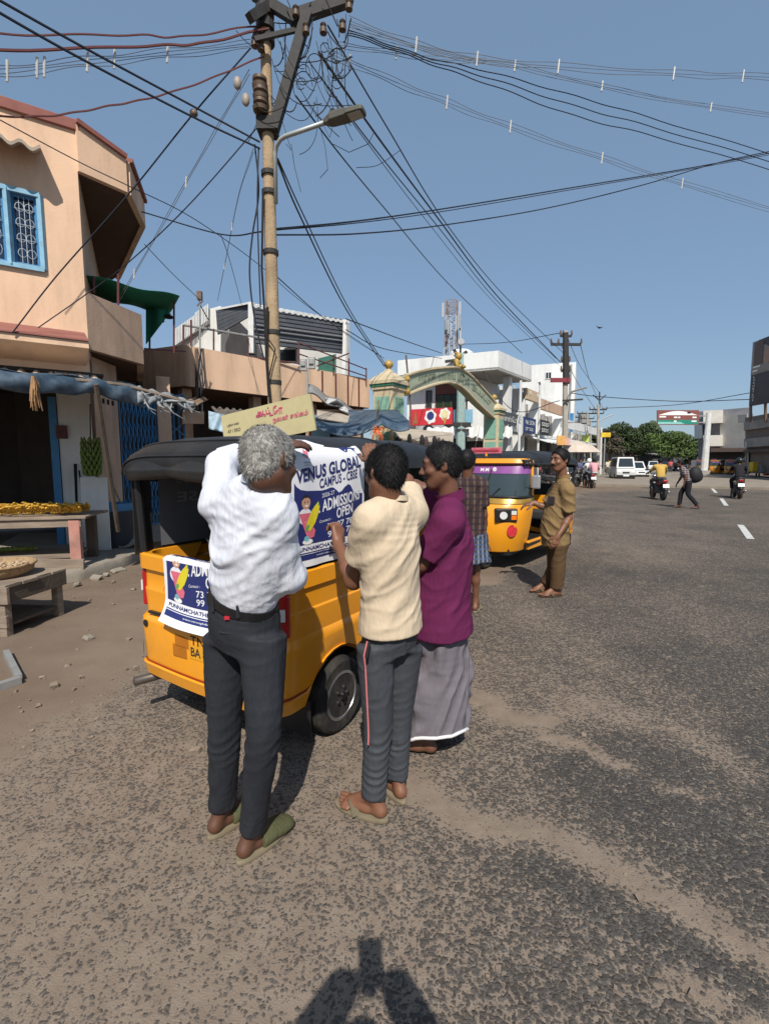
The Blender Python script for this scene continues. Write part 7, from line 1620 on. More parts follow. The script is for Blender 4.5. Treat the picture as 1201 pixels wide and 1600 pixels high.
def bodymesh(J, h, fine=True, s=1.0, handspec=None, toes=(1, 1), hide=()):
    """the whole body as one continuous surface"""
    S = SDF(h); lat = unit(A3(J['shR']) - A3(J['shL'])); up = unit(A3(J['nk']) - A3(J['pe'])); g = {k: (A3(v) if not isinstance(v, (tuple, list)) or len(v) == 3 else v) for k, v in J.items()}
    wf = J.get('build', 1.0)
    S.loft([g['pe'] - up * .05, g['wa'], g['ch'], g['ch'] * .35 + g['nk'] * .65], [.118 * wf, .115 * wf, .135 * wf, .10], [.085 * wf, .080 * wf, .09 * wf, .06], lat, .04)
    S.cap(g['shL'], g['shR'], .046, .046, .05); S.cap(g['nk'] - up * .02, g['hd'] - J['H'][:, 2] * .06 - J['H'][:, 1] * .02, .058 * s, .052 * s, .03)
    for q in 'LR':
        S.cap(g['sh' + q], g['el' + q], .047, .037, .03); mid = g['el' + q] * .7 + g['wr' + q] * .3; S.cap(g['el' + q], mid, .036, .037, .02); S.cap(mid, g['wr' + q], .037, .0245, .02)
        S.cap(g['hip' + q] * .85 + g['pe'] * .15 - up * .05, g['kn' + q], .050 * wf, .044, .03); cf = g['kn' + q] * .68 + g['an' + q] * .32; S.cap(g['kn' + q], cf, .040, .040, .03); S.cap(cf, g['an' + q] + np.array([0, 0, .03]), .040, .030, .03)
        foot(S, g['an' + q], J['ft' + q], s, toes=(1 if q == 'R' else -1))
        hs = (handspec or {}).get(q)
        if hs: hand(S, g['wr' + q], *hs)
        else: hand(S, g['wr' + q], unit(g['wr' + q] - g['el' + q]), np.array([0, 0, 1.0]), 1)
    head(S, g['hd'], J['H'], s, fine)
    V, Q = S.mesh(); return relax(V, Q, 1, .4), Q
def skinmat(nm, c): return mat(nm, c, .48, .10, 14, bump=.08, bscale=220, spec=.4, sss=.06, dirt=tuple(x * .75 for x in c), dirt_amt=.5, dscale=12)
SKIN1, SKIN2, SKIN3 = skinmat('dark_brown_skin', (.105, .047, .028)), skinmat('brown_skin', (.19, .085, .048)), skinmat('mid_brown_skin', (.15, .066, .038))
HAIRK = mat('black_hair', (.009, .008, .008), .62, .3, 40, spec=.22); HAIRG = mat('grey_hair', (.30, .285, .26), .6, .55, 60, spec=.3, dirt=(.08, .075, .07), dirt_amt=.8, dscale=18)
def cloth(nm, c, **k): return mat(nm, c, k.pop('rough', .85), k.pop('var', .07), k.pop('scale', 9), bump=k.pop('bump', .30), bscale=k.pop('bscale', 55), spec=.15, stretch=(1.0, .6, .30), **k)
def eyes(c, H, s, parent, brow=True, mous=None):
    L = lambda x, y, z: Vector(c + H @ (np.array([x, y, z]) * s))
    for sx in (-1, 1):
        e = obj('eye', MB().ball(L(sx * .031, .0795, .009), .0095 * s, 10, 8), mat('eye_white', (.30, .25, .22), .7, spec=.1), parent, smooth=True)
        obj('iris', MB().ball(L(sx * .031, .0865, .009), .0046 * s, 8, 6), HAIRK, e, smooth=True)
        if brow: obj('eyebrow', MB().tube([L(sx * .014, .092, .030), L(sx * .032, .091, .036), L(sx * .050, .078, .030)], [.003, .0042, .002], 6), HAIRK, parent, smooth=True)
    if mous: obj('moustache', MB().tube([L(-.034, .080, -.060), L(-.018, .096, -.049), L(0, .102, -.046), L(.018, .096, -.049), L(.034, .080, -.060)], [.003, .0075, .007, .0075, .003], 8), mous, parent, smooth=True)
def jdict(**k):
    J = {a: (A3(b) if isinstance(b, (Vector, list, tuple, np.ndarray)) and a not in ('ftL', 'ftR') else b) for a, b in k.items()}
    J['H'] = headframe(J.pop('hf'), J.pop('hu')); return J
def sleeve(S, a, b, t, r0, r1, k=.03):
    a, b = A3(a), A3(b); e = a + (b - a) * t; S.loft([a, e], [r0, r1], [r0, r1], unit(np.cross(b - a, [.3, .1, .9])), k); return e
def slipper(name, an, d, m, ms, parent, L0=.075, L1=.20, strap=True, closed=False, sgn=1):
    d = unit([d[0], d[1], 0]); lat = np.array([d[1], -d[0], 0]); c = A3([an[0], an[1], 0]); n = 22; rings = []
    for z, sc in ((.001, .95), (.006, 1.0), (.017, 1.0), (.022, .96)):
        ring = []
        for k in range(n):
            a = 2 * PI * k / n; x = math.cos(a); y = math.sin(a); xx = ((L1 + L0) / 2) * x + (L1 - L0) / 2; wd = .042 + .012 * (x * .5 + .2)
            ring.append(Vector((c + (d * xx + lat * y * wd) * sc + np.array([0, 0, z])).tolist()))
        rings.append(ring)
    o = obj(name, MB().rings(rings), ms, parent, smooth=True, auto=50)
    if strap and not closed:
        pts = [c + d * .135 + np.array([0, 0, .026]), c + d * .10 + np.array([0, 0, .058]) - lat * .015, c + d * .055 + lat * -.050 + np.array([0, 0, .018])]
        pts2 = [c + d * .135 + np.array([0, 0, .026]), c + d * .10 + np.array([0, 0, .058]) + lat * .015, c + d * .055 + lat * .050 + np.array([0, 0, .018])]
        for P in (pts, pts2):
            P = crom([Vector(p.tolist()) for p in P], 6); mb = MB()
            for a, b in zip(P[:-1], P[1:]): mb.bar(a, b, .034, .007, up=(0, 0, 1))
            obj('strap', mb, m, o, smooth=False)
    if closed:
        S = SDF(.005); S.loft([c + d * .035 + np.array([0, 0, .045]), c + d * .09 + np.array([0, 0, .042]), c + d * .16 + np.array([0, 0, .03]), c + d * .195 + np.array([0, 0, .022])], [.046, .052, .050, .03], [.046, .038, .028, .016], lat, .02)
        S.cut(c + np.array([0, 0, .012]), [0, 0, -1]); V, Q = S.mesh(); obj_ = put('upper', relax(V, Q, 2), Q, m, o)
    return o
def finish(name, S, m, parent, specs=None, seed=0, rl=1):
    V, Q = S.mesh(); V = relax(V, Q, rl, .5)
    if specs: V = folds(V, Q, specs, seed)
    return put(name, V, Q, m, parent)
V3 = lambda *a: A3(W(*a))
# ---------------------------------------------------------------- man in the white shirt
def root_at(label, p): 
    return thing('person', label, 'person', Vector((p[0], p[1], 0)))
J1 = jdict(hd=V3(421, 722, 1.63), hf=(.50, .80, -.22), hu=(.05, .30, .95), nk=V3(411, 755, 1.66), ch=V3(394, 842, 1.71), wa=V3(383, 915, 1.75), pe=V3(382, 968, 1.78), shL=V3(347, 792, 1.80), shR=V3(428, 806, 1.64),
           elL=V3(346, 722, 2.05), wrL=V3(438, 697, 2.25), elR=V3(451, 902, 1.72), wrR=V3(444, 846, 1.93), hipL=V3(354, 990, 1.83), hipR=V3(412, 990, 1.73), knL=V3(351, 1140, 1.85), knR=V3(412, 1142, 1.68), anL=V3(347, 1268, 1.90), anR=V3(393, 1305, 1.775), ftL=(.55, .83), ftR=(.58, .81))
P1 = root_at('grey haired man in white shirt and dark trousers holding the poster', (J1['anL'] + J1['anR']) / 2)
hs1 = dict(L=(np.array([.42, .30, .08]), np.array([-.25, -.55, .75]), -1, (.25, .3, .3, .35)), R=(np.array([.0, .8, .5]), np.array([.3, -.5, .8]), -1))
V, Q = bodymesh(J1, .0055, True, .95, hs1); put('body', V, Q, SKIN1, P1)
hairmesh(J1['hd'], J1['H'], .95, HAIRG, P1, 3, .014, 9000, .010, .005, slope=.62, low=-.075, lift=.12)
WSH = cloth('white_shirt_cotton', (.58, .59, .64), var=.02, rough=.8)
lat1 = unit(J1['shR'] - J1['shL'])
S = SDF(.0065); upv = unit(J1['nk'] - J1['pe'])
S.loft([J1['wa'] - upv * .045, J1['wa'] + upv * .03, J1['ch'], J1['ch'] * .4 + J1['nk'] * .6, J1['nk'] - upv * .005], [.136, .150, .164, .136, .068], [.104, .112, .116, .085, .062], lat1, .05)
S.cap(J1['shL'], J1['shR'], .058, .062, .06); S.cap(J1['shL'], J1['shL'] * .4 + J1['nk'] * .6, .055, .06, .05); S.cap(J1['shR'], J1['shR'] * .4 + J1['nk'] * .6, .055, .06, .05)
S.cap(J1['shL'], J1['shL'] + (J1['elL'] - J1['shL']) * .5, .062, .060, .05); sleeve(S, J1['shL'], J1['elL'], 1.0, .064, .064); eL = J1['elL'] + (J1['wrL'] - J1['elL']) * .30; S.loft([J1['elL'], eL], [.060, .062], [.060, .062], [0, .3, 1], .03)
S.cap(J1['shR'], J1['elR'], .060, .054, .05); eR = J1['elR'] + (J1['wrR'] - J1['elR']) * .35; S.loft([J1['elR'], eR], [.056, .055], [.056, .055], lat1, .04)
S.ell(J1['elR'] + np.array([0, 0, -.005]), (.056, .056, .046), None, .03)
fd1 = unit([.75, 0, .65])
V, Q = S.mesh(); V = relax(V, Q, 1)
V = folds(V, Q, [(fd1, 21, 3.2, .011, J1['wa'] + upv * .16, .30), (unit([.8, .1, .55]), 48, 6, .004, J1['wa'] + upv * .15, .25), (unit([-.5, .2, .8]), 40, 6, .006, J1['elR'] + np.array([0, 0, .05]), .16), (unit([.5, .6, .6]), 34, 6, .006, J1['shL'], .2), (unit([.25, 0, .95]), 40, 5, .007, J1['wa'] + upv * .02, .12), (unit([.9, 0, .4]), 15, 2.2, .007, J1['ch'], .3)], 4)
shirt1 = put('shirt', V, Q, WSH, P1)
def ringpart(name, c, ax, lat, w, d, hh, th, m, parent, n=40, wob=0):
    ax = unit(ax); l = unit(lat - ax * (lat @ ax)); e = np.cross(ax, l); rings = []
    for (o, z) in ((0, -hh / 2), (th, -hh / 2), (th, hh / 2), (0, hh / 2), (0, -hh / 2)):
        rings.append([Vector((c + ax * z + l * (w + o) * math.cos(t) + e * (d + o) * math.sin(t)).tolist()) for t in np.linspace(0, 2 * PI, n, endpoint=False)])
    return obj(name, MB().rings(rings, cap=False), m, parent, smooth=True, auto=50)
ringpart('collar', J1['nk'] + upv * .014, unit(upv + np.array([.0, .25, 0])), lat1, .069, .064, .042, .007, WSH, shirt1)
TRK = cloth('charcoal_trousers', (.026, .028, .034), rough=.7, var=.12)
def trousers(name, J, m, parent, ws, specs, seed, h=.0065, hemf=.92, top=None, lat=None, hip=(.142, .112), knee=.068, hem=.058, thigh=.090):
    lat = unit(J['shR'] - J['shL']) if lat is None else lat; up = unit(J['nk'] - J['pe']); S = SDF(h); tp = (J['wa'] - up * .045) if top is None else top
    S.loft([tp, J['pe'], J['pe'] - up * .09], [hip[0] * .97, hip[0] * 1.05, hip[0] * .98], [hip[1] * .9, hip[1] * 1.06, hip[1] * .95], lat, .04)
    for q in 'LR':
        a, k_, n_ = J['hip' + q], J['kn' + q], J['an' + q]; e = k_ + (n_ - k_) * hemf
        S.loft([a + (k_ - a) * .02, a + (k_ - a) * .45, k_, k_ + (n_ - k_) * .5, e], [thigh, thigh * .90, knee, (knee + hem) / 2, hem], [thigh * 1.05, thigh * .95, knee * 1.06, (knee + hem) / 2 * 1.05, hem * 1.1], lat, .035)
    return finish(name, S, m, parent, specs, seed, 1)
TL = [(unit([0, 0, 1]), 18, 1.6, .005, None, 1), (unit([.8, .1, .35]), 30, 4, .011, J1['knR'] - np.array([0, 0, .03]), .12), (unit([.8, .1, .2]), 42, 6, .005, J1['pe'] - np.array([0, 0, .12]), .15), (unit([.8, .2, .3]), 45, 6, .005, J1['knL'], .13), (unit([1, .2, .1]), 50, 6, .005, J1['anR'], .12)]
tr1 = trousers('trousers', J1, TRK, P1, None, TL, 8, knee=.061, hem=.049, thigh=.085)
belt = ringpart('belt', J1['wa'] - upv * .052, upv, lat1, .141, .105, .034, .006, mat('black_belt', (.012, .012, .013), .4, .2, 20), tr1)
bk1 = np.cross(upv, lat1); bk1 = bk1 if bk1[1] < 0 else -bk1
def on_seat(a, z, o=.0): return J1['wa'] - upv * z + lat1 * (.144 * math.sin(a)) + bk1 * ((.110 + o) * math.cos(a))
obj('belt_tag', MB().box(Vector((on_seat(.35, .085, .006)).tolist()), (.018, .006, .012)), mat('red_tag', (.5, .02, .04), .5), tr1)
for a in (-.75, -.25, .62): obj('belt_loop', MB().box(Vector((on_seat(a, .055, .003)).tolist()), (.010, .012, .045), rz=-a), TRK, tr1)
obj('pocket_welt', MB().tube([Vector(on_seat(a, .15 - .012 * (a - .2), .006).tolist()) for a in (.18, .35, .52, .7)], .005, 6), TRK, tr1)
OLIVE = cloth('olive_slipper', (.085, .085, .042), rough=.75, var=.15, scale=30); SOLE = mat('tan_sole', (.19, .155, .10), .85, .15, 20)
slipper('slipper', J1['anL'], J1['ftL'], OLIVE, SOLE, P1, closed=True); slipper('slipper', J1['anR'], J1['ftR'], OLIVE, SOLE, P1, closed=True)
# ---------------------------------------------------------------- man in the cream T-shirt
J2 = jdict(hd=V3(602, 739, 2.05), hf=(-.52, .80, -.20), hu=(.02, .2, .97), nk=V3(613, 786, 2.06), ch=V3(609, 850, 2.06), wa=V3(610, 922, 2.08), pe=V3(610, 982, 2.09), shL=V3(580, 812, 1.97), shR=V3(643, 803, 2.17),
           elL=V3(552, 908, 2.12), wrL=V3(528, 848, 2.36), elR=V3(634, 752, 2.42), wrR=V3(583, 722, 2.63), hipL=V3(586, 1005, 2.05), hipR=V3(632, 1005, 2.14), knL=V3(590, 1130, 2.02), knR=V3(622, 1120, 2.14), anL=(-.05, 1.975, .085), anR=(.055, 2.11, .085), ftL=(-.88, .47), ftR=(-.5, .86))
P2 = root_at('dark haired man in cream T-shirt and grey track pants', (J2['anL'] + J2['anR']) / 2)
hs2 = dict(L=(np.array([-.05, .55, .75]), np.array([.75, -.55, .35]), 1, (.55, .75, .95, 1.0), .8), R=(np.array([-.25, .35, .75]), np.array([-.35, -.8, .5]), -1, (.75, .7, .75, .8), .6))
V, Q = bodymesh(J2, .0055, True, .94, hs2); put('body', V, Q, SKIN2, P2)
hairmesh(J2['hd'], J2['H'], .94, HAIRK, P2, 5, .02, 6000, .013, .005, slope=.5, low=-.045)
CREAM_T = cloth('cream_tshirt', (.56, .45, .32), var=.03)
lat2 = unit(J2['shR'] - J2['shL']); up2 = unit(J2['nk'] - J2['pe'])
S = SDF(.0065); S.loft([J2['pe'] - up2 * .0, J2['wa'] + up2 * .01, J2['ch'], J2['ch'] * .4 + J2['nk'] * .6, J2['nk'] - up2 * .005], [.158, .146, .154, .130, .062], [.132, .112, .112, .085, .055], lat2, .05)
S.cap(J2['shL'], J2['shR'], .056, .056, .06)
for q in 'LR': S.cap(J2['sh' + q], J2['sh' + q] * .4 + J2['nk'] * .6, .052, .058, .05); S.cap(J2['sh' + q], J2['sh' + q] + (J2['el' + q] - J2['sh' + q]) * .3, .062, .06, .05); sleeve(S, J2['sh' + q], J2['el' + q], .62, .066, .070)
V, Q = S.mesh(); V = relax(V, Q, 1)
V = folds(V, Q, [(unit([.7, 0, .7]), 18, 3, .008, J2['wa'] + up2 * .08, .30), (unit([.85, 0, .45]), 30, 4, .007, J2['wa'] - up2 * .02, .2), (unit([.6, .3, .7]), 34, 5, .005, J2['shL'] + np.array([.06, 0, -.10]), .14), (unit([.3, .1, .9]), 34, 5, .004, J2['elL'] + np.array([0, 0, .14]), .12)], 14, [(J2['pe'], up2, .07)])
t2 = put('tshirt', V, Q, CREAM_T, P2); ringpart('neckband', J2['nk'] + up2 * .012, unit(up2 + np.array([-.1, .25, 0])), lat2, .062, .060, .022, .006, CREAM_T, t2)
TRG = cloth('grey_track_pants', (.050, .054, .062), rough=.6, var=.1)
TS = [(unit([.05, 0, 1]), 24, 2.2, .006, None, 1), (unit([1, .2, .15]), 60, 5, .012, J2['anL'] + np.array([0, 0, .10]), .13), (unit([1, .2, .2]), 60, 5, .012, J2['anR'] + np.array([0, 0, .12]), .15), (unit([.9, .2, .3]), 40, 5, .006, J2['knL'], .14), (unit([.8, .2, .5]), 36, 5, .007, J2['pe'] - np.array([.05, 0, .12]), .14)]
tr2 = trousers('track_pants', J2, TRG, P2, None, TS, 18, top=J2['wa'] - up2 * .05, hip=(.130, .106), hem=.050, knee=.062, thigh=.082, hemf=.97)
# pink piping down the outer side of the left leg
pipe = []
for t in np.linspace(0, 1, 16):
    a, k_, n_ = J2['hipL'], J2['knL'], J2['anL']; c = (J2['wa'] * (1 - t * 4) + a * t * 4) if t < .25 else (a + (k_ - a) * (t - .25) / .4 if t < .65 else k_ + (n_ - k_) * (t - .65) / .6)
    r = .155 if t < .1 else (.112 if t < .3 else .103 - .03 * (t - .3)); dr = unit(-lat2 * .9 + np.array([.1, -.45, 0])); pipe.append(Vector((c + dr * r).tolist()))
obj('side_piping', MB().tube(pipe[3:12], .0035, 6), mat('pink_piping', (.55, .16, .16), .6), tr2)
obj('pocket_slit', MB().tube([pipe[3] + Vector((.01, -.006, .0)), pipe[4] + Vector((.012, -.012, 0))], .006, 6), BLKP, tr2)
TANSL = cloth('brown_slipper_strap', (.13, .11, .07), rough=.75)
slipper('slipper', J2['anL'], J2['ftL'], TANSL, SOLE, P2); slipper('slipper', J2['anR'], J2['ftR'], TANSL, SOLE, P2)
# ---------------------------------------------------------------- man in the purple polo and grey lungi
J3 = jdict(hd=V3(700, 728, 2.52), hf=(-.98, .10, -.12), hu=(-.08, 0, 1), nk=V3(713, 783, 2.53), ch=V3(708, 850, 2.53), wa=V3(702, 925, 2.53), pe=V3(698, 990, 2.54), shL=V3(712, 815, 2.36), shR=V3(710, 800, 2.70),
           elL=V3(668, 882, 2.40), wrL=V3(640, 850, 2.55), elR=V3(672, 765, 2.80), wrR=V3(625, 748, 2.86), hipL=V3(695, 1010, 2.47), hipR=V3(700, 1010, 2.63), knL=V3(680, 1090, 2.46), knR=V3(690, 1090, 2.62), anL=(.245, 2.44, .085), anR=(.32, 2.62, .085), ftL=(-.96, .25), ftR=(-.9, .4))
P3_ = root_at('moustached man in purple polo shirt and grey lungi', (J3['anL'] + J3['anR']) / 2)
hs3 = dict(L=(np.array([-.8, .5, .2]), np.array([0, -.3, 1]), 1), R=(np.array([-.95, .25, .1]), np.array([0, -.2, 1]), -1))
V, Q = bodymesh(J3, .006, True, .99, hs3); b3 = put('body', V, Q, SKIN3, P3_); eyes(J3['hd'], J3['H'], .99, P3_, True, HAIRK)
hairmesh(J3['hd'], J3['H'], .99, HAIRK, P3_, 7, .016, 4500, .012, .006, front=.056, slope=.5, low=-.03)
PURPLE = cloth('purple_polo', (.115, .016, .062), var=.06); lat3 = unit(J3['shR'] - J3['shL']); up3 = unit(J3['nk'] - J3['pe']); fw3 = unit(np.cross(up3, lat3)); fw3 = fw3 if fw3[0] < 0 else -fw3
S = SDF(.007); S.loft([J3['pe'] + up3 * .02, J3['wa'] + fw3 * .015, J3['ch'], J3['ch'] * .4 + J3['nk'] * .6, J3['nk'] - up3 * .005], [.195, .176, .176, .14, .066], [.172, .162, .140, .095, .06], lat3, .05)
S.cap(J3['shL'], J3['shR'], .060, .060, .06)
for q, t in (('L', .80), ('R', .85)): S.cap(J3['sh' + q], J3['sh' + q] * .4 + J3['nk'] * .6, .055, .06, .05); S.cap(J3['sh' + q], J3['sh' + q] + (J3['el' + q] - J3['sh' + q]) * .4, .068, .066, .05); sleeve(S, J3['sh' + q], J3['el' + q], t, .070, .074)
V, Q = S.mesh(); V = relax(V, Q, 1); V = folds(V, Q, [(unit([.5, 0, .85]), 16, 2.5, .008, None, 1), (unit([.9, 0, .35]), 26, 4, .008, J3['wa'] - up3 * .0, .2), (unit([.7, 0, .7]), 30, 4, .006, J3['shL'] - up3 * .12, .16)], 24, [(J3['pe'] + up3 * .02, up3, .08)])
s3 = put('polo_shirt', V, Q, PURPLE, P3_); ringpart('collar', J3['nk'] + up3 * .024, unit(up3 + np.array([-.35, 0, 0])), lat3, .070, .068, .05, .007, PURPLE, s3)
LUNGI = cloth('grey_lungi', (.145, .13, .145), var=.08); S = SDF(.007)
bot = A3(W(683, 1139, 2.55)); topL = J3['pe'] + up3 * .06; S.loft([topL, J3['pe'] - up3 * .08, (topL + bot) / 2 + np.array([.01, 0, 0]), bot], [.155, .168, .188, .215], [.135, .142, .162, .195], lat3, .04); S.cut(bot + np.array([0, 0, .005]), [.12, -.5, -1.6])
V, Q = S.mesh(); V = relax(V, Q, 1); V = folds(V, Q, [(unit([.32, 0, 1]), 12, .8, .040, None, 1), (unit([.5, 0, 1]), 24, 1.6, .014, None, 1)], 33); lg3 = put('lungi', V, Q, LUNGI, P3_)
zz = V[:, 2]; 
# white border follows the hem of the cloth
cc = bot; ang = np.arctan2(V[:, 1] - cc[1], V[:, 0] - cc[0]); hem = []
for t in np.linspace(-PI, PI, 49)[:-1]:
    m_ = np.abs((ang - t + PI) % (2 * PI) - PI) < .12; q_ = V[m_]; rr = np.hypot(q_[:, 0] - cc[0], q_[:, 1] - cc[1]); sel = q_[:, 2] < q_[rr > .7 * rr.max()][:, 2].min() + .03; sel &= rr > .7 * rr.max(); p = q_[sel][np.argmax(rr[sel])]; hem.append(p)
hem = np.array(hem); hem = (hem + np.roll(hem, 1, 0) + np.roll(hem, -1, 0)) / 3
hb = [Vector((cc + (p - cc) * np.array([1.01, 1.01, 1]) + np.array([0, 0, .0])).tolist()) for p in hem]; obj('hem_border', MB().tube(hb + hb[:1], .009, 8), cloth('white_border', (.62, .6, .6)), lg3, smooth=True)
P3_.location.x -= .035
# ---------------------------------------------------------------- man in checked shirt behind
J4 = jdict(hd=V3(739, 722, 4.9), hf=(.35, .9, -.1), hu=(0, .1, 1), nk=V3(739, 748, 4.9), ch=V3(741, 780, 4.9), wa=V3(743, 815, 4.92), pe=V3(744, 840, 4.93), shL=V3(722, 757, 4.97), shR=V3(760, 757, 4.82),
           elL=V3(720, 800, 5.05), wrL=V3(728, 825, 5.2), elR=V3(765, 805, 4.85), wrR=V3(764, 845, 4.95), hipL=V3(736, 845, 4.98), hipR=V3(753, 845, 4.88), knL=V3(738, 890, 4.98), knR=V3(752, 890, 4.88), anL=(.905, 5.0, .085), anR=(1.0, 4.9, .085), ftL=(.3, .95), ftR=(.35, .93))
P4 = root_at('man in brown checked shirt and folded blue checked lungi', (J4['anL'] + J4['anR']) / 2)
V, Q = bodymesh(J4, .010, False); put('body', V, Q, SKIN3, P4); hairmesh(J4['hd'], J4['H'], 1.0, HAIRK, P4, 9, .02, 900, .014, .008, low=-.03, slope=.55)
def checked(nm, base, line, sc, line2=None):
    m = cloth(nm, base); nt = m.node_tree; n = nt.nodes; l = nt.links; b = n['Principled BSDF']; src = b.inputs['Base Color'].links[0].from_socket
    tc = n.new('ShaderNodeTexCoord'); last = src
    for ax, col in (((1, 0, 0), line), ((0, 0, 1), line2 or line)):
        dt = n.new('ShaderNodeVectorMath'); dt.operation = 'DOT_PRODUCT'; l.new(tc.outputs['Object'], dt.inputs[0]); dt.inputs[1].default_value = ax
        ml = n.new('ShaderNodeMath'); ml.operation = 'MULTIPLY'; l.new(dt.outputs['Value'], ml.inputs[0]); ml.inputs[1].default_value = sc
        fr = n.new('ShaderNodeMath'); fr.operation = 'FRACT'; l.new(ml.outputs[0], fr.inputs[0]); gt = n.new('ShaderNodeMath'); gt.operation = 'GREATER_THAN'; l.new(fr.outputs[0], gt.inputs[0]); gt.inputs[1].default_value = .68
        f7 = n.new('ShaderNodeMath'); f7.operation = 'MULTIPLY'; l.new(gt.outputs[0], f7.inputs[0]); f7.inputs[1].default_value = .65
        mx = n.new('ShaderNodeMix'); mx.data_type = 'RGBA'; l.new(f7.outputs[0], mx.inputs['Factor']); l.new(last, mx.inputs['A']); mx.inputs['B'].default_value = (*col, 1); last = mx.outputs['Result']
    l.new(last, b.inputs['Base Color']); return m
def torso_shirt(name, J, m, parent, h, bot, ws, ds, sl, r=.066, specs=None, seed=0, neck=.06):
    lat = unit(J['shR'] - J['shL']); up = unit(J['nk'] - J['pe']); S = SDF(h)
    S.loft([bot, J['wa'], J['ch'], J['ch'] * .4 + J['nk'] * .6, J['nk'] - up * .005], ws + [neck], ds + [neck * .92], lat, .05); S.cap(J['shL'], J['shR'], .057, .057, .06)
    for q, t in zip('LR', sl): S.cap(J['sh' + q], J['sh' + q] * .4 + J['nk'] * .6, .052, .058, .05); S.cap(J['sh' + q], J['sh' + q] + (J['el' + q] - J['sh' + q]) * .35, r * .95, r * .95, .05); sleeve(S, J['sh' + q], J['el' + q], t, r, r * 1.05)
    return finish(name, S, m, parent, specs, seed)
torso_shirt('shirt', J4, checked('brown_check', (.05, .032, .03), (.14, .10, .09), 16, (.03, .02, .03)), P4, .010, J4['pe'] + np.array([0, 0, .02]), [.168, .165, .172, .14], [.125, .12, .12, .085], (.7, .7), specs=[(unit([.5, 0, .8]), 22, 4, .008, None, 1)], seed=3)
S = SDF(.010); S.loft([J4['pe'] + np.array([0, 0, .05]), J4['pe'] - np.array([0, 0, .12]), V3(747, 882, 4.9)], [.165, .185, .20], [.135, .15, .165], unit(J4['shR'] - J4['shL']), .04)
finish('lungi', S, checked('blue_check', (.04, .05, .075), (.24, .26, .28), 22, (.06, .10, .2)), P4, [(unit([.1, 0, 1]), 22, 2, .02, None, 1), (unit([.9, 0, .3]), 30, 4, .008, None, 1)], 5)
slipper('slipper', J4['anL'], J4['ftL'], TANSL, SOLE, P4); slipper('slipper', J4['anR'], J4['ftR'], TANSL, SOLE, P4)
P4.location.x -= .06
# ---------------------------------------------------------------- driver in khaki
J5 = jdict(hd=V3(874, 719, 5.5), hf=(-.90, -.42, -.04), hu=(0, 0, 1), nk=V3(880, 748, 5.52), ch=V3(873, 785, 5.53), wa=V3(866, 822, 5.54), pe=V3(868, 845, 5.55), shL=V3(886, 765, 5.36), shR=V3(872, 762, 5.70),
           elL=V3(889, 808, 5.36), wrL=V3(871, 838, 5.28), elR=V3(850, 792, 5.76), wrR=V3(832, 786, 5.80), hipL=V3(872, 852, 5.47), hipR=V3(866, 850, 5.62), knL=V3(871, 890, 5.45), knR=V3(866, 888, 5.60), anL=(1.97, 5.46, .085), anR=(1.92, 5.66, .085), ftL=(-.97, -.2), ftR=(-.98, -.1))
P5 = root_at('moustached driver in khaki shirt and brown trousers', (J5['anL'] + J5['anR']) / 2)
hs5 = dict(L=(np.array([-.35, -.1, -.9]), np.array([-.1, -.9, .1]), 1), R=(np.array([-.95, .2, -.25]), np.array([0, -.2, 1]), -1))
V, Q = bodymesh(J5, .0075, True, 1.06, hs5); put('body', V, Q, SKIN2, P5); eyes(J5['hd'], J5['H'], 1.06, P5, True, HAIRK)
hairmesh(J5['hd'], J5['H'], 1.06, HAIRK, P5, 11, .018, 1500, .012, .007, front=.052, slope=.42, low=-.012)
KHAKI = cloth('khaki_shirt', (.215, .14, .065), var=.06)
ks = torso_shirt('shirt', J5, KHAKI, P5, .0085, J5['pe'] - np.array([0, 0, .035]), [.165, .168, .172, .14], [.155, .158, .135, .09], (.80, .78), .070, [(unit([.8, 0, -.45]), 17, 2.5, .011, None, 1), (unit([.8, .1, -.5]), 28, 4, .008, J5['wa'], .2)], 41)
ringpart('collar', J5['nk'] + np.array([-.004, 0, .020]), unit([-.3, 0, 1]), unit(J5['shR'] - J5['shL']), .072, .068, .045, .008, KHAKI, ks)
obj('pocket_badge', MB().box(Vector((J5['ch'] + np.array([-.125, -.10, .03])).tolist()), (.02, .07, .09), rz=R(40)), mat('dark_patch', (.03, .025, .03), .7), ks)
trousers('trousers', J5, cloth('brown_trousers', (.085, .05, .025), var=.1), P5, None, [(unit([.1, 0, 1]), 20, 2.5, .009, None, 1), (unit([.9, 0, .35]), 32, 5, .010, J5['knL'] - np.array([0, 0, .1]), .3)], 44, h=.0085, top=J5['wa'] - np.array([0, 0, .06]), hip=(.15, .13), knee=.078, hem=.07, hemf=.95)
slipper('slipper', J5['anL'], J5['ftL'], TANSL, mat('dark_sole', (.05, .03, .02), .8), P5); slipper('slipper', J5['anR'], J5['ftR'], TANSL, mat('dark_sole', (.05,) * 3), P5)
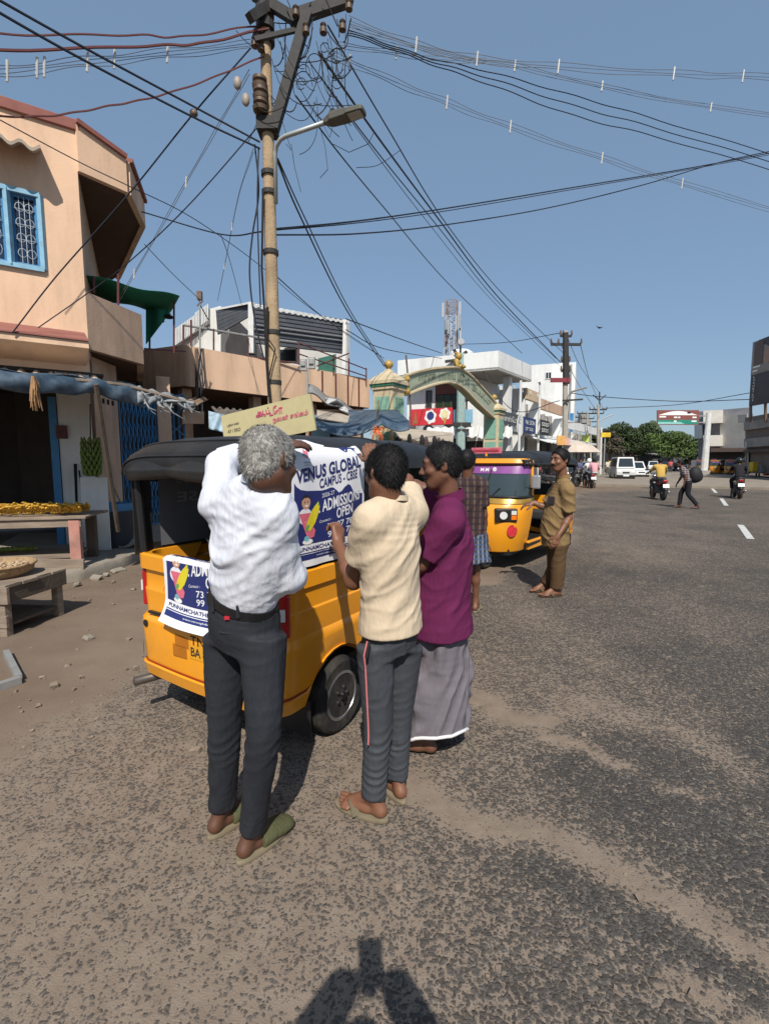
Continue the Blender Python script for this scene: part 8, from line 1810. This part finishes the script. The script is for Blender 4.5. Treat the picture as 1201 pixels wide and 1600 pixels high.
# ---------------------------------------------------------------- the photographer behind the phone (throws the shadow at the bottom)
JP = jdict(hd=(-.02, -.30, 1.50), hf=(0, 1, 0), hu=(0, 0, 1), nk=(-.02, -.33, 1.36), ch=(-.02, -.34, 1.22), wa=(-.02, -.34, 1.02), pe=(-.02, -.34, .92), shL=(-.20, -.33, 1.32), shR=(.16, -.33, 1.32),
           elL=(-.30, -.14, 1.20), wrL=(-.088, -.085, 1.50), elR=(.25, -.14, 1.20), wrR=(.082, -.085, 1.50), hipL=(-.11, -.34, .88), hipR=(.07, -.34, .88), knL=(-.12, -.34, .47), knR=(.08, -.34, .47), anL=(-.13, -.36, .085), anR=(.09, -.36, .085), ftL=(-.1, 1), ftR=(.1, 1))
PP = root_at('person standing behind the camera holding up a phone', (-.02, -.34, 0))
V, Q = bodymesh(JP, .012, False, 1.0, dict(L=(np.array([.65, .0, .6]), np.array([-.5, .7, .3]), 1, (.9, .9, .9, .9)), R=(np.array([-.65, .0, .6]), np.array([.5, .7, .3]), -1, (.9, .9, .9, .9)))); put('body', V, Q, SKIN2, PP)
torso_shirt('shirt', JP, cloth('blue_shirt', (.1, .15, .25)), PP, .012, JP['pe'], [.17, .165, .172, .14], [.125, .12, .12, .085], (.7, .7)); trousers('trousers', JP, TRK, PP, None, None, 0, h=.012)
S = SDF(.012)
for q in 'LR': S.cap(JP['el' + q], JP['wr' + q], .062, .052, .02); S.cap(JP['sh' + q], JP['el' + q], .066, .062, .02)
finish('sleeve', S, cloth('blue_shirt', (.1, .15, .25)), PP)
hairmesh(JP['hd'], JP['H'], 1.0, HAIRK, PP, 2, h=.01, fine=False)
tag(obj('phone', MB().box((-.002, -.022, 1.525), (.076, .008, .158)), BLKP, bevel=.002), 'black phone held up behind the camera', 'phone')
# ================================================================ traffic and people further along the road
PAINTW = mat('white_car_paint', (.62, .62, .61), .3, .04, 3, spec=.5, coat=.4, dirt=(.4, .37, .33), dirt_amt=.35)
def car(label, p, az, L, w, h, paint, van=False, group=None):
    """az: the way its nose points (0 = away from the camera)"""
    T = thing('parked_van' if van else 'parked_car', label, 'van' if van else 'car', p, PI / 2 - R(az), group)
    a, b = L / 2, w / 2
    def ring(x, hw, z0, z1, sh): return [Vector((x, -hw, z0)), Vector((x, hw, z0)), Vector((x, hw * 1.0, z1 * .75 + z0 * .25)), Vector((x, hw * sh, z1)), Vector((x, -hw * sh, z1)), Vector((x, -hw, z1 * .75 + z0 * .25))]
    belt = h * .52
    st = ((-a, b * .9, .3, belt * .95, .9), (-a + .08, b, .24, belt, .95), (a * .5, b, .22, belt, .95), (a - .12, b * .97, .24, belt * .96, .93), (a, b * .9, .3, belt * .86, .9)) if van else ((-a, b * .85, .35, belt * .92, .85), (-a + .15, b * .97, .25, belt, .93), (a * .35, b, .22, belt, .94), (a - .15, b * .95, .25, belt * .84, .9), (a, b * .82, .34, belt * .7, .85))
    body = obj('body', MB().rings([ring(*q_) for q_ in st]), paint, T, False, bevel=.03)
    cx0, cx1, tx0, tx1 = (-a + .05, a - .18, -a + .12, a - .42) if van else (-a + .25, a * .42, -a + .75, a * .12)
    def quad(x0, x1, z, hw): return [Vector((x0, -hw, z)), Vector((x1, -hw, z)), Vector((x1, hw, z)), Vector((x0, hw, z))]
    A, B = quad(cx0, cx1, belt - .01, b * .94), quad(tx0, tx1, h, b * .78)
    obj('cabin', MB().hexa(A, B), paint, T, False, bevel=.04)
    def pane(name, i, j, m_=.10, zt=.88, out=.008):
        n_ = (A[j] - A[i]).cross(B[i] - A[i]).normalized(); P = lambda u, v: (A[i].lerp(A[j], u)).lerp(B[i].lerp(B[j], u), v) + n_ * out
        return obj(name, MB().prism3([P(m_, .14), P(1 - m_, .14), P(1 - m_, zt), P(m_, zt)], n_ * .004), GLASSD, T, False)
    pane('windscreen', 1, 2); pane('rear_window', 3, 0)
    for (i, j) in ((0, 1), (2, 3)):
        n_ = (A[j] - A[i]).cross(B[i] - A[i]).normalized(); P = lambda u, v: (A[i].lerp(A[j], u)).lerp(B[i].lerp(B[j], u), v) + n_ * .008
        for (u0, u1) in ((.06, .33), (.36, .63), (.66, .93)): obj('side_window', MB().prism3([P(u0, .16), P(u1, .16), P(u1, .86), P(u0, .86)], n_ * .004), GLASSD, T, False)
    for sx in (-1, 1):
        for sy in (-1, 1): wheel(T, (sx * a * .62, sy * (b - .09), .29), .29, .18, sy)
        obj('headlight', MB().box((a - .01, sx * b * .66, belt * .68), (.06, .3, .16)), WHL, T, False, bevel=.015); obj('tail_lamp', MB().box((-a + .01, sx * b * .72, belt * .72), (.06, .2, .18)), REDL, T, False)
    obj('bumper', MB().box((a + .02, 0, .36), (.14, w * .92, .18)), BLKP if van else paint, T, False, bevel=.03); obj('grille', MB().box((a - .005, 0, belt * .64), (.05, w * .34, .12)), BLKP, T, False)
    obj('number_plate', MB().box((a + .095, 0, .38), (.01, .42, .1)), LETW, T, False)
    obj('lower_grille', MB().box((a + .06, 0, .25), (.06, w * .7, .1)), BLKP, T, False)
    return T
def gp_(px, Y): p = W(px, 740, Y); p.z = 0; return p
car('white minivan with black bumper parked facing the camera on the shoulder', gp_(971, 40.5), 196, 3.4, 1.5, 1.85, PAINTW, True)
car('white car parked close behind the minivan', gp_(991, 46), 190, 3.8, 1.6, 1.5, PAINTW)
car('white car driving far away below the trees', gp_(1019, 78), 205, 4.0, 1.65, 1.5, PAINTW)
car('dark car parked behind the khaki driver', gp_(893, 36), 200, 3.9, 1.6, 1.5, mat('dark_car_paint', (.02, .022, .03), .25, .1, 3, coat=.5))
car('grey car parked between dark car and scooter rider', gp_(905, 44), 196, 3.9, 1.6, 1.5, mat('grey_car_paint', (.2, .21, .22), .3, .1, 3, coat=.4))
car('yellow car parked small left of the minivan', gp_(958, 60), 195, 3.8, 1.6, 1.5, mat('yellow_car_paint', (.6, .42, .05), .3, .1, 3))
car('dark car waiting under the bright tree', gp_(1048, 74), 120, 3.9, 1.6, 1.45, mat('dark_car_paint', (.02,) * 3))
def motorbike(label, p, az, col, group=None):
    T = thing('motorbike', label, 'motorbike', p, PI / 2 - R(az), group); pm = col
    for x in (-.62, .62):
        w_ = obj('wheel', MB().lathe([(.22, -.045), (.28, -.05), (.30, -.02), (.30, .02), (.28, .05), (.22, .045)], (x, 0, .30), 18, 'Y'), RUBBER, T, False, smooth=True)
        obj('rim', MB().lathe([(.21, -.03), (.22, -.03), (.22, .03), (.21, .03)], (x, 0, .30), 18, 'Y').tube([(x - .2, 0, .3), (x + .2, 0, .3)], .012, 5).tube([(x, 0, .1), (x, 0, .5)], .012, 5).cyl((x, -.06, .3), (x, .06, .3), .05, n=10), ALLOY, w_, False)
        obj('mudguard', MB().grid(lambda a, b: Vector((x + .33 * math.cos(R(20 + 140 * a)), -.06 + .12 * b, .30 + .33 * math.sin(R(20 + 140 * a)))), 10, 2, thick=(0, 0, .006)), BLKP, T, False, smooth=True)
    obj('engine', MB().box((.05, 0, .40), (.42, .26, .3)).box((.12, 0, .58), (.2, .2, .15)), mat('engine_grey', (.1, .1, .1), .5, metal=.5), T, False, bevel=.03)
    obj('tank', MB().ball((.22, 0, .82), (.28, .14, .13), 12, 8), pm, T, False, smooth=True); obj('seat', MB().rings([[Vector((x, y * w, z)) for y, z in ((-1, .76), (1, .76), (.85, .84 + k), (-.85, .84 + k))] for x, w, k in ((.02, .11, -.02), (-.2, .14, -.01), (-.5, .13, .03), (-.68, .08, .05))]), SEATM, T, False, bevel=.02)
    obj('tail_body', MB().rings([[Vector((x, y * w, z)) for y, z in ((-1, z0), (1, z0), (1, z1), (-1, z1))] for x, w, z0, z1 in ((.0, .1, .56, .76), (-.4, .12, .58, .77), (-.78, .07, .70, .82))]), pm, T, False, bevel=.02)
    obj('tail_lamp', MB().box((-.80, 0, .76), (.06, .16, .08)), REDL, T, False, bevel=.01); obj('number_plate', MB().box((-.88, 0, .58), (.015, .22, .14), Matrix.Rotation(R(15), 3, 'Y')), LETW, T, False)
    obj('exhaust', MB().tube([(.15, -.15, .22), (-.2, -.17, .24), (-.7, -.18, .34)], [.025, .03, .05], 8), ALLOY, T, False, smooth=True)
    obj('fork', MB().tube([(.62, .07, .3), (.45, .07, .95)], .022, 6).tube([(.62, -.07, .3), (.45, -.07, .95)], .022, 6), ALLOY, T, False); obj('handlebar', MB().tube([(.32, -.36, 1.02), (.42, -.2, 1.04), (.44, .2, 1.04), (.32, .36, 1.02)], .014, 6), BLKP, T, False)
    for s_ in (-1, 1): obj('mirror', MB().tube([(.42, s_ * .26, 1.04), (.42, s_ * .34, 1.18)], .007, 5).ball((.41, s_ * .36, 1.2), (.015, .06, .04), 8, 6), BLKP, T, False)
    obj('headlight', MB().ball((.54, 0, .92), (.1, .1, .1), 10, 8), CHROME, T, False, smooth=True); return T
def local_person(label, p, az, pose, skin, shirt, pant, hairm=HAIRK, s=1.0, helmet=None, h=.015):
    f = np.array([math.sin(R(az)), math.cos(R(az)), 0]); r = np.array([f[1], -f[0], 0]); P0 = np.array([p[0], p[1], p[2] if len(p) > 2 else 0.0])
    T = lambda q: P0 + (r * q[0] + f * q[1] + np.array([0, 0, q[2]])) * s
    J = {k: T(v) for k, v in pose.items()}; J['H'] = headframe(f + np.array([0, 0, -.05]), [0, 0, 1]); J['ftL'] = J['ftR'] = tuple(f[:2]); root = thing('person', label, 'person', Vector((P0[0], P0[1], P0[2])))
    V, Q = bodymesh(J, h, False, s); put('body', V, Q, skin, root)
    torso_shirt('shirt', J, shirt, root, h, J['pe'] + np.array([0, 0, .0]), [.165, .16, .172, .14], [.13, .12, .12, .085], (.75, .75)); trousers('trousers', J, pant, root, None, None, 0, h=h)
    if helmet: obj('helmet', MB().ball(Vector((J['hd'] + np.array([0, 0, .03])).tolist()), (.13, .14, .14), 14, 10), helmet, root, smooth=True)
    else: hairmesh(J['hd'], J['H'], s, hairm, root, 1, h=.012, fine=False)
    return root
def mirror_pose(d):
    o = {}
    for k, v in d.items():
        if k.endswith('R') and k[:-1] + 'L' not in d: o[k[:-1] + 'L'] = (-v[0], v[1], v[2])
        o[k] = v
    return o
RIDE = mirror_pose(dict(pe=(0, -.22, .90), wa=(0, -.20, 1.04), ch=(0, -.12, 1.22), nk=(0, -.07, 1.38), hd=(0, -.02, 1.53), shR=(.18, -.08, 1.33), elR=(.29, .12, 1.12), wrR=(.33, .34, 1.06), hipR=(.1, -.18, .86), knR=(.2, .24, .74), anR=(.19, .06, .38)))
STAND = mirror_pose(dict(pe=(0, 0, .92), wa=(0, 0, 1.04), ch=(0, 0, 1.22), nk=(0, 0, 1.40), hd=(0, .02, 1.56), shR=(.17, 0, 1.35), elR=(.22, -.03, 1.08), wrR=(.23, .06, .86), hipR=(.09, 0, .88), knR=(.1, .02, .48), anR=(.11, 0, .085)))
CL = lambda n, c: cloth(n, c)
pb_ = gp_(1029, 19.7); motorbike('red tailed motorbike ridden away by the yellow shirt rider', pb_, 12, mat('maroon_bike', (.12, .015, .02), .3, coat=.4)); local_person('rider in ochre yellow shirt on the nearest moving motorbike', pb_, 12, RIDE, SKIN2, CL('ochre_shirt', (.48, .31, .08)), CL('grey_pants', (.08, .08, .09)), s=1.0)
PIL = {k: (v[0], v[1] - .42 + (.42 if k[:2] in ('hi', 'kn', 'an') else 0) * .35, v[2] + .03) for k, v in RIDE.items()}
PIL['wrR'] = (.2, -.2, .95); PIL['wrL'] = (-.2, -.2, .95); PIL['elR'] = (.3, -.42, 1.1); PIL['elL'] = (-.3, -.42, 1.1)
pb_ = gp_(1153, 20.4); motorbike('black motorbike with lit red tail lamp at the right edge', pb_, 28, mat('black_bike', (.02, .02, .022), .3, coat=.4)); local_person('rider in black jacket and helmet at the right edge', pb_, 28, RIDE, SKIN1, CL('black_jacket', (.02, .02, .025)), CL('black_pants', (.02, .02, .022)), helmet=mat('black_helmet', (.02, .02, .022), .25))
pb_ = gp_(919, 28.3); motorbike('dark scooter ridden by the white shirt man on the shoulder', pb_, 6, mat('dark_bike', (.03, .03, .035), .3, coat=.4)); local_person('rider in white shirt with a white cap on the shoulder', pb_, 6, RIDE, SKIN2, CL('white_shirt_far', (.7, .7, .72)), CL('dark_pants', (.04, .04, .05)), helmet=LETW)
local_person('pillion passenger in pink shirt behind the white shirt rider', pb_ + Vector((.12, -.05, 0)), 6, PIL, SKIN2, CL('pink_shirt', (.6, .3, .33)), CL('white_pants', (.6, .6, .6)))
WALK = dict(pe=(0, 0, .90), wa=(0, .05, 1.02), ch=(0, .12, 1.18), nk=(0, .20, 1.33), hd=(0, .28, 1.47), shR=(.17, .16, 1.28), shL=(-.17, .18, 1.28), elR=(.22, .20, 1.02), wrR=(.2, .30, .82), elL=(-.22, .10, 1.04), wrL=(-.22, .14, .82), hipR=(.09, 0, .86), hipL=(-.09, 0, .86), knR=(.1, .18, .50), anR=(.1, .22, .085), knL=(-.1, .0, .48), anL=(-.1, -.28, .11))
pw = gp_(1076, 15.9)
bp_r = local_person('pedestrian in checked shirt with a big black backpack crossing the road', pw, -62, WALK, SKIN1, checked('dark_check', (.09, .07, .08), (.3, .25, .25), 14), CL('black_jeans', (.018, .018, .022)), h=.012)
fw_ = np.array([math.sin(R(-62)), math.cos(R(-62)), 0]); bc_ = np.array(pw) - fw_ * .16 + np.array([0, 0, 1.10]); S = SDF(.015); S.ell(bc_, (.2, .19, .27), None, .03); S.ell(bc_ - fw_ * .10 - np.array([0, 0, .06]), (.13, .12, .16), None, .05)
V, Q = S.mesh(); bpk = put('backpack', V, Q, mat('black_backpack', (.016, .016, .018), .7, .15), None); bpk['label'] = 'big black backpack carried by the crossing pedestrian'; bpk['category'] = 'backpack'
for k, (px, Y, az, sc, pc, lab) in enumerate(((1046, 62, 200, (.5, .1, .1), (.05, .05, .06), 'distant person in red shirt standing beyond the motorbike'), (905, 33, 150, (.1, .12, .2), (.04, .04, .05), 'person in dark blue shirt near the parked dark car'), (948, 50, 170, (.55, .5, .4), (.1, .1, .1), 'person in cream shirt walking behind the minivan'), (958, 44, 30, (.55, .3, .08), (.05, .05, .05), 'person in orange shirt standing left of the minivan'), (896, 41, 120, (.6, .6, .6), (.06, .06, .07), 'person in white shirt at the shop row end'), (842, 33, 140, (.25, .08, .08), (.05, .05, .06), 'person in maroon shirt below the striped sign'), (1183, 44, 200, (.1, .1, .12), (.03, .03, .04), 'person in black shirt before the dark shops'))):
    local_person(lab, gp_(px, Y), az, STAND, SKIN2, CL('shirt_cloth_%d' % k, sc), CL('pant_cloth_%d' % k, pc), h=.02)
mb0 = motorbike('dark parked motorbike beside the shop row, first from the arch', gp_(868, 24), 110, mat('black_bike', (.02,) * 3), 'parked motorbikes at the shops')
for k, (px, Y, az, lab) in enumerate(((882, 29.5, 120, 'dark parked motorbike behind the khaki driver'), (898, 33, 100, 'dark parked motorbike beside the person in blue'), (1056, 66, 60, 'distant parked motorbike near the gantry post'), (1066, 64, 70, 'distant parked motorbike closest to the gantry post'))):
    c = copy_tree(mb0); c.location = gp_(px, Y); c.rotation_euler = (0, 0, PI / 2 - R(az)); c['label'] = lab
for (x0, x1, y0, y1, Y, m_, nm, lab, cat) in ((908, 920, 680, 704, 50, mat('lime_board', (.42, .5, .12), .6, .2, 1), 'hoarding', 'lime green hoarding between distant poles', 'hoarding'), (938, 953, 676, 683, 44, mat('yellow_sign', (.62, .42, .03), .5, .2, 2), 'sign', 'small yellow sign right of the third pole', 'sign'), (1164, 1171, 690, 700, 43, mat('white_sign', (.5, .5, .5), .5), 'sign', 'small pale sign on the dark building corner', 'sign')):
    a, b = W(x0, y1, Y), W(x1, y0, Y); t = thing(nm, lab, cat, Vector(((a.x + b.x) / 2, Y, 0))); obj('board', MB().box(((a.x + b.x) / 2, Y, (a.z + b.z) / 2), (b.x - a.x, .15, b.z - a.z)), m_, t); obj('post', MB().tube([((a.x + b.x) / 2, Y + .1, 0), ((a.x + b.x) / 2, Y + .1, a.z)], .06, 6), GREYP, t)
um = gp_(897, 38); t = thing('parasol', 'pale street umbrella behind the khaki driver head', 'umbrella', um); obj('canopy', MB().lathe([(1.9, 2.2), (1.2, 2.75), (.1, 3.1)], um, 10), mat('pale_umbrella', (.5, .42, .35), .8), t); obj('pole', MB().tube([um, um + Vector((0, 0, 3.0))], .03, 6), GREYP, t)
for k, (x0, x1, y0, Y, c_, lab) in enumerate(((940, 975, 700, 100, (.3, .28, .27), 'grey low shed roof under the tall tree'), (975, 1005, 704, 105, (.12, .1, .09), 'dark low shop shed behind the minivan'), (1052, 1092, 706, 88, (.1, .1, .12), 'dark shop shed beside the gantry post'), (1018, 1050, 709, 96, (.07, .07, .075), 'dim shed under the bright tree'))):
    a, b = W(x0, y0, Y), W(x1, y0, Y); t = thing('roadside_shed', lab, 'shed', Vector(((a.x + b.x) / 2, Y, 0))); obj('wall', MB().box(((a.x + b.x) / 2, Y + 2, a.z / 2), (b.x - a.x, 4, a.z)), mat('shed_%d' % k, c_, .9, .3, .7), t); obj('roof', MB().box(((a.x + b.x) / 2, Y + 1.8, a.z + .1), (b.x - a.x + .8, 5, .15), Matrix.Rotation(R(6), 3, 'X')), mat('shed_roof', (.33, .32, .31), .8, .3, .6), t)
